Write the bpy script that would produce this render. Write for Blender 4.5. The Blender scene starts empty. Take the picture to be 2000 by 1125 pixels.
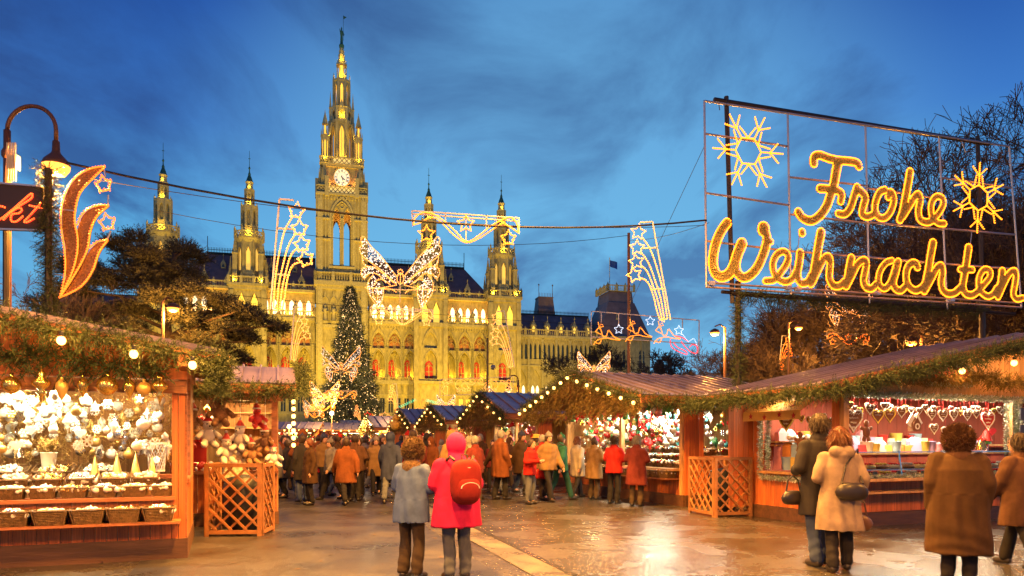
import bpy, math, random
import numpy as np
from mathutils import Vector, Matrix

random.seed(7); RNG = np.random.default_rng(11)
SC = bpy.context.scene
COL = SC.collection
PI = math.pi

# ------------------------------------------------------------------ camera
F = 1400.0                      # focal length in photo pixels (photo is 2000 wide)
EYE = 1.5
cam_d = bpy.data.cameras.new('camera'); cam = bpy.data.objects.new('camera', cam_d); COL.objects.link(cam)
cam.location = (0, 0, EYE); cam.rotation_euler = (PI/2, 0, 0)
cam_d.sensor_width = 36; cam_d.lens = 36*F/2000; cam_d.shift_y = 302.5/2000
cam_d.clip_start = 0.1; cam_d.clip_end = 4000
SC.camera = cam

# ------------------------------------------------------------------ view
SC.render.engine = 'CYCLES'
SC.view_settings.view_transform = 'Standard'; SC.view_settings.look = 'None'
SC.view_settings.exposure = 0.10; SC.view_settings.gamma = 1; SC.view_settings.use_curve_mapping = False
SC.cycles.use_denoising = True
try: SC.cycles.denoiser = 'OPENIMAGEDENOISE'
except Exception: pass
SC.cycles.max_bounces = 5; SC.cycles.diffuse_bounces = 2; SC.cycles.glossy_bounces = 3
SC.cycles.transmission_bounces = 4; SC.cycles.transparent_max_bounces = 8
SC.cycles.sample_clamp_indirect = 3.0; SC.cycles.sample_clamp_direct = 0
SC.cycles.caustics_reflective = False; SC.cycles.caustics_refractive = False
SC.cycles.use_light_tree = True

# ------------------------------------------------------------------ dusk sky
def build_world():
    w = bpy.data.worlds.new("World"); SC.world = w; w.use_nodes = True
    nt = w.node_tree; N = nt.nodes; L = nt.links
    for n in list(N): N.remove(n)
    out = N.new('ShaderNodeOutputWorld'); bg = N.new('ShaderNodeBackground'); bg.inputs[1].default_value = 1.0
    L.new(bg.outputs[0], out.inputs[0])
    sky = N.new('ShaderNodeTexSky'); sky.sky_type = 'NISHITA'; sky.sun_disc = False
    sky.sun_elevation = math.radians(-3.0); sky.sun_rotation = math.radians(15); sky.ozone_density = 4
    tc = N.new('ShaderNodeTexCoord'); sep = N.new('ShaderNodeSeparateXYZ'); L.new(tc.outputs['Generated'], sep.inputs[0])
    def math_(op, a, b=None, clamp=False):
        n = N.new('ShaderNodeMath'); n.operation = op; n.use_clamp = clamp
        for i, v in enumerate((a, b)):
            if v is None: continue
            if isinstance(v, (int, float)): n.inputs[i].default_value = v
            else: L.new(v, n.inputs[i])
        return n.outputs[0]
    def mixc(fac, a, b):
        n = N.new('ShaderNodeMix'); n.data_type = 'RGBA'
        for k, v in ((0, fac), (6, a), (7, b)):
            if isinstance(v, (int, float)): n.inputs[k].default_value = v
            elif isinstance(v, tuple): n.inputs[k].default_value = v
            else: L.new(v, n.inputs[k])
        return n.outputs[2]
    z = sep.outputs[2]
    ramp = N.new('ShaderNodeValToRGB'); L.new(z, ramp.inputs[0])
    e = ramp.color_ramp.elements
    e[0].position = 0.0; e[0].color = (0.19, 0.46, 0.66, 1)
    e[1].position = 1.0; e[1].color = (0.014, 0.070, 0.29, 1)
    for p, c in ((0.16, (0.145, 0.47, 0.76, 1)), (0.27, (0.100, 0.38, 0.71, 1)), (0.38, (0.046, 0.19, 0.57, 1)), (0.50, (0.018, 0.088, 0.38, 1))):
        k = e.new(p); k.color = c
    # cloud layer: direction projected on a flat ceiling so streaks converge towards the horizon
    zz = math_('ADD', math_('MAXIMUM', z, 0.0), 0.10)
    cx = math_('DIVIDE', sep.outputs[0], zz); cy = math_('DIVIDE', sep.outputs[1], zz)
    comb = N.new('ShaderNodeCombineXYZ'); L.new(cx, comb.inputs[0]); L.new(cy, comb.inputs[1])
    mp = N.new('ShaderNodeMapping'); mp.inputs['Rotation'].default_value = (0, 0, math.radians(-24))
    mp.inputs['Scale'].default_value = (0.95, 0.52, 1); mp.inputs['Location'].default_value = (1.3, 0.4, 0)
    L.new(comb.outputs[0], mp.inputs[0])
    n1 = N.new('ShaderNodeTexNoise'); n1.inputs['Scale'].default_value = 1.9; n1.inputs['Detail'].default_value = 7
    n1.inputs['Roughness'].default_value = 0.60; n1.inputs['Distortion'].default_value = 0.5; L.new(mp.outputs[0], n1.inputs[0])
    n2 = N.new('ShaderNodeTexNoise'); n2.inputs['Scale'].default_value = 0.85; n2.inputs['Detail'].default_value = 4
    L.new(mp.outputs[0], n2.inputs[0])
    dens = math_('ADD', math_('MULTIPLY', n1.outputs[0], 0.6), math_('MULTIPLY', n2.outputs[0], 0.55))
    r2 = N.new('ShaderNodeValToRGB'); L.new(dens, r2.inputs[0])
    r2.color_ramp.elements[0].position = 0.51; r2.color_ramp.elements[0].color = (0, 0, 0, 1)
    r2.color_ramp.elements[1].position = 0.65; r2.color_ramp.elements[1].color = (1, 1, 1, 1)
    cloudc = N.new('ShaderNodeValToRGB'); L.new(z, cloudc.inputs[0])
    q = cloudc.color_ramp.elements
    q[0].position = 0.0; q[0].color = (0.13, 0.24, 0.40, 1); q[1].position = 0.6; q[1].color = (0.012, 0.050, 0.22, 1)
    k = q.new(0.25); k.color = (0.036, 0.098, 0.295, 1)
    dn = N.new('ShaderNodeVectorMath'); dn.operation = 'DOT_PRODUCT'; L.new(tc.outputs['Generated'], dn.inputs[0]); dn.inputs[1].default_value = (0.06, 0.972, 0.226)
    gl = N.new('ShaderNodeMapRange'); gl.interpolation_type = 'SMOOTHSTEP'; gl.inputs[1].default_value = 0.85; gl.inputs[2].default_value = 1.0; gl.inputs[4].default_value = 0.75; L.new(dn.outputs['Value'], gl.inputs[0])
    clear = mixc(gl.outputs[0], ramp.outputs[0], (0.175, 0.50, 0.80, 1))
    cl2 = mixc(math_('MULTIPLY', gl.outputs[0], 0.7), cloudc.outputs[0], (0.09, 0.24, 0.47, 1))
    c1 = mixc(math_('MULTIPLY', r2.outputs[0], 0.84), clear, cl2)
    c2 = mixc(0.06, c1, sky.outputs[0])
    L.new(c2, bg.inputs[0])
build_world()
sun_d = bpy.data.lights.new('afterglow_sun', 'SUN'); sun_d.energy = 0.03; sun_d.angle = math.radians(25); sun_d.color = (1, 0.86, 0.75)
sun = bpy.data.objects.new('afterglow_sun', sun_d); COL.objects.link(sun)
sun.rotation_euler = (math.radians(86), 0, math.radians(165))

# ------------------------------------------------------------------ helpers
def px(x, y, Y):
    return Vector(((x-1000)/F*Y, Y, EYE+(865-y)/F*Y))

def tagp(o, label=None, cat=None, group=None, kind=None):
    if label: o['label'] = label
    if cat: o['category'] = cat
    if group: o['group'] = group
    if kind: o['kind'] = kind
    return o

def thing(name, label, cat, loc=(0, 0, 0), rz=0.0, group=None):
    o = bpy.data.objects.new(name, None); COL.objects.link(o); o.empty_display_size = 0.2
    o.location = loc; o.rotation_euler = (0, 0, rz)
    return tagp(o, label, cat, group)

def link(name, me, parent=None, loc=None, rz=None, scale=None, **k):
    o = bpy.data.objects.new(name, me); COL.objects.link(o)
    if parent is not None: o.parent = parent
    if loc is not None: o.location = loc
    if rz is not None: o.rotation_euler = (0, 0, rz) if isinstance(rz, (int, float)) else rz
    if scale is not None: o.scale = scale if not isinstance(scale, (int, float)) else (scale,)*3
    tagp(o, k.get('label'), k.get('cat'), k.get('group'), k.get('kind'))
    return o

KIDS = {}
def children(o): return list(o.children)
def copy_tree(o, parent=None, kids=None):
    c = o.copy(); COL.objects.link(c)
    if parent is not None: c.parent = parent
    for ch in (kids or {}).get(o.name, None) or o.children:
        copy_tree(ch, c)
    return c

def mesh_np(name, V, Fc, mat=None, smooth=False):
    V = np.asarray(V, dtype=np.float32); Fc = np.asarray(Fc, dtype=np.int32)
    me = bpy.data.meshes.new(name); k = Fc.shape[1]
    me.vertices.add(len(V)); me.vertices.foreach_set('co', V.ravel())
    me.loops.add(Fc.size); me.loops.foreach_set('vertex_index', Fc.ravel())
    me.polygons.add(len(Fc)); me.polygons.foreach_set('loop_start', np.arange(0, Fc.size, k, dtype=np.int32))
    if smooth: me.polygons.foreach_set('use_smooth', np.ones(len(Fc), dtype=bool))
    me.update(calc_edges=True)
    if mat is not None:
        for m in (mat if isinstance(mat, (list, tuple)) else [mat]): me.materials.append(m)
    return me

class MB:
    def __init__(s, X=None): s.v = []; s.f = []; s.mi = []; s.m = 0; s.X = X
    def _a(s, pts):
        n = len(s.v)
        if s.X is None: s.v.extend(tuple(p) for p in pts)
        else: s.v.extend(tuple(s.X @ Vector(p)) for p in pts)
        return n
    def face(s, *idx): s.f.append(tuple(idx)); s.mi.append(s.m)
    def poly(s, pts):
        n = s._a(pts); s.face(*range(n, n+len(pts)))
    def box(s, x0, x1, y0, y1, z0, z1):
        n = s._a([(x0,y0,z0),(x1,y0,z0),(x1,y1,z0),(x0,y1,z0),(x0,y0,z1),(x1,y0,z1),(x1,y1,z1),(x0,y1,z1)])
        for q in ((0,3,2,1),(4,5,6,7),(0,1,5,4),(1,2,6,5),(2,3,7,6),(3,0,4,7)): s.face(*[n+i for i in q])
        return s
    def frus(s, z0, a0, b0, z1, a1, b1, cx=0, cy=0):
        "square frustum, half sizes a (x), b (y)"
        n = s._a([(cx-a0,cy-b0,z0),(cx+a0,cy-b0,z0),(cx+a0,cy+b0,z0),(cx-a0,cy+b0,z0),(cx-a1,cy-b1,z1),(cx+a1,cy-b1,z1),(cx+a1,cy+b1,z1),(cx-a1,cy+b1,z1)])
        for q in ((0,3,2,1),(4,5,6,7),(0,1,5,4),(1,2,6,5),(2,3,7,6),(3,0,4,7)): s.face(*[n+i for i in q])
        return s
    def beam(s, p, q, w, h=None, up=(0,0,1)):
        h = w if h is None else h
        p = Vector(p); q = Vector(q); d = (q-p)
        if d.length < 1e-6: return s
        d.normalize(); up = Vector(up)
        if abs(d.dot(up)) > .98: up = Vector((0,1,0))
        r = d.cross(up).normalized(); t = r.cross(d)
        a = r*w/2; b = t*h/2
        n = s._a([p-a-b,p+a-b,p+a+b,p-a+b,q-a-b,q+a-b,q+a+b,q-a+b])
        for k in ((0,3,2,1),(4,5,6,7),(0,1,5,4),(1,2,6,5),(2,3,7,6),(3,0,4,7)): s.face(*[n+i for i in k])
        return s
    def tube(s, pts, r, n=6, closed=False, caps=True):
        pts = [Vector(p) for p in pts]; m = len(pts)
        rs = r if isinstance(r, (list, tuple)) else [r]*m
        rings = []; ref = None
        for i in range(m):
            if closed: d = pts[(i+1) % m]-pts[i-1]
            else: d = pts[min(i+1, m-1)]-pts[max(i-1, 0)]
            if d.length < 1e-9: d = Vector((0,0,1))
            d.normalize()
            if ref is None: ref = Vector((0,0,1)) if abs(d.z) < .9 else Vector((1,0,0))
            a = d.cross(ref)
            if a.length < 1e-4: ref = Vector((0,1,0)); a = d.cross(ref)
            a.normalize(); b = a.cross(d).normalized(); ref = b
            rings.append(s._a([pts[i]+(a*math.cos(t)+b*math.sin(t))*rs[i] for t in [2*PI*k/n for k in range(n)]]))
        for i in range(m if closed else m-1):
            p0 = rings[i]; p1 = rings[(i+1) % m]
            for k in range(n): s.face(p0+k, p0+(k+1) % n, p1+(k+1) % n, p1+k)
        if caps and not closed:
            s.face(*[rings[0]+k for k in reversed(range(n))]); s.face(*[rings[-1]+k for k in range(n)])
        return s
    def lathe(s, prof, n=10, c=(0,0,0), ph=0.0, caps=False):
        rings = []
        for r, z in prof:
            rings.append(s._a([(c[0]+r*math.cos(ph+2*PI*k/n), c[1]+r*math.sin(ph+2*PI*k/n), c[2]+z) for k in range(n)]))
        for a, b in zip(rings, rings[1:]):
            for k in range(n): s.face(a+k, a+(k+1) % n, b+(k+1) % n, b+k)
        if caps:
            s.face(*[rings[0]+k for k in reversed(range(n))]); s.face(*[rings[-1]+k for k in range(n)])
        return s
    def ball(s, c, r, n=8, m=6, sz=1.0):
        return s.lathe([(max(1e-4, r*math.sin(PI*i/m)), -r*sz*math.cos(PI*i/m)) for i in range(m+1)], n, c)
    def prism(s, poly, y0, y1):
        "poly in (x,z), extruded along y"
        k = len(poly); a = s._a([(x,y0,z) for x,z in poly]); b = s._a([(x,y1,z) for x,z in poly])
        s.face(*range(a, a+k)); s.face(*reversed(range(b, b+k)))
        for i in range(k): s.face(a+i, b+i, b+(i+1) % k, a+(i+1) % k)
        return s
    def mesh(s, name, mat, smooth=False):
        me = bpy.data.meshes.new(name); me.from_pydata(s.v, [], s.f)
        for m in (mat if isinstance(mat, (list, tuple)) else [mat]): me.materials.append(m)
        if any(s.mi): me.polygons.foreach_set('material_index', s.mi)
        if smooth: me.polygons.foreach_set('use_smooth', [True]*len(s.f))
        me.update(); return me
    def obj(s, name, mat, parent=None, smooth=False, **k):
        return link(name, s.mesh(name, mat, smooth), parent, **k)

def arch(w, h, n=6):
    R = (w*w/4+h*h)/w; cx = R-w/2; th = math.atan2(h, cx)
    left = [(cx-R*math.cos(th*i/n), R*math.sin(th*i/n)) for i in range(n+1)]
    return left+[(-x, z) for x, z in reversed(left[:-1])]

def arch_panel(mb, x0, x1, z0, z1, cx, w, sill, spring, apex, d, y=0.0, n=5, back=False):
    o = [(cx+a, spring+b) for a, b in arch(w, apex-spring, n)]
    a0, a1 = cx-w/2, cx+w/2
    def q(x, z, xx, zz):
        if xx-x > 1e-4 and zz-z > 1e-4: mb.poly([(x,y,z),(xx,y,z),(xx,y,zz),(x,y,zz)])
    q(x0, z0, a0, z1); q(a1, z0, x1, z1); q(a0, z0, a1, sill)
    for (xa, za), (xb, zb) in zip(o, o[1:]): mb.poly([(xa,y,za),(xb,y,zb),(xb,y,z1),(xa,y,z1)])
    full = [(a0, sill)]+o+[(a1, sill)]
    for (xa, za), (xb, zb) in zip(full, full[1:]+full[:1]): mb.poly([(xa,y,za),(xb,y,zb),(xb,y+d,zb),(xa,y+d,za)])
    if back: mb.poly([(x,y+d,z) for x,z in full])
    return full

def arch_strip(mb, cx, w, spring, apex, t, y0, y1, n=6, foot=None):
    "projecting moulding round an arch; foot = z the legs run down to"
    i = [(cx+a, spring+b) for a, b in arch(w, apex-spring, n)]
    o = [(cx+a, spring+b) for a, b in arch(w+2*t, apex-spring+t*1.25, n)]
    if foot is not None:
        i = [(cx-w/2, foot)]+i+[(cx+w/2, foot)]; o = [(cx-w/2-t, foot)]+o+[(cx+w/2+t, foot)]
    for k in range(len(i)-1):
        a, b, c, d = i[k], i[k+1], o[k+1], o[k]
        mb.poly([(a[0],y0,a[1]),(b[0],y0,b[1]),(c[0],y0,c[1]),(d[0],y0,d[1])])
        mb.poly([(d[0],y0,d[1]),(c[0],y0,c[1]),(c[0],y1,c[1]),(d[0],y1,d[1])])
        mb.poly([(a[0],y0,a[1]),(b[0],y0,b[1]),(b[0],y1,b[1]),(a[0],y1,a[1])])

def rotz(a, loc=(0,0,0)): return Matrix.Translation(loc) @ Matrix.Rotation(a, 4, 'Z')

# ------------------------------------------------------------------ materials
def mat(name, col, rough=0.6, metal=0.0, var=0.0, vscale=4.0, bump=0.0, bscale=30.0, stretch=None, tint=0.0, spec=0.5, col2=None, detail=4, coat=0.0):
    m = bpy.data.materials.new(name); m.use_nodes = True; nt = m.node_tree; N = nt.nodes; L = nt.links
    b = N['Principled BSDF']; c4 = (*col, 1)
    b.inputs['Base Color'].default_value = c4; b.inputs['Roughness'].default_value = rough
    b.inputs['Metallic'].default_value = metal; b.inputs['Specular IOR Level'].default_value = spec
    b.inputs['Coat Weight'].default_value = coat
    if var or bump or tint or col2:
        tc = N.new('ShaderNodeTexCoord'); mp = N.new('ShaderNodeMapping'); L.new(tc.outputs['Object'], mp.inputs[0])
        if stretch: mp.inputs['Scale'].default_value = stretch
        src = None
        oi = N.new('ShaderNodeObjectInfo')
        ad = N.new('ShaderNodeVectorMath'); ad.operation = 'ADD'; L.new(mp.outputs[0], ad.inputs[0])
        sc = N.new('ShaderNodeVectorMath'); sc.operation = 'SCALE'; sc.inputs['Scale'].default_value = 37.0
        cb = N.new('ShaderNodeCombineXYZ'); L.new(oi.outputs['Random'], cb.inputs[0]); L.new(oi.outputs['Random'], cb.inputs[2])
        L.new(cb.outputs[0], sc.inputs[0]); L.new(sc.outputs[0], ad.inputs[1])
        vec = ad.outputs[0]
        if var or col2:
            nz = N.new('ShaderNodeTexNoise'); nz.inputs['Scale'].default_value = vscale; nz.inputs['Detail'].default_value = detail; nz.inputs['Roughness'].default_value = 0.62
            L.new(vec, nz.inputs[0])
            cr = N.new('ShaderNodeValToRGB'); L.new(nz.outputs[0], cr.inputs[0])
            cr.color_ramp.elements[0].position = 0.32; cr.color_ramp.elements[1].position = 0.70
            lo = tuple(x*(1-var) for x in col) if col2 is None else col2
            hi = tuple(min(1, x*(1+var)) for x in col) if col2 is None else col
            cr.color_ramp.elements[0].color = (*lo, 1); cr.color_ramp.elements[1].color = (*hi, 1)
            src = cr.outputs[0]
        if tint:
            hs = N.new('ShaderNodeHueSaturation')
            mr = N.new('ShaderNodeMapRange'); mr.inputs[3].default_value = 1-tint; mr.inputs[4].default_value = 1+tint
            L.new(oi.outputs['Random'], mr.inputs[0]); L.new(mr.outputs[0], hs.inputs['Value'])
            if src is not None: L.new(src, hs.inputs['Color'])
            else: hs.inputs['Color'].default_value = c4
            src = hs.outputs[0]
        if src is not None: L.new(src, b.inputs['Base Color'])
        if bump:
            bz = N.new('ShaderNodeTexNoise'); bz.inputs['Scale'].default_value = bscale; bz.inputs['Detail'].default_value = 3
            L.new(vec, bz.inputs[0])
            bp = N.new('ShaderNodeBump'); bp.inputs['Strength'].default_value = bump; bp.inputs['Distance'].default_value = 0.02
            L.new(bz.outputs[0], bp.inputs['Height']); L.new(bp.outputs[0], b.inputs['Normal'])
    return m

def emit(name, col, s, sample=False, base=None):
    m = bpy.data.materials.new(name); m.use_nodes = True; b = m.node_tree.nodes['Principled BSDF']
    b.inputs['Base Color'].default_value = (*(base or col), 1); b.inputs['Emission Color'].default_value = (*col, 1)
    b.inputs['Emission Strength'].default_value = s; b.inputs['Roughness'].default_value = 0.5
    m.cycles.emission_sampling = 'AUTO' if sample else 'NONE'
    return m

def lamp(kind, loc, power, col, parent=None, size=0.1, rot=None, spot=None, blend=0.5, name='lamp_light'):
    d = bpy.data.lights.new(name, kind); d.energy = power; d.color = col
    if kind == 'AREA':
        d.shape = 'RECTANGLE'; d.size, d.size_y = size if isinstance(size, tuple) else (size, size)
    else: d.shadow_soft_size = size
    if kind == 'SPOT': d.spot_size = spot; d.spot_blend = blend
    o = bpy.data.objects.new(name, d); COL.objects.link(o); o.location = loc
    if parent is not None: o.parent = parent
    if rot is not None: o.rotation_euler = rot
    return o

def aim(o, target):
    o.rotation_euler = (Vector(target)-o.location).to_track_quat('-Z', 'Y').to_euler()

WARM = (1.0, 0.56, 0.18); AMBER = (1.0, 0.42, 0.08); CREAM = (1.0, 0.74, 0.40); FLOOD = (1.0, 0.64, 0.035)
MT = dict(
    stone=mat('weathered_stone', (0.42, 0.33, 0.16), 0.8, var=0.34, vscale=1.7, bump=0.6, bscale=2.2, detail=10, stretch=(1,1,.38)),
    stone_lt=mat('carved_stone', (0.46, 0.37, 0.19), 0.75, var=0.28, vscale=3, detail=8),
    slate=mat('purple_slate', (0.15, 0.095, 0.105), 0.55, var=0.25, vscale=0.8, bump=0.4, bscale=6),
    iron=mat('dark_iron', (0.03, 0.026, 0.024), 0.5, 0.6),
    verdigris=mat('verdigris_copper', (0.03, 0.10, 0.07), 0.6, var=0.3, vscale=2),
    redpane=mat('red_curtain', (0.55, 0.03, 0.02), 0.5, var=0.15, vscale=1),
    darkpane=mat('dark_glass', (0.03, 0.035, 0.045), 0.15),
    goldpane=emit('lit_gold_window', (1.0, 0.62, 0.08), 1.0),
    whitepane=emit('lit_white_window', (1.0, 0.86, 0.55), 1.6),
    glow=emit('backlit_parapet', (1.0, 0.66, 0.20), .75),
)
# ------------------------------------------------------------------ ground
def wet_asphalt(name, col, r0, r1, scale):
    m = bpy.data.materials.new(name); m.use_nodes = True; nt = m.node_tree; N = nt.nodes; L = nt.links
    b = N['Principled BSDF']
    tc = N.new('ShaderNodeTexCoord')
    big = N.new('ShaderNodeTexNoise'); big.inputs['Scale'].default_value = scale; big.inputs['Detail'].default_value = 6; big.inputs['Roughness'].default_value = 0.65
    L.new(tc.outputs['Object'], big.inputs[0])
    fine = N.new('ShaderNodeTexNoise'); fine.inputs['Scale'].default_value = 42; fine.inputs['Detail'].default_value = 3
    L.new(tc.outputs['Object'], fine.inputs[0])
    vor = N.new('ShaderNodeTexVoronoi'); vor.inputs['Scale'].default_value = 55
    L.new(tc.outputs['Object'], vor.inputs[0])
    cr = N.new('ShaderNodeValToRGB'); L.new(vor.outputs['Distance'], cr.inputs[0])
    cr.color_ramp.elements[0].color = (*[c*1.5 for c in col], 1); cr.color_ramp.elements[1].color = (*[c*0.55 for c in col], 1)
    cr.color_ramp.elements[0].position = 0.1; cr.color_ramp.elements[1].position = 0.75
    mx = N.new('ShaderNodeMix'); mx.data_type = 'RGBA'; mx.blend_type = 'MULTIPLY'; mx.inputs[0].default_value = 0.8
    cr2 = N.new('ShaderNodeValToRGB'); L.new(big.outputs[0], cr2.inputs[0])
    cr2.color_ramp.elements[0].position = 0.3; cr2.color_ramp.elements[0].color = (0.22, 0.21, 0.21, 1); cr2.color_ramp.elements[1].position = 0.7
    L.new(cr.outputs[0], mx.inputs[6]); L.new(cr2.outputs[0], mx.inputs[7]); L.new(mx.outputs[2], b.inputs['Base Color'])
    mr = N.new('ShaderNodeMapRange'); mr.inputs[1].default_value = 0.35; mr.inputs[2].default_value = 0.65
    mr.inputs[3].default_value = r0; mr.inputs[4].default_value = r1
    L.new(big.outputs[0], mr.inputs[0]); L.new(mr.outputs[0], b.inputs['Roughness'])
    add = N.new('ShaderNodeMath'); add.operation = 'MULTIPLY_ADD'; L.new(vor.outputs['Distance'], add.inputs[0]); add.inputs[1].default_value = -0.6; L.new(fine.outputs[0], add.inputs[2])
    bp = N.new('ShaderNodeBump'); bp.inputs['Strength'].default_value = 0.45; bp.inputs['Distance'].default_value = 0.006
    L.new(add.outputs[0], bp.inputs['Height']); L.new(bp.outputs[0], b.inputs['Normal'])
    b.inputs['Specular IOR Level'].default_value = 0.75
    return m
MT['asphalt'] = wet_asphalt('wet_asphalt', (0.085, 0.075, 0.066), 0.15, 0.36, 0.8)
MT['asphalt_dark'] = wet_asphalt('dark_wet_asphalt', (0.05, 0.045, 0.048), 0.24, 0.50, 0.7)
MT['kerbstone'] = wet_asphalt('pale_concrete_band', (0.16, 0.14, 0.11), 0.22, 0.45, 1.5)
MT['field'] = mat('dark_winter_lawn', (0.03, 0.035, 0.02), 0.9, var=0.4, vscale=0.3)

U = Vector((0.927, 0.375, 0)); V = Vector((-0.375, 0.927, 0)); RZ = math.atan2(0.375, 0.927)
def uv(base, a, b, z=0.0):
    p = Vector((base[0], base[1], 0))+U*a+V*b; p.z = z; return p

def sheet(name, pts, z, m, **k):
    mb = MB(); mb.poly([(p[0], p[1], z) for p in pts]); return mb.obj(name, m, kind='structure', **k)
sheet('ground', [(-900, -60), (900, -60), (900, 1500), (-900, 1500)], 0.0, MT['asphalt'])
# the darker resurfaced strip left of the drainage band, and the pale band itself (they follow the aisle)
kb = Vector((0.0, 8.08, 0))        # a point on the band's left edge at the frame's bottom
def kline(off, t): return kb+Vector((0.63+off, 0, 0))+Vector((-0.2857, 0.9583, 0))*t
sheet('dark_asphalt_patch', [kline(-0.75, -12), kline(-0.75, 30), kline(-4.2, 30), kline(-5.4, 5.5), kline(-4.0, -12)], 0.004, MT['asphalt_dark'])
sheet('pavement_band', [kline(-0.40, -12), kline(0.06, -12), kline(0.06, 42), kline(-0.40, 42)], 0.008, MT['kerbstone'])
mb = MB()
for i in range(45):
    a = kline(0.075, -12+i*1.2); b = kline(0.075, -12+i*1.2+1.17)
    mb.beam(a+Vector((0,0,0.004)), b+Vector((0,0,0.004)), 0.09, 0.02)
mb.obj('drainage_channel', mat('wet_drain_stone', (0.03, 0.028, 0.026), 0.25), kind='structure')

# damp leaves and scraps trodden into the asphalt
n_ = 170; P_ = np.stack([RNG.uniform(-6, 7, n_), RNG.uniform(8.2, 17, n_), np.full(n_, .012)], 1); a_ = RNG.uniform(0, 2*PI, n_); s_ = RNG.uniform(.02, .055, n_)
V_ = np.stack([np.stack([P_[:, 0]+s_*k*np.cos(a_+b), P_[:, 1]+s_*k*np.sin(a_+b), P_[:, 2]+RNG.uniform(0, .008, n_)], 1) for k, b in ((1,0),(.5,1.4),(1,PI),(.5,PI+1.4))], 1).reshape(-1, 3)
link('fallen_leaves', mesh_np('fallen_leaves', V_, np.arange(4*n_).reshape(-1, 4), mat('trodden_leaf', (.09,.05,.02), .7, var=.6, vscale=1.5)), None, label='small fallen leaves and scraps scattered on the wet asphalt', kind='stuff')
# ------------------------------------------------------------------ town hall
TH = thing('town_hall', 'floodlit golden gothic town hall with a tall clock tower and four corner turrets', 'town hall', (-38.6, 162.8, 0), math.atan2(0.247, 0.969))
ST = MT['stone']; SL = MT['stone_lt']

def statue_mesh(h):
    mb = MB()
    mb.lathe([(.20*h,0),(.17*h,.05*h),(.13*h,.2*h),(.12*h,.45*h),(.15*h,.62*h),(.17*h,.76*h),(.06*h,.83*h),(.055*h,.86*h),(.075*h,.92*h),(.05*h,.99*h),(.001,h)], 8)
    mb.tube([(.15*h,0,.74*h),(.20*h,-.05*h,.58*h),(.08*h,-.14*h,.55*h)], .04*h, 5); mb.tube([(-.15*h,0,.74*h),(-.19*h,-.04*h,.55*h),(-.12*h,-.12*h,.48*h)], .04*h, 5)
    return mb.mesh('facade_statue', SL, True)
STATUE = statue_mesh(1.0)

def pinnacle(mb, x, y, z0, zs, z1, w):
    "square shaft z0..zs, then a crocketed spirelet to z1"
    mb.box(x-w/2, x+w/2, y-w/2, y+w/2, z0, zs)
    mb.box(x-w*.65, x+w*.65, y-w*.65, y+w*.65, zs-w*.25, zs)
    for sx, sy in ((0,-1),(1,0),(-1,0),(0,1)):
        mb.frus(zs, w*.30 if sx == 0 else w*.1, w*.30 if sy == 0 else w*.1, zs+w*.9, .01, .01, x+sx*w*.45, y+sy*w*.45)
    mb.frus(zs, w*.45, w*.45, z1, w*.05, w*.05, x, y)
    n = max(2, int((z1-zs)/(w*.7)))
    for i in range(1, n):
        t = i/n; r = w*.45*(1-t)
        for sx, sy in ((-1,-1),(1,-1),(1,1),(-1,1)):
            mb.box(x+sx*r-w*.08, x+sx*r+w*.08, y+sy*r-w*.08, y+sy*r+w*.08, zs+(z1-zs)*t-w*.07, zs+(z1-zs)*t+w*.1)
    mb.lathe([(.01,0),(w*.18,w*.15),(.01,w*.35)], 6, (x,y,z1-w*.1))

def balustrade(mb, p, q, z0, h, step=0.55, post=2.6, t=0.3):
    p = Vector((*p, 0)); q = Vector((*q, 0)); d = q-p; Ln = d.length; d.normalize()
    mb.beam(p+Vector((0,0,z0+.08)), q+Vector((0,0,z0+.08)), t*1.2, .16)
    mb.beam(p+Vector((0,0,z0+h-.1)), q+Vector((0,0,z0+h-.1)), t*1.3, .2)
    n = max(2, int(Ln/step))
    for i in range(n):
        c = p+d*(Ln*(i+.5)/n)
        mb.lathe([(t*.22,z0+.16),(t*.42,z0+h*.35),(t*.2,z0+h*.75),(t*.32,z0+h-.2)], 5, (c.x,c.y,0))
    m = max(1, round(Ln/post))
    for i in range(m+1):
        c = p+d*(Ln*i/m); w = t*.9
        mb.box(c.x-w, c.x+w, c.y-w, c.y+w, z0, z0+h+.12); mb.frus(z0+h+.12, w*.7, w*.7, z0+h+.75, .02, .02, c.x, c.y)

def quatre(mb, cx, cz, r, y0, y1):
    "diamond lattice cell of a pierced parapet"
    t = r*.28
    for a, b in (((-r,0),(0,r)),((0,r),(r,0)),((r,0),(0,-r)),((0,-r),(-r,0))):
        mb.beam((cx+a[0],(y0+y1)/2,cz+a[1]),(cx+b[0],(y0+y1)/2,cz+b[1]), abs(y1-y0), t, up=(0,1,0))

def lattice_parapet(mb, x0, x1, y, z0, z1, cell):
    mb.box(x0, x1, y-.14, y+.14, z0, z0+.16); mb.box(x0, x1, y-.18, y+.18, z1-.2, z1)
    n = max(1, round((x1-x0)/cell)); w = (x1-x0)/n
    for i in range(n): quatre(mb, x0+w*(i+.5), (z0+z1)/2, min(w/2, (z1-z0)/2-.1), y-.1, y+.1)

def poly_faces(n, r):
    "frames (Matrix) of the n faces of a regular prism of apothem r; local x along face, y inwards"
    out = []
    for k in range(n):
        a = 2*PI*k/n
        out.append((Matrix.Rotation(a, 4, 'Z') @ Matrix.Translation((0, -r, 0)), 2*r*math.tan(PI/n)))
    return out

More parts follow.
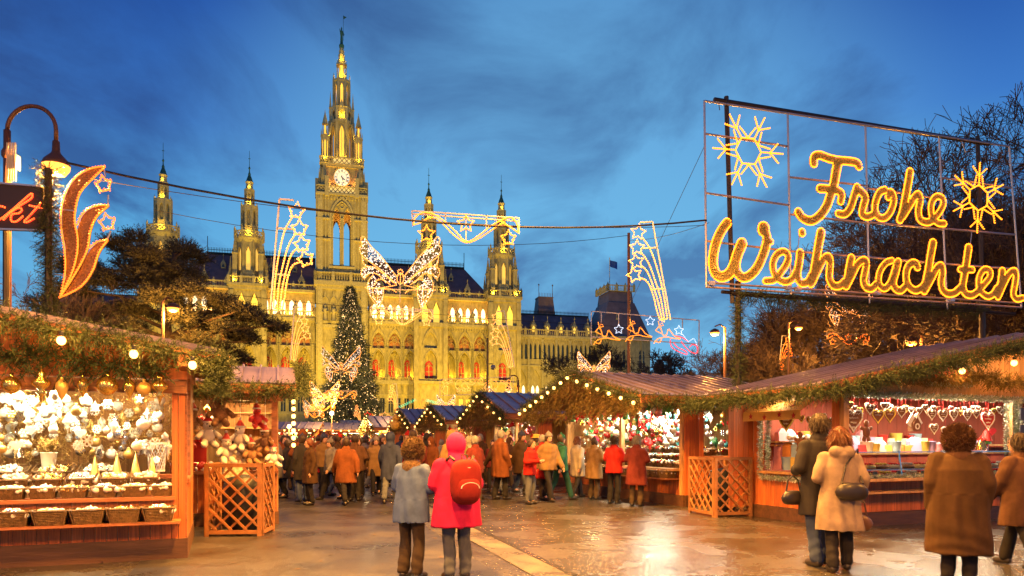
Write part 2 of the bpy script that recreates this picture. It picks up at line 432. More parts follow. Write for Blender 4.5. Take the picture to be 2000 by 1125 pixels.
WIN_MESH = {}
def lancet(parent, X, w, sill, spring, apex, y, pane, mull=True, n=5, name='window'):
    "a lit pointed window: pane + stone mullion/tracery as sub-part"
    key = (round(w,2), round(spring-sill,2), round(apex-spring,2), pane.name, mull)
    if key not in WIN_MESH:
        h = spring-sill; pts = [(-w/2,0)]+[(a,h+b) for a,b in arch(w, apex-spring, n)]+[(w/2,0)]
        pts = [pts[0]]+pts[1:-1]+[pts[-1]]
        m1 = MB(); m1.poly([(x,0,z) for x,z in pts])
        m2 = MB()
        if mull:
            m2.box(-.05*w, .05*w, -.14, -.02, 0, h+(apex-spring)*.35)
            m2.box(-w/2, w/2, -.12, -.02, h*.55, h*.55+.05*w)
            for s in (-1, 1): m2.tube([(s*w*.25+a*.5, -.08, h*.86+b*.5) for a, b in arch(w*.92, apex-spring, 4)], .035*w, 4)
            m2.tube([(w*.16*math.cos(t), -.08, h+(apex-spring)*.42+w*.16*math.sin(t)) for t in [2*PI*i/8 for i in range(8)]], .03*w, 4, closed=True)
        WIN_MESH[key] = (m1.mesh('window_pane', pane), m2.mesh('window_tracery', SL) if mull else None)
    a, b = WIN_MESH[key]
    o = link(name, a, parent); o.matrix_local = X @ Matrix.Translation((0, y, sill))
    if b is not None: link('tracery', b, o)
    return o

# ---------------- main body walls
YW = 2.6                       # main wall plane (the towers stand proud of it)
LVL = dict(g=0.0, gtop=15.2, arc0=16.3, arc_s=20.0, arc_a=23.2, tr_s=24.2, tr_a=27.0, corn=29.2, gal0=30.2, wtop=36.2)
BAYS = [8.35, 12.05, 15.75, 25.0, 28.75, 32.5]; BAYS = [-b for b in reversed(BAYS)]+BAYS
wall = MB(); trim = MB(); bal = MB()
def bay(mb, cx, w, y, gallery=True):
    x0, x1 = cx-w/2, cx+w/2
    # ground floor with two small rectangular windows
    for s in (-1, 1):
        wx = cx+s*.85
    mb.poly([(x0,y,0),(x1,y,0),(x1,y,8.6),(x0,y,8.6)]); mb.poly([(x0,y,12.0),(x1,y,12.0),(x1,y,16.0),(x0,y,16.0)])
    for a, b in ((x0, cx-1.4), (cx-.35, cx+.35), (cx+1.4, x1)): mb.poly([(a,y,8.6),(b,y,8.6),(b,y,12),(a,y,12)])
    for s in (-1, 1):
        a, b = cx+s*.875-.525, cx+s*.875+.525
        for xx in (a, b): mb.poly([(xx,y,8.6),(xx,y+.5,8.6),(xx,y+.5,12),(xx,y,12)])
        mb.poly([(a,y,12),(b,y,12),(b,y+.5,12),(a,y+.5,12)]); mb.poly([(a,y,8.6),(b,y,8.6),(b,y+.5,8.6),(a,y+.5,8.6)])
    # arcade: deep loggia arch below, traceried arch above
    aw = w*.78
    arch_panel(mb, x0, x1, 16.0, 23.6, cx, aw, 16.5, 20.2, 23.3, 1.5, y, back=False)
    arch_panel(mb, x0, x1, 23.6, 29.2, cx, aw, 23.65, 24.6, 27.4, .9, y, back=True)
    if gallery:
        mb.poly([(x0,y+.6,29.2),(x1,y+.6,29.2),(x1,y+.6,30.6),(x0,y+.6,30.6)])
        hw = w/2
        for k in (0, 1): arch_panel(mb, x0+hw*k, x0+hw*(k+1), 30.6, 36.2, x0+hw*(k+.5), hw*.56, 30.7, 32.9, 34.1, .5, y+.6)
    arch_strip(trim, cx, aw, 20.2, 23.3, .16, y-.18, y+.02, foot=16.5)
    arch_strip(trim, cx, aw*1.12, 24.3, 28.2, .17, y-.24, y+.02)
    return aw

# loggia back wall, its lamp-lit windows behind each arch, tracery in the arch
def bay_fill(cx, w, y, pane, side):
    aw = w*.78
    # two sub-arches with a slim column in the big arch
    m = MB()
    m.lathe([(.17,16.5),(.11,16.8),(.11,20.1),(.2,20.4)], 6, (cx, y+.5, 0))
    for s in (-1, 1): arch_strip(m, cx+s*aw*.25, aw*.40, 20.3, 22.0, .10, y+.35, y+.65, n=4)
    m.tube([(cx+.42*math.cos(t), y+.5, 22.15+.42*math.sin(t)) for t in [2*PI*i/10 for i in range(10)]], .09, 4, closed=True)
    m.obj('arcade_tracery', SL, TH)
    m = MB()
    for s in (-.25, .25): arch_strip(m, cx+s*aw, aw*.38, 24.4, 25.3, .09, y+.2, y+.45, n=3, foot=23.7)
    for cz, r in ((26.0, .62), (26.0, .3)):
        m.tube([(cx+r*math.cos(t), y+.32, cz+r*math.sin(t)) for t in [2*PI*i/12 for i in range(12)]], .08, 4, closed=True)
    for k in range(6):
        a = 2*PI*k/6; m.beam((cx+.3*math.cos(a), y+.32, 26+.3*math.sin(a)), (cx+.62*math.cos(a), y+.32, 26+.62*math.sin(a)), .07)
    m.obj('arcade_tracery', SL, TH)
    # curtain window seen in the left part of the arch
    o = lancet(TH, Matrix.Identity(4), 1.75, 16.5, 19.8, 21.2, 0, pane, name='arcade_window'); o.location.x = cx-.55; o.location.y = y+1.62
    # upper tracery window, its glow put into the pane's amber colour
    o = lancet(TH, Matrix.Identity(4), aw*.9, 23.7, 24.7, 27.2, 0, MT['traceglow'], mull=False, name='rose_window'); o.location.x = cx; o.location.y = y+.85

MT['traceglow'] = mat('amber_glow_pane', (0.50, 0.20, 0.05), 0.4, var=0.5, vscale=0.8)
for i, b in enumerate(BAYS):
    bay(wall, b, 3.75, YW)
    bay_fill(b, 3.75, YW, MT['redpane'], 1)
    for s in (-1, 1):
        w_ = lancet(TH, Matrix.Identity(4), 1.05, 30.7, 32.9, 34.1, 0, MT['whitepane'], name='gallery_window', mull=False); w_.location.x = b+s*.9375; w_.location.y = YW+.95
    for s in (-1, 1):
        m = MB(); m.poly([(-.5,0,0),(.5,0,0),(.5,0,3.3),(-.5,0,3.3)])
        if 'gw' not in WIN_MESH:
            f_ = MB(); f_.box(-.06,.06,-.06,-.01,0,3.3); f_.box(-.5,.5,-.06,-.01,2.1,2.2)
            WIN_MESH['gw'] = {p: m.mesh('ground_floor_pane', MT[p]) for p in ('darkpane','goldpane')}; WIN_MESH['gwf'] = f_.mesh('ground_floor_frame', SL)
        o = link('ground_floor_window', WIN_MESH['gw']['goldpane' if 24 < b < 30 else 'darkpane'], TH, loc=(b+s*.875, YW+.42, 8.65)); link('window_frame', WIN_MESH['gwf'], o)
# filler walls between bays and towers
def plain(x0, x1, y=YW, z1=36.2): wall.poly([(x0,y,0),(x1,y,0),(x1,y,z1),(x0,y,z1)])
for s in (-1, 1):
    for a, b in ((6.0, 6.475), (17.625, 18.0), (22.5, 23.1), (34.4, 34.9)): plain(*(sorted((s*a, s*b))))
    # back wall of the loggia + its floor and ceiling
    for a, b in ((6.0, 17.7), (22.8, 34.8)):
        x0, x1 = sorted((s*a, s*b))
        wall.poly([(x0,YW+1.7,16.4),(x1,YW+1.7,16.4),(x1,YW+1.7,23.5),(x0,YW+1.7,23.5)])
        wall.poly([(x0,YW+1.4,23.5),(x1,YW+1.4,23.5),(x1,YW+2.4,23.5),(x0,YW+2.4,23.5)]); wall.poly([(x0,YW,16.45),(x1,YW,16.45),(x1,YW+1.7,16.45),(x0,YW+1.7,16.45)])
        wall.poly([(x0,YW,30.55),(x1,YW,30.55),(x1,YW+.6,30.55),(x0,YW+.6,30.55)])
        # string courses, dentil frieze, ledges
        for z0, z1, pr in ((15.2, 16.0, .55), (28.9, 29.25, .35), (29.25, 29.9, .75), (29.9, 30.2, .55), (35.7, 36.3, .5), (12.6, 12.9, .2), (8.0, 8.3, .2)): trim.box(x0, x1, YW-pr, YW+.62, z0, z1)
        n = int((x1-x0)/.62)
        for i in range(n):
            x = x0+(x1-x0)*(i+.5)/n; trim.box(x-.14, x+.14, YW-.3, YW, 28.3, 28.9)
        balustrade(bal, (x0, YW-.45), (x1, YW-.45), 30.2, 1.25); balustrade(bal, (x0, YW+.3), (x1, YW+.3), 36.3, 1.35); balustrade(bal, (x0, YW-.35), (x1, YW-.35), 16.0, .9, step=.45)
        for b in [q for q in BAYS if x0 < q < x1]:
            for e in (-1.875, 1.875):
                trim.box(b+e-.22, b+e+.22, YW-.3, YW, 12.9, 24)     # shafts between the arches
                if e < 0: st = link('facade_statue', STATUE, TH, loc=(b+e, YW-.5, 30.4), scale=2.9); trim.box(b+e-.3, b+e+.3, YW-.75, YW-.2, 29.9, 30.5)

# ---------------- side wings (right wing shows, the left one is behind the pine)
def wing(s):
    x0, x1 = (41.4, 63.0) if s > 0 else (-63.0, -41.4); y = YW+1.2
    n = 6; w = (x1-x0)/n
    for i in range(n):
        cx = x0+w*(i+.5)
        arch_panel(wall, cx-w/2, cx+w/2, 0, 9, cx, w*.6, 1, 5, 7.2, .6, y, back=True)
        arch_panel(wall, cx-w/2, cx+w/2, 9, 20.6, cx, w*.72, 10.5, 16.5, 19.6, .35, y, back=True)
        for k in (-1, 1): lancet(TH, Matrix.Identity(4), .75, 11, 14.6, 15.8, 0, MT['whitepane'], name='wing_window', mull=False).location = (cx+k*.6, y+.3, 11)
        xs = [cx-1.1, cx, cx+1.1] ; ww = w/3
        for k in range(3):
            c = cx-w/2+ww*(k+.5)
            arch_panel(wall, c-ww/2, c+ww/2, 20.6, 28, c, .62, 22.3, 25.2, 26.3, .4, y)
            lancet(TH, Matrix.Identity(4), .62, 22.3, 25.2, 26.3, 0, MT['darkpane'], name='wing_window', mull=False).location = (c, y+.35, 22.3)
        trim.box(cx-w/2-.25, cx-w/2+.25, y-.3, y, 0, 28)
    for z0, z1, pr in ((9,9.5,.3),(20.4,20.8,.25),(27.2,27.6,.3),(27.6,28.2,.6)): trim.box(x0, x1, y-pr, y+.1, z0, z1)
    nn = int((x1-x0)/.6)
    for i in range(nn):
        x = x0+(x1-x0)*(i+.5)/nn; trim.box(x-.13, x+.13, y-.25, y, 26.7, 27.2)
    balustrade(bal, (x0, y-.3), (x1, y-.3), 28.2, 1.5)
    r = MB(); yb = y+14
    r.poly([(x0,y+.8,28.4),(x1,y+.8,28.4),(x1,y+6,34.4),(x0,y+6,34.4)]); r.poly([(x0,y+6,34.4),(x1,y+6,34.4),(x1,yb,34.4),(x0,yb,34.4)])
    r.poly([(x1,y+.8,28.4),(x1,yb,28.4),(x1,yb,34.4),(x1,y+6,34.4)]); r.poly([(x0,y+.8,28.4),(x0,yb,28.4),(x0,yb,34.4),(x0,y+6,34.4)])
    ro = r.obj('wing_roof', MT['slate'], TH)
    c = MB(); c.box(x0, x1, y+5.9, y+6.1, 34.4, 34.7)
    for i in range(60):
        x = x0+(x1-x0)*i/59; c.box(x-.04, x+.04, y+5.95, y+6.05, 34.7, 35.6)
    c.box(x0, x1, y+5.97, y+6.03, 35.2, 35.3); c.obj('roof_cresting', MT['iron'], ro)
    if s > 0:
        k = MB(); k.frus(34.4, 2.4, 2, 39, 1.9, 1.6, 51.5, y+8); k.box(49.5, 53.5, y+6.3, y+9.7, 39, 39.3)
        for e in (49.6, 53.3): k.tube([(e,y+6.5,39.3),(e,y+6.5,42.6)], .07, 5); k.ball((e,y+6.5,42.3), .22, 6, 4)
        for i in range(9): k.box(49.8+i*.42, 49.87+i*.42, y+6.45, y+6.55, 39.3, 40.3)
        k.obj('roof_turret', MT['slate'], ro)
    for i in range(6):
        dormer(ro, x0+(x1-x0)*(i+.5)/6, y+1.6, 28.8, 1.2, True)

DM = {}
def dormer(parent, x, y, z, w, lit=False, h=2.0):
    key = (w, lit, h)
    if key not in DM:
        m = MB(); m.box(-w/2, w/2, 0, 2.2, 0, h); m.prism([(-w*.62,h),(w*.62,h),(0,h+w*1.25)], -.12, 2.2); m.lathe([(.05,0),(.05,.7),(.13,.8),(.01,1.3)], 5, (0,-.05,h+w*1.1))
        p = MB(); p.poly([(-w*.3,-.02,.2),(w*.3,-.02,.2),(w*.3,-.02,h*.75),(0,-.02,h*1.05),(-w*.3,-.02,h*.75)])
        DM[key] = (m.mesh('dormer', SL), p.mesh('dormer_pane', MT['goldpane'] if lit else MT['darkpane']))
    o = link('dormer', DM[key][0], parent, loc=(x, y, z)); link('dormer_pane', DM[key][1], o)
wing(1); wing(-1)

# ---------------- main roofs (steep slate with hipped outer ends)
def main_roof(s):
    a, b, ht = 6.0, 36.0, 45.2
    y0, y1, ym = YW+1.4, YW+18, YW+7.6
    X = lambda x: s*x
    r = MB()
    r.poly([(X(a),y0,36.6),(X(b),y0,36.6),(X(b-6),ym,ht),(X(a),ym,ht)])
    r.poly([(X(b),y0,36.6),(X(b),y1,36.6),(X(b-6),ym,ht)]); r.poly([(X(a),ym,ht),(X(b-6),ym,ht),(X(b),y1,36.6),(X(a),y1,36.6)])
    ro = r.obj('main_roof', MT['slate'], TH)
    c = MB(); lo, hi = sorted((X(a), X(b-6)))
    c.box(lo, hi, ym-.25, ym+.25, ht-.2, ht+.35); n = 70
    for i in range(n): x = lo+(hi-lo)*(i+.5)/n; c.box(x-.05, x+.05, ym-.05, ym+.05, ht+.35, ht+1.5)
    c.box(lo, hi, ym-.04, ym+.04, ht+.9, ht+1.0); c.tube([(X(b-6),ym,ht),(X(b-6),ym,ht+4)], .08, 5)
    c.obj('roof_cresting', MT['iron'], ro)
    for i in range(5): dormer(ro, X(9+i*5.2), y0+.5, 37.2, 1.3, h=1.5)
    for i in range(4): dormer(ro, X(9+i*5.2+1.6), y0+3.2, 41.3, 1.0, h=.9)
main_roof(1); main_roof(-1)
wall.obj('facade_wall', ST, TH); trim.obj('facade_moulding', SL, TH); bal.obj('facade_balustrade', SL, TH)
m = MB(); m.box(-63, 63, YW+19, YW+20, 0, 36); m.box(-63,-62.6,YW+2,YW+19,0,28); m.box(62.6,63,YW+2,YW+19,0,28); m.obj('rear_wall', ST, TH)
for s in (-1, 1):                                   # solid returns so the slate does not float
    m = MB(); m.box(min(s*35.5,s*36), max(s*35.5,s*36), YW+.9, YW+18, 0, 36.6); m.obj('end_wall', ST, TH)

# ---------------- corner turrets
def turret_mesh():
    P = []
    body = MB(); hw = 3.5
    # square lower stage: front with paired lancets near the top, plain shafts below
    for k, (X, _) in enumerate(poly_faces(4, hw)):
        body.X = X
        arch_panel(body, -hw, hw, 0, 12.5, 0, 2.2, 1, 8, 10, .5, back=True)
        arch_panel(body, -hw, hw, 12.5, 23.6, 0, 3.0, 16.5, 20.2, 23.2, 1.4, back=True)
        arch_panel(body, -hw, hw, 23.6, 29.2, 0, 3.0, 23.7, 24.6, 27.4, .7, back=True)
        for s in (-1, 1): arch_panel(body, min(0,s*hw), max(0,s*hw), 29.2, 36.4, s*1.35, 1.5, 29.7, 32.6, 34.6, .5)
        arch_strip(body, 0, 3.0, 20.2, 23.2, .2, -.15, .02, foot=16.5); arch_strip(body, 0, 3.3, 24.3, 28.2, .2, -.2, .02)
        for z0, z1, pr in ((15.2,16,.57),(28.6,29.6,.57),(35.2,36,.42),(36,36.6,.75)): body.box(-hw-pr+.04*k, hw+pr-.04*k, -pr+.03*k, .1, z0+.02*k, z1-.02*k)
        for s in (-1, 1): body.box(s*hw-.5, s*hw+.5+.03*k, -.35-.03*k, .6, 0, 35.2-.05*k)
    body.X = None
    body.poly([(-hw,-hw,36.5),(hw,-hw,36.5),(hw,hw,36.5),(-hw,hw,36.5)])
    P.append(('turret_body', body, ST))
    b = MB()
    for (a, c) in (((-1,-1),(1,-1)),((1,-1),(1,1)),((-1,1),(-1,-1))): balustrade(b, (a[0]*3.95, a[1]*3.95), (c[0]*3.95, c[1]*3.95), 36.6, 1.5, step=.5, post=2.6)
    P.append(('turret_balustrade', b, SL))
    d = MB(); r = 2.55
    for X, w in poly_faces(8, r):
        d.X = X; arch_panel(d, -w/2, w/2, 36.5, 46.6, 0, .95, 39.8, 43.8, 45.0, .35)
        arch_strip(d, 0, .95, 43.8, 45.0, .14, -.1, .02, foot=39.8)
        d.box(-w/2-.14, -w/2+.14, -.14, .14, 36.5, 46.6); d.box(-w/2, w/2, -.12, .06, 38.9, 39.3)
        arch_panel(d, -w/2, w/2, 36.5, 36.52, 0, .9, 36.5, 36.505, 36.51, .1)
    d.X = None
    for sx in (-1, 1):
        for sy in (-1, 1): pinnacle(d, sx*2.75, sy*2.75, 36.5, 43.4, 47.2, .95); pinnacle(d, sx*3.75, sy*2.0, 36.5, 40.0, 42.6, .5)
    P.append(('turret_drum', d, ST))
    g = MB(); r = 2.95
    g.lathe([(2.6,46.0),(3.1,46.9),(3.1,47.2)], 16)
    for X, w in poly_faces(8, r):
        g.X = X; lattice_parapet(g, -w/2, w/2, 0, 47.1, 48.6, .82)
        g.box(-w/2-.16, -w/2+.16, -.16, .16, 47, 49.1); g.frus(49.1,.16,.16,49.8,.01,.01,-w/2,0)
    g.X = None; g.lathe([(3.1,47.05),(.1,47.1)], 16)
    P.append(('turret_gallery', g, SL))
    u = MB(); r = 1.62
    u.lathe([(2.15,47.1),(2.15,48.3),(1.75,49.4)], 8, ph=PI/8)
    for X, w in poly_faces(8, r):
        u.X = X; arch_panel(u, -w/2, w/2, 49.3, 54.4, 0, .72, 49.9, 52.6, 53.6, .3)
        u.box(-w/2-.13, -w/2+.13, -.13, .13, 49.3, 54.6); u.frus(54.6,.13,.13,55.5,.01,.01,-w/2,0)
        u.box(-w/2,w/2,-.1,.05,54.2,54.6)
    u.X = None; u.lathe([(1.7,54.5),(1.2,54.7)], 8, ph=PI/8)
    r = .95
    for X, w in poly_faces(8, r):
        u.X = X; arch_panel(u, -w/2, w/2, 54.6, 58.0, 0, .42, 55.0, 56.8, 57.5, .2); u.box(-w/2-.09,-w/2+.09,-.09,.09,54.6,58.1)
    u.X = None; u.lathe([(1.15,57.9),(1.2,58.3),(.8,58.6),(.75,59.6),(.95,60.0),(.5,60.5)], 8, ph=PI/8)
    P.append(('turret_lantern', u, SL))
    f = MB(); f.lathe([(.75,60.2),(.55,60.9),(.28,61.6),(.3,61.9),(.14,62.3),(.1,62.9),(.25,63.2),(.06,63.6),(.04,67.0),(.01,67.2)], 8)
    f.box(-.25,.25,-.03,.03,65.3,65.42)
    P.append(('turret_finial', f, MT['verdigris']))
    return [(n, mb.mesh(n, m)) for n, mb, m in P]
TUR = turret_mesh()
slit = MB()
for X, w in poly_faces(8, 2.30): slit.X = X; slit.poly([(-.46,0,39.9),(.46,0,39.9),(.46,0,43.8),(0,0,45),(-.46,0,43.8)])
slit.X = None; SLITS = slit.mesh('lit_slits', emit('turret_interior_glow', (1.0, 0.58, 0.10), 0.75))
core = MB()
core.lathe([(1.25,49.5),(1.25,54)], 8); core.lathe([(.6,54.8),(.6,57.8)], 8); CORE = core.mesh('lantern_core', MT['stone_lt'])
lowp = MB()
for k in (0, 1, 3):
    lowp.X = poly_faces(4, 3.05)[k][0]
    for s in (-1, 1): lowp.poly([(s*1.35-.75,0,29.8),(s*1.35+.75,0,29.8),(s*1.35+.75,0,32.6),(s*1.35,0,34.6),(s*1.35-.75,0,32.6)])
LOWP = lowp.mesh('turret_window', MT['goldpane'])
backp = MB()
for k in (0, 1, 3):
    backp.X = poly_faces(4, 2.95)[k][0]; backp.poly([(-2.6,.0,29.3),(2.6,.0,29.3),(2.6,.0,36),(-2.6,.0,36)])
for x in (-38.0, -20.2, 20.2, 38.0):
    t = thing('corner_turret', None, None, (x, 3.4, 0)); t.parent = TH
    for n, me in TUR: link(n, me, t)
    link('lit_slits', SLITS, t); link('lantern_core', CORE, t); link('turret_window', LOWP, t)
    o = lancet(t, Matrix.Identity(4), 1.9, 16.6, 19.5, 20.8, 0, MT['redpane'], name='arcade_window'); o.location = (-.3, -2.2, 16.6)
    # real lamps on the turret's galleries
    for a in (-.9, .9): lamp('POINT', (a*3.2, -3.3, 37.4), 420, FLOOD, t, .15)
    lamp('POINT', (0, -2.6, 48.2), 330, FLOOD, t, .15); lamp('POINT', (0, -1.25, 55.2), 140, FLOOD, t, .1)
    lamp('POINT', (0, -.9, 58.9), 50, FLOOD, t, .1)

# ---------------- clock tower
TW = thing('clock_tower', None, None, (0, 6.1, 0)); TW.parent = TH; TW.scale = (.88, .88, 1)
hw = 6.1
b = MB(); tr = MB()
for k, (X, _) in enumerate(poly_faces(4, hw)):
    b.X = X; tr.X = X
    arch_panel(b, -hw, hw, 0, 14, 0, 4, .5, 8, 11.5, 1.2, back=True)
    arch_panel(b, -hw, hw, 14, 28, 0, 4.2, 16, 22, 26, 1.0, back=True)
    b.poly([(-hw,0,28),(hw,0,28),(hw,0,38.6),(-hw,0,38.6)])
    for z0, z1, pr in ((14,14.8,.4),(27.6,28.4,.35),(36.4,37.2,.5),(37.2,38.2,.9)): tr.box(-hw-pr+.04*k, hw+pr-.04*k, -pr+.03*k, .1, z0+.02*k, z1-.02*k)
    # statue niches below the balcony
    for x in (-4.2, -2.1, 0, 2.1, 4.2):
        arch_strip(tr, x, 1.35, 33.4, 34.6, .16, -.3, .05, foot=29); tr.frus(34.8,.35,.1,36.2,.02,.02,x,-.15); tr.box(x-.6,x+.6,-.6,0,28.6,29.2)
    # belfry: two tall lancets under one big arch, open right through
    for s in (-1, 1): arch_panel(b, min(0,s*hw), max(0,s*hw), 38.6, 58.6, s*1.32, 1.75, 42.0, 52.6, 55.0, 1.3, back=False)
    arch_strip(tr, 0, 5.3, 52.4, 57.0, .5, -.28, .02, foot=41.5); arch_strip(tr, 0, 4.9, 52.4, 56.4, .14, -.45, .02, foot=41.5)
    for s in (-1, 1): arch_strip(tr, s*1.32, 1.75, 52.6, 55.0, .18, -.2, .02, foot=42)
    tr.lathe([(.28,41.8),(.16,42.2),(.16,52),(.3,52.6)], 6, (0,-.15,0)); tr.tube([(.5*math.cos(t),-.15,55.4+.5*math.sin(t)) for t in [2*PI*i/8 for i in range(8)]], .1, 4, closed=True)
    tr.box(-3.2, 3.2, -.5, 0, 41.2, 41.7)
    for x in (-4.9, -4.1, -3.3, 3.3, 4.1, 4.9): tr.lathe([(.26,39.4),(.2,40),(.2,57.4),(.3,57.8)], 6, (x,-.12,0))
    for s in (-1, 1): tr.box(s*5.5-.62, s*5.5+.62, -.45, .3, 0, 58)       # corner buttresses
    for z in (47.5, 52.2): tr.box(-hw-.3, -3.0, -.5, .05, z, z+.35); tr.box(3.0, hw+.3, -.5, .05, z, z+.35)
    for i in range(16): tr.box(-5.7+i*.76-.15, -5.7+i*.76+.15, -.45, 0, 56.9, 57.6)
    tr.box(-hw-.35+.04*k, hw+.35-.04*k, -.55+.03*k, .1, 57.8+.02*k, 58.3-.02*k)
b.X = None; tr.X = None
b.poly([(-hw,-hw,41.3),(hw,-hw,41.3),(hw,hw,41.3),(-hw,hw,41.3)]); b.poly([(-hw,-hw,58.2),(hw,-hw,58.2),(hw,hw,58.2),(-hw,hw,58.2)])
b.obj('tower_shaft', ST, TW); tr.obj('tower_moulding', SL, TW)
m = MB()
for (a, c) in (((-1,-1),(1,-1)),((1,-1),(1,1)),((-1,1),(-1,-1))): balustrade(m, (a[0]*6.7, a[1]*6.7), (c[0]*6.7, c[1]*6.7), 38.2, 2.0, step=.62, post=4.4, t=.4)
m.obj('tower_balustrade', SL, TW)
for x in (-4.2, -2.1, 0, 2.1, 4.2): link('facade_statue', STATUE, TW, loc=(x, -hw-.35, 29.2), scale=3.6)
m = MB(); g = MB()
for X, w in poly_faces(4, 6.25):
    m.X = X; g.X = X
    lattice_parapet(m, -3.3, 3.3, 0, 58.3, 60.0, 1.1)
    for s in (-1, 1):
        lattice_parapet(m, *sorted((s*4.3, s*6.1)), 0, 58.3, 60.0, .9); m.box(s*3.8-.5, s*3.8+.5, -.5, .5, 57.5, 62)
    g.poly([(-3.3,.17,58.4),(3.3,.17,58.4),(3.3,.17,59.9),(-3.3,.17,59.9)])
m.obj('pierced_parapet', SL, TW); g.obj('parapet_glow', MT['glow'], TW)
# clock stage
m = MB(); m.box(-4.9, 4.9, -4.9, 4.9, 58.2, 65.2)
for X, w in poly_faces(4, 4.9):
    m.X = X
    for s in (-1, 1):
        m.frus(58.3, .85, .85, 62.4, .7, .7, s*4.5, -.2); m.frus(62.4, .7, .7, 65.2, .15, .15, s*4.5, -.2)
        for q in (-.5, .5): m.frus(61.5,.18,.18,64.2,.02,.02,s*4.5+q,-.85)
    m.box(-5.4, 5.4, -.5, .1, 64.6, 65.2); m.box(-3, 3, -.2, .1, 60.2, 60.5)
    m.tube([(2.15*math.cos(t), -.1, 62.4+2.15*math.sin(t)) for t in [2*PI*i/28 for i in range(28)]], .16, 6, closed=True)
m.X = None; m.obj('clock_stage', ST, TW)
def clock():
    c = thing('clock_face', None, None, (0, -4.95, 62.4)); c.parent = TW
    d = MB(); d.prism([(1.95*math.cos(-2*PI*i/36), 1.95*math.sin(-2*PI*i/36)) for i in range(36)], -.06, 0)
    d.obj('clock_dial', emit('white_clock_dial', (1.0, 0.90, 0.66), 0.5), c)
    h = MB()
    rom = ('XII','I','II','III','IIII','V','VI','VII','VIII','IX','X','XI')
    for k in range(12):                             # raised roman numerals
        h.X = Matrix.Rotation(-k*PI/6, 4, 'Y').inverted() if False else Matrix.Rotation(k*PI/6, 4, 'Y')
        s = rom[k]; adv = {'I': .10, 'V': .20, 'X': .20}; tw = sum(adv[q] for q in s); x = -tw/2
        for q in s:
            w = adv[q]
            if q == 'I': h.beam((x+w/2,-.08,1.30), (x+w/2,-.08,1.80), .075, .03, up=(0,1,0))
            if q == 'V': h.beam((x+.02,-.08,1.75), (x+w/2,-.08,1.35), .05, .03, up=(0,1,0)); h.beam((x+w-.02,-.08,1.75), (x+w/2,-.08,1.35), .04, .028, up=(0,1,0))
            if q == 'X': h.beam((x+.02,-.08,1.75), (x+w-.02,-.08,1.35), .05, .03, up=(0,1,0)); h.beam((x+w-.02,-.081,1.75), (x+.02,-.081,1.35), .04, .028, up=(0,1,0))
            x += w
    h.X = None
    h.tube([(1.22*math.cos(t), -.07, 1.22*math.sin(t)) for t in [2*PI*i/30 for i in range(30)]], .025, 4, closed=True)
    h.obj('clock_numerals', MT['iron'], c)
    hd = MB(); a = math.radians(128); hd.beam((-.3*math.sin(a),-.1,-.3*math.cos(a)), (.95*math.sin(a),-.1,.95*math.cos(a)), .2, .03, up=(0,1,0))
    hd.obj('hour_hand', MT['iron'], c)
    hd = MB(); a = math.radians(150); a = math.radians(162); hd.beam((-.4*math.sin(a),-.13,-.4*math.cos(a)), (1.55*math.sin(a),-.13,1.55*math.cos(a)), .13, .03, up=(0,1,0)); hd.obj('minute_hand', MT['iron'], c)
clock()
# gallery above the clock
m = MB(); m.box(-5.5, 5.5, -5.5, 5.5, 65.0, 65.3); g = MB()
for X, w in poly_faces(4, 5.45):
    m.X = X; g.X = X; lattice_parapet(m, -3.6, 3.6, 0, 65.3, 66.9, 1.2)
    for s in (-1, 1): lattice_parapet(m, *sorted((s*3.7, s*5.4)), -.1, 65.3, 66.9, .85)
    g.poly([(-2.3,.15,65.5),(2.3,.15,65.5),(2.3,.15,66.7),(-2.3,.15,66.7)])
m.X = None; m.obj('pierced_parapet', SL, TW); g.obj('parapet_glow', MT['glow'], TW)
# octagon, lower stage with corner turrets
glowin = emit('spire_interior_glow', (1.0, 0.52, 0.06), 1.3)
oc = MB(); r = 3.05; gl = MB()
for X, w in poly_faces(8, r):
    oc.X = X; arch_panel(oc, -w/2, w/2, 65.2, 76.2, 0, 1.15, 67.6, 73.2, 75.2, .5); oc.box(-w/2-.32, -w/2+.32, -.3, .25, 65.2, 76.4)
    arch_strip(oc, 0, 1.15, 73.2, 75.2, .2, -.12, .02, foot=67.6); oc.box(-.06,.06,.2,.32,67.6,74.6); oc.frus(75.6,.5,.1,77.6,.02,.02,0,-.05)
oc.X = None; oc.lathe([(3.5,75.9),(3.5,76.5),(2.2,76.6)], 8, ph=PI/8)
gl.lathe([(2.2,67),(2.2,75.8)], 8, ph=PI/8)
oc.obj('octagon_stage', ST, TW)
ct = MB()
for sx in (-1, 1):
    for sy in (-1, 1):
        cx, cy = sx*4.25, sy*4.25
        for X, w in poly_faces(8, .95):
            ct.X = Matrix.Translation((cx,cy,0)) @ X; arch_panel(ct, -w/2, w/2, 65.2, 71.6, 0, .42, 66.6, 70, 70.8, .18); ct.box(-w/2-.08,-w/2+.08,-.08,.08,65.2,72.4); ct.frus(72.4,.09,.09,73.2,.01,.01,-w/2,0)
        ct.X = None
        ct.lathe([(1.15,71.5),(1.15,71.9),(.75,72)], 8, (cx,cy,0)); 
        for k in range(8): a = PI/8+k*PI/4; ct.lathe([(.06,72),(.06,74.4),(.12,74.5)], 4, (cx+.68*math.cos(a), cy+.68*math.sin(a), 0))
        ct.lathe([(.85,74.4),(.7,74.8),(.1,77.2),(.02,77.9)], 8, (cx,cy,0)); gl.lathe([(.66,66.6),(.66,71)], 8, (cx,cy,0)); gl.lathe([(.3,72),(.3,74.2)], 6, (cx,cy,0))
        ct.beam((cx*.85,cy*.85,70.5), (cx*.62,cy*.62,75.6), .35, .5)
ct.obj('spire_turrets', SL, TW)
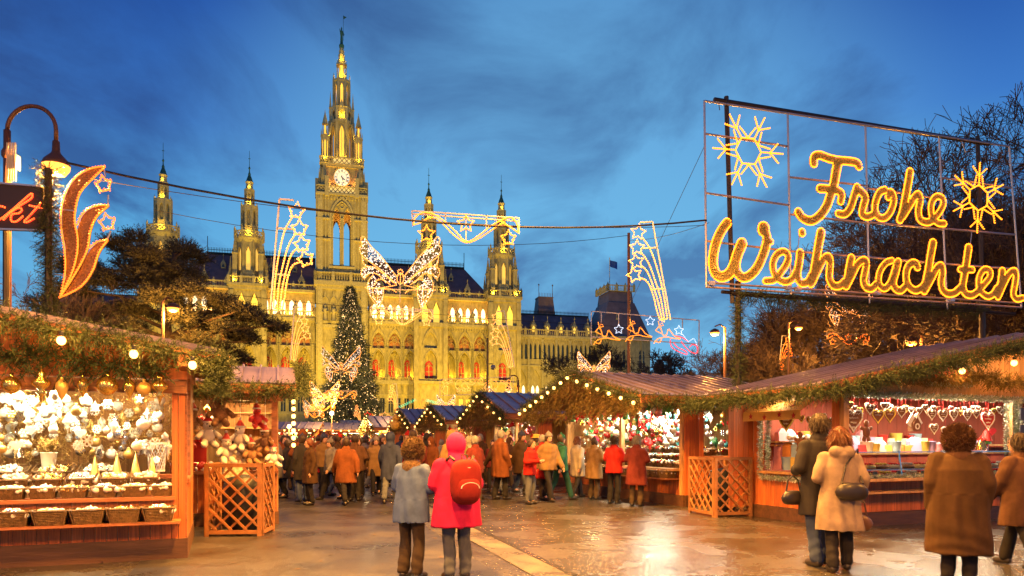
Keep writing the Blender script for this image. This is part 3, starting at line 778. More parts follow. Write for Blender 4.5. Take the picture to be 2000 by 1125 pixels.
# octagon, upper stage with a crown of pinnacles
u = MB(); r = 2.05
for X, w in poly_faces(8, r):
    u.X = X; arch_panel(u, -w/2, w/2, 76.4, 86.4, 0, .72, 79.3, 84.2, 85.5, .35); u.box(-w/2-.22,-w/2+.22,-.22,.18,76.4,86.4)
    arch_strip(u, 0, .72, 84.2, 85.5, .13, -.08, .02, foot=79.3); u.frus(86.4,.22,.2,88.0,.02,.02,-w/2,0); u.box(-w/2,w/2,-.2,.1,86.0,86.5)
    arch_panel(u, -w/2*.9, w/2*.9, 76.5, 79.6, 0, .8, 76.7, 78.2, 79.0, .2, y=-.85); u.frus(79.6,.8*.8,.12,81.3,.03,.03,0,-.8)
u.X = None
for k in range(8):
    a = PI/8+k*PI/4; pinnacle(u, 3.15*math.cos(a), 3.15*math.sin(a), 74.5, 79.6, 83.2, .6)
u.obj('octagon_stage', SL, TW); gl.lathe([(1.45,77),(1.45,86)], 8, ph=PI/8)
# lantern, crown, statue
l = MB(); r = 1.05
for k in range(8):
    a = PI/8+k*PI/4; l.lathe([(.2,86.4),(.14,87),(.14,90),(.22,90.3)], 5, (1.25*math.cos(a),1.25*math.sin(a),0)); l.frus(90.4,.14,.14,91.5,.01,.01,1.25*math.cos(a),1.25*math.sin(a))
l.lathe([(1.5,86.3),(1.5,86.7),(.6,86.8)], 8, ph=PI/8); l.lathe([(1.5,90.1),(1.5,90.5),(.95,90.8),(.8,92.5),(.62,93.6),(.5,94.4),(.3,94.6)], 8, ph=PI/8)
for k in range(8):
    a = PI/8+k*PI/4
    for i, (rr, z) in enumerate(((.95,91.2),(.8,92.4),(.65,93.4))): l.box(rr*math.cos(a)-.09, rr*math.cos(a)+.09, rr*math.sin(a)-.09, rr*math.sin(a)+.09, z, z+.28)
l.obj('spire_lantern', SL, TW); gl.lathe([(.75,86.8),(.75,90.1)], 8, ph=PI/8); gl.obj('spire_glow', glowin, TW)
k = MB(); k.lathe([(.5,94.3),(.6,94.9),(.3,95.3),(.34,95.6)], 8)
k.lathe([(.26,95.5),(.3,96.0),(.26,96.6),(.36,97.2),(.34,97.6),(.12,97.8),(.17,98.1),(.02,98.45)], 8)
k.tube([(.32,0,97.4),(.55,-.1,97.0),(.42,-.2,96.6)], .09, 5); k.tube([(-.32,0,97.4),(-.4,-.1,98.0)], .09, 5); k.tube([(.4,-.15,95.7),(.4,-.15,100.6)], .04, 5); k.prism([(.4,100.5),(1.15,100.3),(.4,99.8)], -.17, -.13)
k.obj('roof_statue', MT['verdigris'], TW, loc=(0, 0, 94.3*(1-1.24)), scale=(1.15, 1.15, 1.24))
# lamps of the tower: behind the parapets, in the spire
for a in (-3.6, 0, 3.6): lamp('POINT', (a, -5.55, 59.4), 1100, AMBER, TW, .15)
for a in (-4.3, 4.3):
    lamp('POINT', (a, -5.6, 66.4), 260, FLOOD, TW, .15)
    lamp('POINT', (a*.75, -3.9, 72.3), 160, FLOOD, TW, .1)
lamp('POINT', (0, -4.3, 66.6), 420, FLOOD, TW, .15); lamp('POINT', (0, -3.2, 77.6), 300, FLOOD, TW, .15)
lamp('POINT', (0, -2.0, 87.0), 260, FLOOD, TW, .1); lamp('POINT', (0, -1.6, 91.6), 160, FLOOD, TW, .1)
lamp('POINT', (0, 0, 54), 1500, AMBER, TW, .3)

# loggia lamps, gallery lamps
for b_ in BAYS:
    lamp('POINT', (b_+.45, YW+.75, 17.6), 200, FLOOD, TH, .12)
for x0, x1 in ((-34.5,-23),(-17.5,-6.5),(6.5,17.5),(23,34.5)):
    lamp('AREA', ((x0+x1)/2, YW-.15, 30.6), 1100, AMBER, TH, size=(x1-x0, .2), rot=(math.radians(158), 0, 0))
    lamp('AREA', ((x0+x1)/2, YW+.75, 36.6), 120, FLOOD, TH, size=(x1-x0, .2), rot=(PI, 0, 0))
lamp('AREA', (52, YW+1.5, 28.5), 130, FLOOD, TH, size=(21, .2), rot=(PI, 0, 0)); lamp('AREA', (-52, YW+1.5, 28.5), 130, FLOOD, TH, size=(21, .2), rot=(PI, 0, 0))

# floodlights on short masts in front of the facade
FM = MB(); FM.tube([(0,0,0),(0,0,2.6)], .07, 6); FMe = FM.mesh('mast', MT['iron'])
FH = MB(); FH.box(-.35,.35,-.05,.25,2.6,3.1); FHe = FH.mesh('lamp_head', MT['iron'])
FL = MB(); FL.poly([(-.3,.252,2.65),(.3,.252,2.65),(.3,.252,3.05),(-.3,.252,3.05)]); FLe = FL.mesh('lamp_glass', emit('floodlight_glass', (1.0,.8,.45), 6))
MW = TH.matrix_basis.copy(); MW = Matrix.Translation(TH.location) @ Matrix.Rotation(TH.rotation_euler.z, 4, 'Z')
for i, (x, d, tz, pw, sp) in enumerate(((-52,22,20,15e3,95),(-36,21,32,38e3,104),(-19,21,32,38e3,104),(-3,24,44,50e3,80),(3,34,76,110e3,36),(10,21,30,34e3,100),(24,21,32,38e3,104),(39,21,32,38e3,104),(56,22,20,17e3,95))):
    p = MW @ Vector((x, -d, 0))
    t = thing('floodlight', 'floodlight on a short mast in front of the town hall', 'floodlight', p, TH.rotation_euler.z, 'floodlights aimed at the town hall facade')
    link('mast', FMe, t); link('lamp_head', FHe, t); link('lamp_glass', FLe, t)
    l_ = lamp('SPOT', p+Vector((0,0,3.3)), pw, FLOOD, None, .4, spot=math.radians(sp), blend=.6); aim(l_, MW @ Vector((x, 2, tz)))

# end pavilion at the right with a mansard roof
pv = MB(); X0, X1, y = 63.0, 76.5, YW-1.5
pv.box(X0, X1, y, y+16, 0, 28)
pv_o = pv.obj('end_pavilion', ST, TH)
r = MB(); cx = (X0+X1)/2; cy = y+7
r.frus(28.2, 6.9, 7, 37.5, 3.6, 4.2, cx, cy); r.frus(37.5, 3.4, 4.0, 40.5, 3.1, 3.7, cx, cy); ro = r.obj('mansard_roof', MT['slate'], pv_o)
m = MB(); balustrade(m, (cx-3.6, cy-4), (cx+3.6, cy-4), 40.4, 1.6, step=.5, post=2.4); balustrade(m, (cx-3.6, cy-4), (cx-3.6, cy+4), 40.4, 1.6, step=.5); m.obj('pavilion_balustrade', SL, pv_o)
m = MB(); m.box(X0-.3, X1+.3, y-.4, y, 27.4, 28.3)
for i in range(3): m.box(X0+2.2+i*4.4, X0+2.5+i*4.4, y-.3, y, 0, 28)
m.obj('pavilion_moulding', SL, pv_o)
for i in range(3):
    for z in (9.5, 20.5):
        o = lancet(TH, Matrix.Identity(4), 1.5, 0, 3.6, 4.6, 0, MT['darkpane'], name='pavilion_window'); o.location = (X0+2.3+i*4.4, y-.05, z)
for i in range(2): dormer(pv_o, cx-1.8+i*3.6, y+1.5, 29.5, 1.6, True)
fl = MB(); fl.tube([(0,0,0),(0,0,9.5)], .1, 6)
flag = thing('flag_mast', 'flagpole with a blue flag on the roof of the end pavilion', 'flag', MW @ Vector((cx-1.5, cy, 40.5)), TH.rotation_euler.z)
fl.obj('mast', mat('white_pole', (.6,.6,.6)), flag)
fg = MB()
for i in range(6):
    a, b = i*.36, (i+1)*.36
    fg.poly([(a,.18*math.sin(a*3),8.9-a*.25),(b,.18*math.sin(b*3),8.9-b*.25),(b,.18*math.sin(b*3),7.2-b*.35),(a,.18*math.sin(a*3),7.2-a*.35)])
fg.obj('flag_cloth', mat('blue_flag', (.03,.08,.35), .8), flag)
# ------------------------------------------------------------------ market chalets
MT.update(
    plank=mat('orange_stained_planks', (0.52, 0.14, 0.035), 0.5, var=0.38, vscale=2.2, stretch=(4, 4, .5), tint=0.22, bump=0.25, bscale=9),
    plank_y=mat('honey_planks', (0.50, 0.27, 0.10), 0.5, var=0.32, vscale=2.2, stretch=(4, 4, .5), tint=0.18, bump=0.25, bscale=9),
    trellis=mat('trellis_slat', (.30, .13, .045), .55, var=.35, vscale=3, tint=.15, bump=.2, bscale=15),
    beamw=mat('stained_beam', (0.34, 0.12, 0.045), 0.5, var=0.35, vscale=3, stretch=(1, 8, 8), bump=0.25, bscale=12),
    baseb=mat('dark_base_board', (0.10, 0.045, 0.022), 0.5, var=0.4, vscale=2, stretch=(.6, 5, 5), bump=0.3, bscale=10),
    roof=mat('purple_sheet_metal', (0.20, 0.155, 0.20), 0.36, 0.5, var=0.3, vscale=1.2, tint=0.12, bump=0.15, bscale=5),
    fir=mat('fir_needles', (0.048, 0.066, 0.022), 0.65, var=0.5, vscale=5, spec=0.35),
    firb=mat('dry_fir_brush', (0.16, 0.11, 0.03), 0.65, var=0.55, vscale=6, spec=0.3),
    twig=mat('fir_twig', (0.09, 0.05, 0.025), 0.8),
    tinselg=mat('green_white_tinsel', (0.65, 0.68, 0.55), 0.35, 0.3, col2=(0.02, 0.16, 0.05), vscale=60),
    wicker=mat('brown_wicker', (0.15, 0.085, 0.03), 0.55, var=0.5, vscale=25, bump=0.6, bscale=60),
    bulb=emit('warm_bulb_glass', (1.0, 0.50, 0.12), 7),
    gold=mat('gold_glass_bauble', (0.85, 0.55, 0.14), 0.18, 0.9), goldm=mat('matt_gold', (0.75, 0.50, 0.16), 0.42, 0.6),
    cream=mat('cream_bauble', (0.86, 0.78, 0.62), 0.35), white=mat('white_bauble', (0.9, 0.88, 0.84), 0.3), silver=mat('silver_bauble', (0.8, 0.8, 0.8), 0.15, 0.9),
    red=mat('red_bauble', (0.55, 0.03, 0.03), 0.2), redm=mat('matt_red', (0.5, 0.025, 0.02), 0.6), pink=mat('pink_bauble', (0.75, 0.22, 0.28), 0.25),
    teal=mat('teal_bauble', (0.08, 0.35, 0.36), 0.25), green=mat('green_bauble', (0.05, 0.26, 0.08), 0.3), blue=mat('blue_bauble', (.06, .14, .45), .25),
    choc=mat('gingerbread', (0.20, 0.075, 0.025), 0.6, var=0.2, vscale=20), icing=mat('white_icing', (0.88, 0.86, 0.8), 0.5), yicing=mat('yellow_icing', (0.85, 0.66, 0.10), 0.5),
    plush=mat('brown_plush', (0.26, 0.13, 0.06), 0.95, var=0.3, vscale=30, bump=0.8, bscale=90), plushw=mat('white_plush', (0.72, 0.66, 0.58), 0.95, bump=0.8, bscale=90),
    black=mat('black_rubber', (0.012, 0.012, 0.012), 0.5), glass=None)
g_ = bpy.data.materials.new('counter_glass'); g_.use_nodes = True; b_ = g_.node_tree.nodes['Principled BSDF']
b_.inputs['Base Color'].default_value = (.95, 1, .97, 1); b_.inputs['Roughness'].default_value = .02; b_.inputs['Transmission Weight'].default_value = 1; b_.inputs['IOR'].default_value = 1.05
MT['glass'] = g_

UNIT = {}
def unit(m):
    if m.name not in UNIT: UNIT[m.name] = MB().box(-.5, .5, -.5, .5, 0, 1).mesh('plank', m)
    return UNIT[m.name]
def planks(root, p, q, z0, z1, w=.125, t=.03, m=None, top=None):
    "vertical boards from p to q (local 2D), each its own part; top(f) gives the top at fraction f"
    m = m or MT['plank']; p = Vector((*p, 0)); q = Vector((*q, 0)); d = q-p; L_ = d.length; a = math.atan2(d.y, d.x); n = max(1, round(L_/w))
    for i in range(n):
        f = (i+.5)/n; zt = z1 if top is None else top(f)
        if zt-z0 < .04: continue
        c = p+d*f
        link('plank', unit(m), root, loc=(c.x, c.y, z0), rz=a, scale=(L_/n-.008, t+random.uniform(-.004, .004), zt-z0))
def hplanks(root, p, q, z0, z1, h=.13, t=.03, m=None):
    m = m or MT['plank']; p = Vector((*p, 0)); q = Vector((*q, 0)); d = q-p; a = math.atan2(d.y, d.x); n = max(1, round((z1-z0)/h)); hh = (z1-z0)/n
    for i in range(n):
        c = (p+q)/2; o = link('plank', unit(m), root, loc=(c.x+0, c.y, z0+hh*(i+.5)))
        o.rotation_euler = (0, PI/2, a); o.location = (p.x, p.y, z0+hh*(i+.5)); o.scale = (hh-.008, t, d.length)
def board(root, name, p, q, w, h, m, up=(0,0,1), **k):
    return MB().beam(p, q, w, h, up).obj(name, m, root, **k)

def roof_plane(root, e0, e1, r0, r1, step=.42, m=None, name='roof'):
    "sheet-metal slope: eave e0-e1, ridge r0-r1; every sheet with its standing seam is a part of the roof"
    m = m or MT['roof']; e0, e1, r0, r1 = map(Vector, (e0, e1, r0, r1)); L_ = (e1-e0).length; n = max(1, round(L_/step)); w = L_/n
    d = (e1-e0).normalized(); s = (r0-e0); nn = d.cross(s).normalized()
    if nn.z < 0: nn = -nn
    core = MB(); k = -.035
    core.poly([e0+nn*k, e1+nn*k, r1+nn*k, r0+nn*k]); core.poly([e0-nn*.09, e1-nn*.09, r1-nn*.09, r0-nn*.09])
    for a, b in ((e0,e1),(e1,r1),(r0,e0)): core.poly([a+nn*k, b+nn*k, b-nn*.09, a-nn*.09])
    ro = core.obj(name, MT['beamw'], root)
    pm = MB(); g = .006
    a = d*g; b = d*(w-g)
    lift = nn*.0
    pm.poly([a, b, b+s, a+s]); pm.poly([a-nn*.03, b-nn*.03, b-nn*.0, a]) ; pm.poly([a, a+s, a+s-nn*.03, a-nn*.03]); pm.poly([b, b+s, b+s-nn*.03, b-nn*.03])
    pm.beam(d*(w*.04)+nn*.02, d*(w*.04)+s+nn*.02, .035, .05, up=nn)
    me = pm.mesh('roof_sheet', m)
    for i in range(n): link('roof_sheet', me, ro, loc=e0+d*(w*i))
    return ro

# fir sprigs: a twig with needles; thousands are joined into one garland
def sprig(n=12, L=.16, nl=.05, w=.009):
    v = []; f = []
    def tri(a, b, c): k = len(v); v.extend([a, b, c]); f.append((k, k+1, k+2))
    r = np.random.default_rng(3)
    for i in range(n):
        t = i/n; p = np.array((0, 0, L*t)); a = r.uniform(0, 2*PI); l = nl*(1-.4*t)
        d = np.array((math.cos(a)*.8, math.sin(a)*.8, .75)); d /= np.linalg.norm(d); s = np.cross(d, (0, 0, 1)); s /= np.linalg.norm(s)+1e-9
        tri(p-s*w/2, p+s*w/2, p+d*l)
    tri(np.array((-.004,0,0)), np.array((.004,0,0)), np.array((0,0,L)))
    return np.array(v, dtype=np.float32), np.array(f, dtype=np.int32)
SPR = sprig(10)
SPR_FAR = sprig(6, w=.017)
def scatter_mesh(name, P, D, S, tv, tf, m, roll=None):
    "instances template (tv,tf) at points P, its +z along D, scaled S, into one mesh"
    n = len(P); D = D/(np.linalg.norm(D, axis=1, keepdims=True)+1e-9)
    h = np.where(np.abs(D[:, 2:3]) < .9, np.array([[0, 0, 1.]]), np.array([[1., 0, 0]]))
    A = np.cross(h, D); A /= np.linalg.norm(A, axis=1, keepdims=True)+1e-9; B = np.cross(D, A)
    ro = RNG.uniform(0, 2*PI, n) if roll is None else roll
    c, s = np.cos(ro)[:, None], np.sin(ro)[:, None]; A, B = A*c+B*s, B*c-A*s
    S = np.broadcast_to(np.asarray(S, dtype=float).reshape(-1, 1), (n, 1)) if np.ndim(S) else np.full((n, 1), S)
    R = np.stack([A, B, D], axis=1)                                   # n,3(axis),3
    V_ = np.einsum('ti,nij->ntj', tv, R)*S[:, None, :]+P[:, None, :]
    F_ = tf[None]+(np.arange(n)*len(tv))[:, None, None]
    return mesh_np(name, V_.reshape(-1, 3), F_.reshape(-1, tf.shape[1]), m)
def path_points(pts, n):
    pts = np.array([tuple(p) for p in pts]); seg = np.linalg.norm(np.diff(pts, axis=0), axis=1); cum = np.concatenate([[0], np.cumsum(seg)])
    t = RNG.uniform(0, cum[-1], n); i = np.clip(np.searchsorted(cum, t)-1, 0, len(seg)-1); f = ((t-cum[i])/seg[i])[:, None]
    return pts[i]*(1-f)+pts[i+1]*f, (pts[i+1]-pts[i])/seg[i][:, None], cum[-1]
def garland(label, pts, r=.13, dens=420, m=None, root=None, droop=.25, group=None, name='fir_garland', size=1.0, cat='garland'):
    L_ = sum((Vector(b)-Vector(a)).length for a, b in zip(pts, pts[1:])); n = int(L_*dens*.62); size *= 1.3
    P, T, _ = path_points(pts, n)
    off = RNG.normal(size=(n, 3)); off -= T*np.sum(off*T, axis=1, keepdims=True); off /= np.linalg.norm(off, axis=1, keepdims=True)+1e-9
    rad = r*(.75+.35*np.sin(P[:, :1]*5.1+P[:, 1:2]*3.3+P[:, 2:]*4)*1.0)
    P2 = P+off*rad*RNG.uniform(0, .75, (n, 1)); D = off+T*RNG.choice([-1, 1], (n, 1))*RNG.uniform(.2, .9, (n, 1)); D[:, 2] -= droop
    me = scatter_mesh(name, P2, D, RNG.uniform(.6, 1.25, n)*size, *SPR, m or MT['fir'])
    if root is not None: return link(name, me, root)
    o = link(name, me, None); return tagp(o, label, cat, group)

BULB = MB(); BULB.ball((0,0,0), .038, 10, 8, 1.1); BULBm = BULB.mesh('bulb', MT['bulb'], True)
SOCK = MB().lathe([(.02,.03),(.022,.075),(.01,.085)], 6); SOCKm = SOCK.mesh('socket', MT['black'])
def bulb_string(label, pts, group='strings of warm bulbs on the stalls', every=2, power=7, scale=1.0, cable=True, col=WARM):
    t = thing('bulb_string', label, 'string lights', pts[0], 0, group); o0 = Vector(pts[0])
    if cable and len(pts) > 1: MB().tube([Vector(p)-o0+Vector((0,0,.09*scale)) for p in pts], .008, 4).obj('cable', MT['black'], t)
    for i, p in enumerate(pts):
        b = link('bulb', BULBm, t, loc=Vector(p)-o0, scale=scale); link('socket', SOCKm, b)
        if every and i % every == 0: lamp('POINT', Vector(p)-o0-Vector((0,0,.0)), power, col, t, .05*scale)
    return t
# (bulb shell must not block its own lamp)
def strip_lamp(label, p, q, power, col, group='work lights inside the stalls', w=.10, rot=None, parent=None):
    "fluorescent batten: housing, glowing tube and its light, lighting downwards"
    p = Vector(p); q = Vector(q); t = thing('batten_lamp', label, 'lamp', (p+q)/2, math.atan2((q-p).y, (q-p).x), group); L_ = (q-p).length
    MB().box(-L_/2, L_/2, -w/2, w/2, .02, .06).obj('housing', MT['icing'], t); MB().tube([(-L_/2,0,0),(L_/2,0,0)], .014, 6).obj('tube', emit_tube, t)
    lamp('AREA', (0,0,-.02), power, col, t, size=(L_, w), rot=rot or (0,0,0)); return t
emit_tube = emit('batten_tube', (1.0, .84, .55), 8)

def lattice(root, w, h, x0=0, y=0, z0=.04, m=None, step=.19, name='slat', rot=None):
    "diamond trellis panel with a frame; each slat a part"
    m = m or MT['trellis']; X = lambda a, b, c: (x0+a, y+b, z0+c)
    fr = .06
    for a, b in ((X(0,0,fr/2), X(w,0,fr/2)), (X(0,0,h-fr/2), X(w,0,h-fr/2))): MB().beam(a, b, .045, fr).obj('frame_rail', m, root)
    for xx in (fr/2, w-fr/2): MB().beam(X(xx,-.003,-z0), X(xx,-.003,h), fr, .05, up=(0,1,0)).obj('frame_post', m, root)
    for sgn in (1, -1):
        c = -h if sgn > 0 else 0
        k = -h
        while k < w+h:
            # line x = k + z (sgn=1) or x = k - z + h
            pts = []
            za = max(fr, (fr-k) if sgn > 0 else (k+h-(w-fr))); zb = min(h-fr, (w-fr-k) if sgn > 0 else (k+h-fr))
            if zb-za > .06:
                xa = k+za if sgn > 0 else k+h-za; xb = k+zb if sgn > 0 else k+h-zb
                MB().beam(X(xa, .012*sgn, za), X(xb, .012*sgn, zb), .036, .02, up=(0,1,0)).obj('slat', m, root)
            k += step*1.25

# ============================================================ chalet A, left front: white and gold ornaments
A0 = Vector((-4.27, 9.37, 0)); RA = math.atan2(.375, .927)
A = thing('market_stall', 'wooden stall at the left full of white and gold ornaments, with baskets along its counter', 'market stall', A0, RA, 'wooden market stalls')
AW, AD = 6.0, 2.3
board(A, 'base_board', (-AW,-.03,.13), (.03,-.03,.13), .06, .26, MT['baseb']); board(A, 'base_board', (.0,0,.13), (.0,AD,.13), .06, .26, MT['baseb'])
planks(A, (-AW,0), (-.16,0), .26, .76); planks(A, (-.16,0), (0,0), .26, 2.2, w=.08); planks(A, (0,.02), (0,AD), .26, .98)
planks(A, (-AW,AD), (0,AD), .2, 2.5, m=MT['plank_y'], w=.16)
for y in (.06, 1.15, 2.2): board(A, 'post', (-.03,y,.26), (-.03,y,2.55), .1, .1, MT['beamw'])
planks(A, (0,1.2), (0,2.3), .98, 2.4, m=MT['plank_y']); board(A, 'window_rail', (.01,0.1,1.0), (.01,1.2,1.0), .07, .06, MT['beamw'])
board(A, 'counter', (-AW,.12,.785), (-.12,.12,.785), .42, .045, MT['beamw']); board(A, 'basket_rail', (-AW,-.2,.50), (-.05,-.2,.50), .36, .03, MT['beamw'])
board(A, 'header_beam', (-AW,-.03,2.22), (.02,-.03,2.22), .10, .16, MT['beamw']); board(A, 'header_beam', (-AW,-.035,2.39), (.02,-.035,2.39), .08, .14, MT['plank'])
planks(A, (-AW,0), (0,0), 2.46, 3, top=lambda f: 2.62+.165*min(f*AW, (1-f)*AW)*.92)
board(A, 'side_plate', (0,-.75,2.5), (0,AD,2.5), .1, .14, MT['beamw'])
for y in (-.6, .3, 1.3, 2.2): board(A, 'rafter', (.55,y,2.52), (-.6,y,2.71), .08, .12, MT['plank_y'])
board(A, 'floor_deck', (-AW,AD/2,.22), (0,AD/2,.22), AD-.1, .05, MT['baseb'])
sl = .165
roof_plane(A, (.38,-.75,2.62), (.38,AD+.3,2.62), (-3.0,-.75,2.60+3.5*sl), (-3.0,AD+.4,2.60+3.5*sl)); roof_plane(A, (-6.5,-.75,2.60), (-6.5,AD+.4,2.60), (-3.0,-.75,2.60+3.5*sl), (-3.0,AD+.4,2.60+3.5*sl))
MA = Matrix.Translation(A0) @ Matrix.Rotation(RA, 4, 'Z')
def la(*p): return MA @ Vector(p)
rk = [la(-3-.35*i*0+.0, -.8, 2.55+3.5*sl) if i == 0 else la(-3+3.5*i/8, -.8+.02*math.sin(i*2), 2.53+3.5*sl*(1-i/8)-.05*abs(math.sin(i*1.3))) for i in range(9)]
garland('fir garland hung along the sloping roof edge of the white ornament stall', rk, .085, 420, group='fir garlands on the stalls')
garland('bushy fir garland drooping from the roof corner of the white ornament stall', [la(.42,-.8,2.58), la(.44,-.75,2.3), la(.40,-.65,2.10)], .105, 640, group='fir garlands on the stalls')
garland('bushy fir garland drooping along the eave beside the white ornament stall', [la(.40,-.7,2.55), la(.38,.3,2.52), la(.36,1.4,2.5), la(.34,2.3,2.5)], .085, 400, group='fir garlands on the stalls')
garland('loose fir branches laid along the header beam above the white ornaments', [la(-4.5,-.35,2.53), la(-3,-.35,2.50), la(-1.8,-.34,2.52), la(-.6,-.3,2.44), la(-.2,-.25,2.40)], .075, 230, droop=.1, size=1.5, group='fir garlands on the stalls')
bulb_string('string of four bulbs under the roof edge of the white ornament stall', [la(-3+ (x+3.0), -.98, 2.36+sl*(0.5-x)) for x in (-2.65,-1.92,-1.22,-.5,.12)], every=1, power=75, scale=1.25, cable=False, col=AMBER)
strip_lamp('batten lamp lighting the white ornaments from under the header beam', la(-4.6,.35,2.20), la(-.5,.35,2.20), 230, (1.0,.80,.46))
lamp('POINT', la(-1.9,.9,2.1), 36, (1.0,.78,.42), None, .08); lamp('POINT', la(-.7,1.7,2.2), 18, (1.0,.66,.28), None, .08)

# ============================================================ chalet B, second on the left: toys
B0 = Vector((-4.34, 13.25, 0)); RB = math.radians(18)
Bs = thing('market_stall', 'small wooden stall with a ribbed metal roof selling plush toys behind the trellis bin', 'market stall', B0, RB, 'wooden market stalls')
BW, BD = 3.2, 2.2
planks(Bs, (-BW,0), (0,0), .2, .95); planks(Bs, (0,0), (0,BD), .2, 2.4, m=MT['plank_y']); planks(Bs, (-BW,BD), (0,BD), .2, 2.6, m=MT['plank_y'], w=.17); board(Bs, 'base_board', (-BW,-.03,.12), (.03,-.03,.12), .06, .24, MT['baseb'])
board(Bs, 'counter', (-BW,-.02,.97), (0.02,-.02,.97), .4, .05, MT['beamw']); board(Bs, 'header_beam', (-BW,-.05,2.36), (.1,-.05,2.36), .1, .18, MT['beamw']); board(Bs, 'fascia', (-BW-.3,-.62,2.45), (.3,-.62,2.45), .04, .16, MT['beamw'])
for x in (-.05, -1.6, -3.15): board(Bs, 'post', (x,0,.2), (x,0,2.4), .1, .1, MT['beamw'])
planks(Bs, (-1.05,BD-.7), (-.1,BD-.7), .2, 2.3, m=MT['plank_y'])
for z in (1.45, 1.8, 2.1): board(Bs, 'shelf', (-1.05,BD-.85,z), (-.1,BD-.85,z), .3, .03, MT['plank_y'])
board(Bs, 'red_display_panel', (-2.0,.5,1.25), (-1.25,.5,1.25), .03, .55, MT['redm']); board(Bs, 'shelf', (-2.0,.42,1.54), (-1.25,.42,1.54), .25, .03, MT['redm'])
roof_plane(Bs, (-BW-.3,-.65,2.56), (.32,-.65,2.56), (-BW-.3,1.0,3.0), (.32,1.0,3.0), step=.31); roof_plane(Bs, (-BW-.3,2.6,2.56), (.32,2.6,2.56), (-BW-.3,1.0,3.0), (.32,1.0,3.0), step=.31)
planks(Bs, (0,.05), (0,BD), 2.4, 2.7, m=MT['plank_y'], top=lambda f: 2.55+.4*(1-abs(f-.45)*2))
MBm = Matrix.Translation(B0) @ Matrix.Rotation(RB, 4, 'Z')
def lb(*p): return MBm @ Vector(p)
garland('fir garland under the eave of the plush toy stall', [lb(-1.5,-.7,2.44), lb(-.7,-.7,2.41), lb(.3,-.7,2.43)], .13, 560, group='fir garlands on the stalls')
garland('fir garland climbing the gable end of the plush toy stall', [lb(.42,-.6,2.35), lb(.45,.2,2.75), lb(.45,1.0,3.02), lb(.45,1.3,2.8)], .10, 400, group='fir garlands on the stalls')
bulb_string('vertical string of bulbs on the corner post of the plush toy stall', [lb(.28,-.5,2.24-.13*i) for i in range(7)], every=3, power=8)
strip_lamp('batten lamp over the counter of the plush toy stall', lb(-2.8,.3,2.3), lb(-.3,.3,2.3), 90, WARM); lamp('POINT', lb(-.6,.7,2.1), 32, WARM, None, .08)

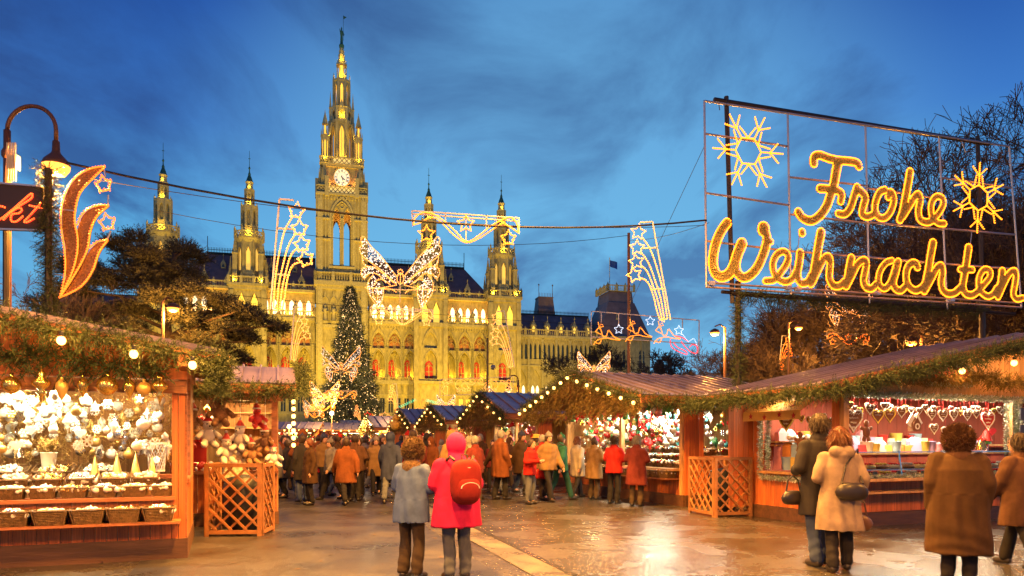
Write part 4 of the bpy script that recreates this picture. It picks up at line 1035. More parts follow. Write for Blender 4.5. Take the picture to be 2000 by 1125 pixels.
# ============================================================ chalets of the right row (gable to the aisle): C and the ones behind it
def gable_chalet(o, ln, w, ze, zr, label, over=1.4, dens=1.0, simple=False, sill=.86, lights=True, bulbs=(8,6), power=8, goods_m=None):
    """o: near aisle corner; local x away from the aisle, y along it. Gable (ridge along x) faces the aisle."""
    t = thing('market_stall', label, 'market stall', o, RZ, 'wooden market stalls')
    M_ = Matrix.Translation(o) @ Matrix.Rotation(RZ, 4, 'Z'); W = lambda *p: M_ @ Vector(p)
    pw = .125 if not simple else .3
    board(t, 'base_board', (-.03,-.03,.13), (-.03,w,.13), .06, .27, MT['baseb']); board(t, 'base_board', (0,-.03,.13), (ln,-.03,.13), .06, .27, MT['baseb'])
    planks(t, (0,0), (0,w), .26, sill-.02, w=pw); planks(t, (0,0), (.55,0), .26, ze-.05, w=pw); planks(t, (.55,0), (ln,0), .26, 1.15, w=pw); planks(t, (2.3,0), (ln,0), 1.15, ze-.05, w=pw)
    planks(t, (ln,0), (ln,w), .26, ze, w=.25, m=MT['plank_y']); planks(t, (0,w), (ln,w), .26, ze, w=.25, m=MT['plank_y'])
    board(t, 'counter', (0.0,.1,sill), (0.0,w,sill), .5, .05, MT['plank_y']); board(t, 'basket_rail', (-.22,.15,sill-.22), (-.22,w-.1,sill-.22), .36, .03, MT['beamw']); board(t, 'side_counter', (.55,-.05,1.16), (2.3,-.05,1.16), .35, .05, MT['beamw'])
    for y in (.06, w*.46, w-.06): board(t, 'post', (0,y,.26), (0,y,ze-.05), .11, .11, MT['plank_y'])
    board(t, 'header_beam', (-.02,0,ze-.1), (-.02,w,ze-.1), .1, .2, MT['plank_y']); board(t, 'header_beam', (0,-.02,ze-.06), (ln,-.02,ze-.06), .08, .2, MT['beamw']); board(t, 'fascia', (-over,-.32,ze-.02), (ln+.3,-.32,ze-.02), .04, .2, MT['beamw'])
    ym = w/2; st = .36 if not simple else .5
    roof_plane(t, (-over,-.36,ze+.08), (ln+.3,-.36,ze+.08), (-over,ym,zr+.06), (ln+.3,ym,zr+.06), step=st); roof_plane(t, (-over,w+.36,ze+.08), (ln+.3,w+.36,ze+.08), (-over,ym,zr+.06), (ln+.3,ym,zr+.06), step=st)
    planks(t, (ln,0), (ln,w), ze, zr, w=.25, top=lambda f: ze+(zr-ze)*(1-abs(f-.5)*2))
    planks(t, (-.02,0), (-.02,w), ze, zr, w=pw*1.4, m=MT['plank_y'], top=lambda f: ze+(zr-ze)*(1-abs(f-.5)*2))
    # gable stuffed with hanging fir brush
    n = int(1900*dens*w/6); f = RNG.uniform(-1, 1, n); y = ym+f*(ym+.3); zt = zr-(zr-ze)*np.abs(f); fr = RNG.uniform(0, 1, n)**.8
    lowz = ze-.30+.10*np.sin(y*3.1); z = zt-.02-(zt-lowz)*fr
    P = np.stack([-over+.05+RNG.normal(0, .07, n), y, z], axis=1); D = np.stack([-RNG.uniform(.0, .8, n), RNG.normal(0, .45, n), -RNG.uniform(.3, 1, n)], axis=1)
    Mr = np.array(M_)[:3, :3]; Mt = np.array(M_)[:3, 3]
    me = scatter_mesh('fir_brush', P @ Mr.T+Mt, D @ Mr.T, RNG.uniform(.9, 1.9, n), *SPR, MT['firb'])
    tagp(link('fir_brush', me), 'dense fir brush filling the gable of the '+label, 'garland', 'fir garlands on the stalls')
    edge = [W(-over-.02,-.4,ze-.03), W(-over-.02,ym*.5,(ze+zr)/2), W(-over-.02,ym,zr+.03), W(-over-.02,ym*1.5,(ze+zr)/2), W(-over-.02,w+.4,ze-.03)]
    garland('fir garland edging the gable of the '+label, edge, .13, 420*dens, group='fir garlands on the stalls')
    nl, nr = bulbs
    pts = [W(-over-.14, ym+(ym+.25)*(1-i/nl), ze-.12+(zr-ze)*(i/nl)) for i in range(nl)]+[W(-over-.14, ym-(ym+.25)*(i/nr), zr-.12-(zr-ze)*(i/nr)) for i in range(nr+1)]
    bulb_string('string of bulbs along the gable of the '+label, pts, every=2 if not simple else 4, power=power*4, scale=1.1 if not simple else .95, col=AMBER)
    return t, W
C0 = Vector((4.06, 16.9, 0))
Cs, lc = gable_chalet(C0, 3.4, 6.15, 2.52, 3.36, 'gabled stall hung with coloured ornaments')
garland('fir garland under the metal roof eave of the coloured ornament stall', [lc(-1.3,-.42,2.46), lc(0,-.42,2.42), lc(1.6,-.42,2.44), lc(3.4,-.42,2.44)], .10, 430, group='fir garlands on the stalls')
strip_lamp('batten lamp over the coloured ornaments by the near post', lc(.35,.4,2.36), lc(.35,2.7,2.36), 210, (1.0,.88,.64)); strip_lamp('batten lamp over the coloured ornaments by the far post', lc(.35,3.2,2.36), lc(.35,5.7,2.36), 170, CREAM)
lamp('POINT', lc(1.2,.5,2.2), 35, (1,.85,.6), None, .08)
E0 = uv((4.06,16.9), .25, 9.0)
Es, le = gable_chalet(E0, 3.2, 4.3, 2.45, 3.35, 'second gabled stall along the right side of the aisle', simple=True, bulbs=(6,4))
F0 = uv((4.06,16.9), .0, 15.2); Fs, lf = gable_chalet(F0, 3.2, 4.0, 2.4, 3.15, 'third gabled stall along the right side of the aisle', simple=True, dens=.7, bulbs=(5,4))
G0 = uv((4.06,16.9), .2, 22.0); Gs, lg = gable_chalet(G0, 3.2, 4.2, 2.4, 3.3, 'fourth gabled stall along the right side, with a yellow figure in its gable', simple=True, dens=.6, bulbs=(6,4))
H0 = uv((4.06,16.9), .0, 30.5); Hs, lh = gable_chalet(H0, 3.2, 4.2, 2.4, 3.2, 'fifth gabled stall far along the right side of the aisle', simple=True, dens=.45, bulbs=(6,4))
I0 = uv((4.06,16.9), -.3, 40.0); Is, li = gable_chalet(I0, 3.2, 4.6, 2.4, 3.2, 'farthest gabled stall of the right row', simple=True, dens=.4, bulbs=(5,4))
for k, (W_, w_, p_) in enumerate(((le,4.3,120),(lf,4.0,110),(lg,4.2,120),(lh,4.2,130),(li,4.6,140))):
    strip_lamp('batten lamp inside the %s stall of the right row' % ('second','third','fourth','fifth','farthest')[k], W_(.35,.4,2.28), W_(.35,w_-.4,2.28), p_, (CREAM, WARM, CREAM, WARM, CREAM)[k])
# stalls across the end of the aisle, seen front on
def end_stall(o, w, label, rz=0.1):
    t = thing('market_stall', label, 'market stall', o, rz, 'wooden market stalls')
    planks(t, (-w/2,0), (w/2,0), .1, 1.0, w=.3); planks(t, (-w/2,2), (w/2,2), .1, 2.4, w=.3, m=MT['plank_y'])
    for s in (-1, 1): planks(t, (s*w/2,0), (s*w/2,2), .1, 2.4, w=.3)
    board(t, 'header_beam', (-w/2,0,2.35), (w/2,0,2.35), .1, .3, MT['beamw']); board(t, 'counter', (-w/2,0,1.02), (w/2,0,1.02), .5, .05, MT['plank_y'])
    roof_plane(t, (-w/2-.3,-.7,2.45), (w/2+.3,-.7,2.45), (-w/2-.3,1,3.0), (w/2+.3,1,3.0), step=.5); roof_plane(t, (-w/2-.3,2.6,2.45), (w/2+.3,2.6,2.45), (-w/2-.3,1,3.0), (w/2+.3,1,3.0), step=.5)
    M_ = Matrix.Translation(o) @ Matrix.Rotation(rz, 4, 'Z'); W = lambda *p: M_ @ Vector(p)
    bulb_string('row of bulbs under the eave of the '+label, [W(-w/2+w*i/8, -.75, 2.36) for i in range(9)], every=3, power=9, scale=1.5)
    strip_lamp('batten lamp inside the '+label, W(-w/2+.3,.4,2.2), W(w/2-.3,.4,2.2), 140, CREAM); return t, W
ES1 = end_stall(px(700, 865, 52)-Vector((0,0,1.5)), 4.6, 'stall with a ribbed roof closing the aisle below the fir tree')
ES2 = end_stall(px(625, 865, 60)-Vector((0,0,1.5)), 5.2, 'wide stall closing the aisle left of the fir tree')
ES3 = end_stall(px(560, 865, 50)-Vector((0,0,1.5)), 4.0, 'stall at the far left end of the aisle')

# ============================================================ chalet D, right front: gingerbread
D0 = Vector((5.8, 12.7, 0)); D = thing('market_stall', 'large wooden gingerbread stall at the right with a tinsel framed counter window', 'market stall', D0, RZ, 'wooden market stalls')
MD = Matrix.Translation(D0) @ Matrix.Rotation(RZ, 4, 'Z')
def ld(*p): return MD @ Vector(p)
DW, DD = 9.6, 2.2
board(D, 'base_board', (-.03,-.03,.12), (-.03,DD,.12), .06, .25, MT['baseb']); board(D, 'base_board', (-.03,-.03,.12), (DW,-.03,.12), .06, .25, MT['baseb'])
planks(D, (0,DD), (0,.0), .25, .9); planks(D, (0,0), (DW,0), .25, .82); planks(D, (0,DD), (0,DD-.28), .9, 2.3); planks(D, (0,.16), (0,0), .9, 2.3, w=.08); planks(D, (0,0), (.16,0), .82, 2.35, w=.08, m=MT['plank_y'])
planks(D, (-.62,DD+.03), (0,DD+.03), .2, 2.32, w=.12); planks(D, (0,DD), (DW,DD), .2, 3.2, w=.3, top=lambda f: 2.5+.206*(min(f*DW, 9.6-f*DW)+.6))
board(D, 'counter', (-.05,-.12,.845), (DW,-.12,.845), .5, .05, MT['plank_y']); board(D, 'bag_ledge', (0,-.22,.62), (DW,-.22,.62), .28, .035, MT['plank_y'])
board(D, 'window_sill', (-.06,DD-.25,.92), (-.06,.15,.92), .16, .05, MT['plank_y'])
board(D, 'header_beam', (0,-.03,2.47), (DW,-.03,2.47), .12, .18, MT['plank_y']); board(D, 'header_beam', (-.03,DD,2.36), (-.03,0,2.36), .12, .14, MT['plank_y'])
planks(D, (0,0), (DW,0), 2.56, 3.5, w=.15, m=MT['plank_y'], top=lambda f: 2.66+.206*min(f*DW+.0, 4.8+(4.8-f*DW) if f*DW > 4.8 else 9)*.95)
for x in (.08, 4.55): board(D, 'post', (x,-.02,.8), (x,-.02,2.5), .12, .12, MT['plank_y'])
board(D, 'floor_deck', (0,DD/2,.22), (DW,DD/2,.22), DD-.1, .05, MT['baseb']); board(D, 'ceiling_board', (0,DD/2,2.62), (DW,DD/2,2.62), DD-.1, .03, MT['plank_y'])
zr = 2.46+6.0*.206
roof_plane(D, (-1.2,-.82,2.46), (-1.2,2.5,2.46), (4.8,-.82,zr), (4.8,2.5,zr), step=.42); roof_plane(D, (10.8,-.82,2.46), (10.8,2.5,2.46), (4.8,-.82,zr), (4.8,2.5,zr), step=.42)
board(D, 'rake_board', (-1.2,-.84,2.38), (4.8,-.84,zr-.08), .04, .14, MT['beamw'])
for y in (-.6, .5, 1.6, 2.4): board(D, 'rafter', (-1.15,y,2.36), (4.8,y,zr-.14), .07, .1, MT['plank_y'])
garland('fir garland along the rising roof edge of the gingerbread stall', [ld(-1.25+6*i/9, -.92, 2.34+6*.206*i/9-.05*(i % 2)) for i in range(10)], .095, 520, group='fir garlands on the stalls')
garland('fir garland along the low eave of the gingerbread stall', [ld(-1.28,-.9,2.33), ld(-1.3,.4,2.30), ld(-1.3,1.6,2.33), ld(-1.32,2.7,2.25)], .10, 480, group='fir garlands on the stalls')
garland('fir garland with dried rings hung level across the gingerbread stall front', [ld(.9+.5*i, -.5, 2.70+.05*math.cos(i*1.7)) for i in range(15)], .085, 420, group='fir garlands on the stalls', m=MT['firb'])
def tinsel(label, pts, r=.055, dens=900, root=None):
    P, T, L_ = path_points(pts, int(dens*sum((Vector(b)-Vector(a)).length for a, b in zip(pts, pts[1:]))))
    n = len(P); off = RNG.normal(size=(n, 3)); off -= T*np.sum(off*T, axis=1, keepdims=True); off /= np.linalg.norm(off, axis=1, keepdims=True)
    tv = np.array([(-.004,0,0),(.004,0,0),(.004,0,1),(-.004,0,1)], dtype=np.float32); tf = np.array([(0,1,2,3)], dtype=np.int32)
    tv[:, 2] *= r*1.2
    me = scatter_mesh('tinsel', P, off+T*RNG.normal(0, .5, (n, 1)), RNG.uniform(.6, 1.2, n), tv, tf, MT['tinselg'])
    me.materials.append(MT['icing']); me.polygons.foreach_set('material_index', (RNG.uniform(0, 1, len(me.polygons)) < .3).astype(np.int32))
    return tagp(link('tinsel_garland', me), label, 'tinsel', 'tinsel garlands on the gingerbread stall')
tinsel('green tinsel framing the outer edge of the side window of the gingerbread stall', [ld(-.1,DD-.3,2.35), ld(-.1,DD-.3,.82), ld(-.1,.25,.80)])
tinsel('green tinsel framing the inner edge of the side window of the gingerbread stall', [ld(-.1,DD-.52,2.3), ld(-.1,DD-.52,.98)])
tinsel('green tinsel above the counter window of the gingerbread stall', [ld(-.02,-.14,2.36), ld(4.5,-.14,2.36), ld(DW,-.14,2.36)], .06)
tinsel('green tinsel on the counter post of the gingerbread stall', [ld(4.55,-.14,2.34), ld(4.55,-.14,.9)], .08, 1300); tinsel('green tinsel strand beside the counter post of the gingerbread stall', [ld(4.25,-.12,2.34), ld(4.25,-.12,.9)], .05)
tinsel('green tinsel laid along the counter of the gingerbread stall', [ld(.2,-.3,.9), ld(4.4,-.3,.9)], .04)
bulb_string('string of bulbs under the roof edge of the gingerbread stall', [ld(x, -.72, z) for x, z in ((2.15,2.79),(3.55,2.99),(4.45,3.17),(5.4,3.1))], every=1, power=70, scale=1.4, cable=False, col=AMBER)
strip_lamp('batten lamp over the counter of the gingerbread stall', ld(.4,.3,2.44), ld(4.4,.3,2.44), 280, (1.0,.82,.55)); strip_lamp('batten lamp further right over the gingerbread counter', ld(4.9,.3,2.44), ld(8.9,.3,2.44), 120, (1.0,.82,.55))
lamp('POINT', ld(.6,1.4,2.2), 40, (1,.8,.5), None, .08)
# glass
for nm, q in (('counter_glass', [(.2,-.3,.9),(4.45,-.3,.9),(4.45,-.22,1.32),(.2,-.22,1.32)]),):
    m = MB(); m.poly(q); m.obj(nm, MT['glass'], D)
for x in (1.2, 2.3, 3.4): board(D, 'glass_post', (x,-.27,.88), (x,-.2,1.36), .025, .025, MT['silver'])
board(D, 'glass_rail', (.2,-.215,1.335), (4.45,-.215,1.335), .03, .02, MT['silver'])
# printed awning with red stars over the side window
t = thing('awning', 'yellow cloth awning printed with dark red stars over the side window of the gingerbread stall', 'awning', D0, RZ)
m = MB(); q = [(-.12,DD-.2,2.30),(-.12,.45,2.30),(-.45,.45,2.10),(-.45,DD-.2,2.10)]
m.poly(q); m.poly([(a,b,c-.012) for a,b,c in q]); m.poly([q[2],q[3],(q[3][0],q[3][1],1.93),(q[2][0],q[2][1],1.93)]); m.obj('awning_cloth', mat('yellow_awning_cloth', (.72,.42,.10), .8, var=.12, vscale=3), t)
def star_poly(R, r, n=5, ph=PI/2): return [((R if i % 2 == 0 else r)*math.cos(ph+i*PI/n), (R if i % 2 == 0 else r)*math.sin(ph+i*PI/n)) for i in range(2*n)]
for y, z in ((.62,2.0),(.98,2.03),(1.38,1.99),(1.76,2.02)):
    s = MB(); s.prism(star_poly(.06,.026), -.004, .004); s.obj('printed_star', MT['redm'], t, loc=(-.458, y, z), rz=-PI/2)
for y in (.8, 1.2, 1.6):
    s = MB(); s.prism(star_poly(.05,.022), -.004, .004); o = s.obj('printed_star', MT['redm'], t, loc=(-.30, y, 2.199)); o.rotation_euler = (math.radians(-58), 0, -PI/2)
lamp('POINT', ld(-.3,1.2,2.32), 10, CREAM, None, .06)
# red sign board above the counter
t = thing('sign_board', 'red board with stars and a small snowman framed in tinsel above the gingerbread counter', 'sign', ld(2.55,-.12,2.62), RZ)
m = MB(); m.prism([(-.55,0),(.62,0),(.62,.30),(.3,.36),(-.1,.38),(-.45,.34),(-.55,.28)], 0, .03); m.obj('board', mat('red_sign_paint', (.55,.02,.015), .5), t)
for x, z, mm in ((-.45,.1,'icing'),(.02,.1,'yicing'),(.3,.1,'goldm'),(.12,.28,'yicing'),(-.2,.1,'gold')):
    s = MB(); s.prism(star_poly(.06,.025), -.012, 0); s.obj('star', MT[mm], t, loc=(x,0,z))
s = MB(); s.ball((0,0,.06),.07,8,6); s.ball((0,0,.16),.05,8,6); so = s.obj('snowman', MT['icing'], t, True, loc=(.28,-.05,.33)); s = MB(); s.lathe([(.05,.2),(.04,.27),(.001,.3)],8); s.obj('snowman_hat', MT['blue'], so)
tinsel('green tinsel round the lower edge of the red sign board', [ld(1.95,-.17,2.61), ld(3.2,-.17,2.61), ld(3.2,-.17,2.9)], .05); tinsel('green tinsel along the top of the red sign board', [ld(2.0,-.17,2.92), ld(2.5,-.17,3.0), ld(3.17,-.17,2.93)], .05)
# ============================================================ trellis bins
def trellis_bin(o, w, d, h, rz, label, sidefirst=False):
    t = thing('trellis_bin', label, 'trellis enclosure', o, rz, 'trellis enclosures round the bins')
    lattice(t, w, h); 
    s = bpy.data.objects.new('side_panel', None); COL.objects.link(s); s.parent = t; s.rotation_euler = (0,0,PI/2); lattice(s, d, h, z0=.04)
    s = bpy.data.objects.new('side_panel', None); COL.objects.link(s); s.parent = t; s.rotation_euler = (0,0,PI/2); s.location = (w,0,0); lattice(s, d, h, z0=.04)
    return t
trellis_bin(Vector((-4.90,11.45,0)), .88, .7, 1.13, math.radians(4), 'wooden trellis enclosure round a bin beside the white ornament stall')
trellis_bin(Vector((4.08,14.45,0)), .84, 1.05, 1.17, math.radians(14), 'wooden trellis enclosure round a bin beside the gingerbread stall')
bm_ = MB(); bm_.lathe([(.22,.05),(.30,.3),(.33,.75),(.27,.92),(.05,.98)], 10)
BINm = bm_.mesh('refuse_sack', MT['black'], True)
for p, l in (((-4.45,11.85,0), 'black refuse sack inside the left trellis enclosure'), ((4.4,14.95,0), 'black refuse sack inside the right trellis enclosure')): tagp(link('refuse_sack', BINm, None, loc=p), l, 'bin bag')
# ------------------------------------------------------------------ trees
MT.update(bark=mat('winter_bark', (0.065, 0.042, 0.028), 0.85, var=0.4, vscale=3, bump=0.6, bscale=18), barkd=mat('dark_twigs', (0.06, 0.038, 0.026), 0.85),
          pine=mat('pine_needles', (0.036, 0.036, 0.016), 0.7, var=0.5, vscale=1.2), spruce=mat('spruce_needles', (0.075, 0.070, 0.022), 0.7, var=0.4, vscale=.6))
def grow(seed, H, r0, spread=.55, levels=6, up=.25, first=.28, nb=(2, 3), wig=.18, ratio=.74, rmin=.011, dark=False):
    rg = random.Random(seed); thick = MB(); thin = ([], [])
    def seg(p, d, L, r, lv):
        n = 3 if lv < 3 else 2; pts = [p]; rs = [r]
        for i in range(n):
            d = (d+Vector((rg.gauss(0, wig), rg.gauss(0, wig), rg.gauss(0, wig)+up*.12))).normalized(); p = p+d*(L/n); pts.append(p); rs.append(max(rmin, r*(1-.22*(i+1)/n)))
        thick.tube(pts, rs, 7 if lv < 2 else (5 if lv < 4 else 3), caps=False)
        if lv >= levels: return
        k = rg.randint(*nb)+(1 if lv >= levels-3 else 0)
        for j in range(k):
            ax = Vector((rg.gauss(0, 1), rg.gauss(0, 1), rg.gauss(0, .7))); ax = (ax-d*ax.dot(d)); 
            if ax.length < 1e-3: continue
            ax.normalize(); a = rg.uniform(.45, 1.25)*spread; nd = (d*math.cos(a)+ax*math.sin(a)+Vector((0, 0, up*.3))).normalized()
            q = pts[-1] if j < 2 else pts[rg.randint(1, n)]
            seg(q, nd, L*ratio*rg.uniform(.75, 1.15), rs[-1]*(.84 if j == 0 else .68), lv+1)
    seg(Vector((0, 0, 0)), Vector((rg.gauss(0, .05), rg.gauss(0, .05), 1)), H*first, r0, 0)
    return thick
def bare_tree(p, H, r0, seed, label, group='bare winter trees', **k):
    k.setdefault('levels', 8)
    t = thing('bare_tree', label, 'tree', p, 0, group)
    tr = MB(); tr.lathe([(r0*1.5,0),(r0*1.12,.5),(r0,1.0)], 8); tr.obj('trunk', MT['bark'], t)
    grow(seed, H, r0, **k).obj('crown', MT['barkd'] if k.get('dark') else MT['bark'], t); return t
def gp(x, Y): return Vector(((x-1000)/F*Y, Y, 0))
bare_tree(gp(1890,31), 15.5, .30, 5, 'large spreading bare tree behind the right end of the Frohe Weihnachten sign', levels=8, spread=.72, first=.24, ratio=.78, nb=(2,4))
bare_tree(gp(1740,36), 13.5, .26, 8, 'bare tree seen through the middle of the lettered sign', levels=8, spread=.75, first=.20, ratio=.79, nb=(2,4))
bare_tree(gp(2010,27), 15, .26, 21, 'bare tree cut off by the right edge of the view', levels=8, spread=.72, first=.22, ratio=.78, nb=(2,4))
bare_tree(gp(1560,44), 12, .24, 13, 'bare tree with lamp lit limbs between the sign posts', levels=8, spread=.85, first=.18, ratio=.79, nb=(2,4))
bare_tree(gp(1455,52), 9, .2, 17, 'bare tree behind the left post of the lettered sign', levels=8, spread=.8, first=.2, ratio=.79)
bare_tree(gp(1305,80), 16, .32, 31, 'dark bare tree behind the reindeer light figure', levels=8, spread=.68, first=.26, ratio=.77, rmin=.03)
bare_tree(gp(1175,95), 17, .32, 44, 'dark bare tree in front of the town hall side wing', levels=8, spread=.72, first=.24, ratio=.77, rmin=.03)
bare_tree(gp(1380,70), 11, .26, 52, 'low bare tree right of the reindeer light figure', levels=8, spread=.85, first=.2, ratio=.79, rmin=.022)
bare_tree(gp(10,17), 7.0, .10, 61, 'thin bare tree behind the lettered board at the left edge', levels=7, spread=.6, first=.24, ratio=.76, rmin=.006)
bare_tree(gp(-70,20), 11.5, .13, 64, 'tall bare tree with twigs reaching over the street lamp at the left edge', levels=7, spread=.6, first=.26, ratio=.77, rmin=.006)

def tree_copy(src, p, rz, s, label):
    t = src.copy(); COL.objects.link(t); t.location = p; t.rotation_euler.z = rz; t.scale = (s,)*3; t['label'] = label
    for ch in src.children: c = ch.copy(); COL.objects.link(c); c.parent = t
    return t
_TR = [o for o in SC.objects if o.name.startswith('bare_tree')]
tree_copy(_TR[0], gp(1815,34), 2.1, 1.32, 'wide bare tree rising between the right snowflake and the word Frohe'); tree_copy(_TR[2], gp(1945,33), 1.2, 1.30, 'tall bare tree behind the right snowflake of the sign')
tree_copy(_TR[0], gp(1690,45), 4.0, 1.15, 'bare tree behind the letters of the second word'); tree_copy(_TR[3], gp(1490,50), 1.7, 1.1, 'bare tree low behind the left end of the sign'); tree_copy(_TR[3], gp(1630,41), 3.3, .85, 'bare tree under the beam of the lettered sign'); tree_copy(_TR[2], gp(1760,47), 5.0, 1.25, 'bare tree deep behind the middle of the lettered sign')

def needle_cloud(name, C, R, n, size, m, root, flat=.6, world=True):
    "clumps of needles: centres C with radii R"
    C = np.array(C); R = np.array(R); w = R**2; i = RNG.choice(len(C), n, p=w/w.sum())
    o = RNG.normal(size=(n, 3)); o /= np.linalg.norm(o, axis=1, keepdims=True); rad = RNG.uniform(.25, 1, (n, 1))**.6
    o[:, 2] *= flat
    P = C[i]+o*rad*R[i][:, None]; D = o*np.array([1, 1, .8])+np.array([0, 0, .35])+RNG.normal(0, .35, (n, 3))
    return link(name, scatter_mesh(name, P, D, RNG.uniform(.6, 1.3, n)*size, *SPR_FAR, m), root)
# the broad dark pine at the left
def pine():
    Y = 30.0; base = gp(322, Y)
    t = thing('pine_tree', 'broad dark pine with a flat layered crown lit from below by a street lamp', 'tree', base)
    tr = MB(); tr.tube([(0,0,0),(.05,0,2.5),(.12,.1,5),(.0,.1,7.4),(-.5,.0,8.6),(-.8,0,9.4)], [.30,.25,.21,.16,.10,.05], 8); tr.obj('trunk', MT['bark'], t)
    rg = random.Random(4); C = []; R = []; lb = MB()
    sc = F/Y
    # clump targets read from the tree's silhouette (photo x, y) spread in depth
    for x, y, r in ((265,490,26),(300,480,24),(340,480,26),(365,485,18),(230,510,30),(205,540,34),(180,580,36),(150,610,30),(130,640,26),(290,515,34),(340,520,30),(250,560,40),(320,560,36),(370,540,26),(390,575,26),(420,595,30),(450,600,26),(480,620,26),(510,630,22),(525,632,14),(440,640,30),(400,640,30),(360,605,30),(470,655,22),(420,680,26),(220,620,38),(280,610,30),(180,650,34),(240,670,30),(380,690,26),(130,690,24),(300,660,22),(340,690,22),(440,690,18),(160,540,20)):
        for k in range(3):
            dy = rg.uniform(-2.4, 2.4); c = Vector(((x-322)/sc, dy, (865-y)/sc+EYE+rg.uniform(-.15,.15))); C.append(tuple(c)); R.append(r/sc*rg.uniform(.6, 1.05))
        c = Vector(C[-2]); z = max(3.2, min(8.6, c.z-.45*abs(c.x)*.6)); st = Vector((.05, .05, z))
        mid = (st+c)/2+Vector((0, 0, .25)); lb.tube([st, mid, c], [.09, .06, .02], 5)
    lb.obj('limbs', MT['bark'], t); needle_cloud('crown', C, R, 24000, 2.3, MT['pine'], t, .46)
    return t
pine()
def conifer(p, H, r, label, m=None, n=1900, size=3.0, group='evergreens at the edge of the square'):
    t = thing('conifer', label, 'tree', p, 0, group); MB().tube([(0,0,0),(0,0,H*.9)], [r*.09, r*.02], 6).obj('trunk', MT['bark'], t)
    C = []; R = []; rg = random.Random(int(H*100))
    for i in range(46):
        f = rg.random(); a = rg.uniform(0, 2*PI); q = r*(1-f)**.8*rg.uniform(.3, 1); C.append((q*math.cos(a), q*math.sin(a), H*(.1+.9*f))); R.append(r*.32*(1.1-f*.7))
    needle_cloud('crown', C, R, n, size, m or MT['pine'], t, .7); return t
conifer(gp(1330,64), 7.5, 2.6, 'dark evergreen below the sleigh light figure'); conifer(gp(1410,60), 6.5, 2.4, 'dark evergreen beside the right street lamp'); conifer(gp(1270,70), 6.0, 2.4, 'low dark evergreen left of the sleigh light figure')
conifer(gp(1480,56), 5.5, 2.6, 'round dark evergreen behind the left sign post'); conifer(gp(40,24), 6.2, 2.4, 'dark evergreen behind the roof at the left edge'); conifer(gp(110,36), 7.2, 3.0, 'dark evergreen left of the broad pine')
conifer(gp(450,40), 6.4, 2.8, 'dark evergreen right of the broad pine'); conifer(gp(1620,52), 6.0, 3.0, 'dark evergreen in the middle behind the gingerbread stall'); conifer(gp(1800,50), 6.0, 3.2, 'dark evergreen far right behind the gingerbread stall')
# hedge-like dark park edge far off
C = [(x, 100+RNG.uniform(-6, 6)-abs(x)*.05, RNG.uniform(.8, 4.5)) for x in np.linspace(28, 110, 130)]+[(x, 70+RNG.uniform(-4, 4), RNG.uniform(.8, 4.5)) for x in np.linspace(-85, -26, 110)]
o = needle_cloud('park_woodland', C, [2.4]*len(C), 9000, 6.5, MT['pine'], None, .9); tagp(o, 'dark mass of far park trees and shrubs at both sides of the square', 'woodland', kind='stuff')

# the market's big lit fir
def christmas_tree():
    Y = 106.0; p = gp(684, Y); H = 24.6
    t = thing('christmas_tree', 'tall Christmas tree covered with warm lights in front of the town hall', 'tree', p)
    MB().tube([(0,0,0),(0,0,H*.97)], [.42,.05], 8).obj('trunk', MT['bark'], t)
    n = 9500; f = RNG.uniform(0, 1, n)**1.35; a = RNG.uniform(0, 2*PI, n); rr = (4.5*(1-f)**.95+.12)*(1+.16*np.sin(f*62+a*2))*RNG.uniform(.45, 1.03, n)**.5
    P = np.stack([rr*np.cos(a), rr*np.sin(a), 2.6+(H-2.6)*f], axis=1); D = np.stack([np.cos(a), np.sin(a), RNG.uniform(-.55, .25, n)], axis=1)+RNG.normal(0, .2, (n, 3))
    link('crown', scatter_mesh('crown', P, D, RNG.uniform(5, 9, n)*(1.15-f*.55), *SPR_FAR, MT['spruce']), t)
    n = 1500; f = RNG.uniform(0, 1, n)**1.3; a = RNG.uniform(0, 2*PI, n); rr = (4.5*(1-f)**.95+.15)*(1+.1*np.sin(f*62+a*2))*1.03
    P = np.stack([rr*np.cos(a), rr*np.sin(a), 2.7+(H-2.7)*f], axis=1)
    o = link('light_chain', scatter_mesh('light_chain', P, RNG.normal(size=(n, 3)), RNG.uniform(.9, 1.7, n), *OCT, MT['led_tree']), t); o['kind'] = 'stuff'
    for z, r_, pw in ((5, 6.5, 1100), (12, 5.5, 900), (19, 4, 500)):
        for k in (-1, 1): lamp('POINT', (k*r_*.75, -r_*.9, z), pw, (1, .72, .36), t, .5)
OCT = (np.array([(1,0,0),(-1,0,0),(0,1,0),(0,-1,0),(0,0,1),(0,0,-1)], dtype=np.float32)*.055, np.array([(0,2,4),(2,1,4),(1,3,4),(3,0,4),(2,0,5),(1,2,5),(3,1,5),(0,3,5)], dtype=np.int32))
MT['led_tree'] = emit('fir_tree_leds', (1.0, .60, .22), 2.4)
christmas_tree()
# ------------------------------------------------------------------ light figures
MT.update(led_y=emit('yellow_led', (1.0, .25, .02), 2.8), led_w=emit('warm_white_led', (1.0, .40, .12), 1.9), led_c=emit('cool_white_led', (1.0, .84, .66), 1.4), led_b=emit('blue_white_led', (.70, .82, 1.0), 1.6), led_o=emit('orange_led', (1.0, .15, .02), 2.8),
          led_r=emit('red_led', (1.0, .03, .02), 2.2), led_g=emit('green_led', (.05, .8, .45), 1.2), rope=emit('rope_light_core', (1.0, .40, .03), .9), roper=emit('red_rope_core', (1.0, .02, .02), .7),
          alu=mat('frame_aluminium', (.55, .52, .5), .4, .7), steel=mat('dark_scaffold_tube', (.05, .04, .035), .5, .6), tins=mat('gold_brown_tinsel', (.80, .60, .20), .42, .15, var=.45, vscale=40), tinsd=mat('dark_brown_tinsel', (.36, .17, .05), .5, .2, var=.5, vscale=40))
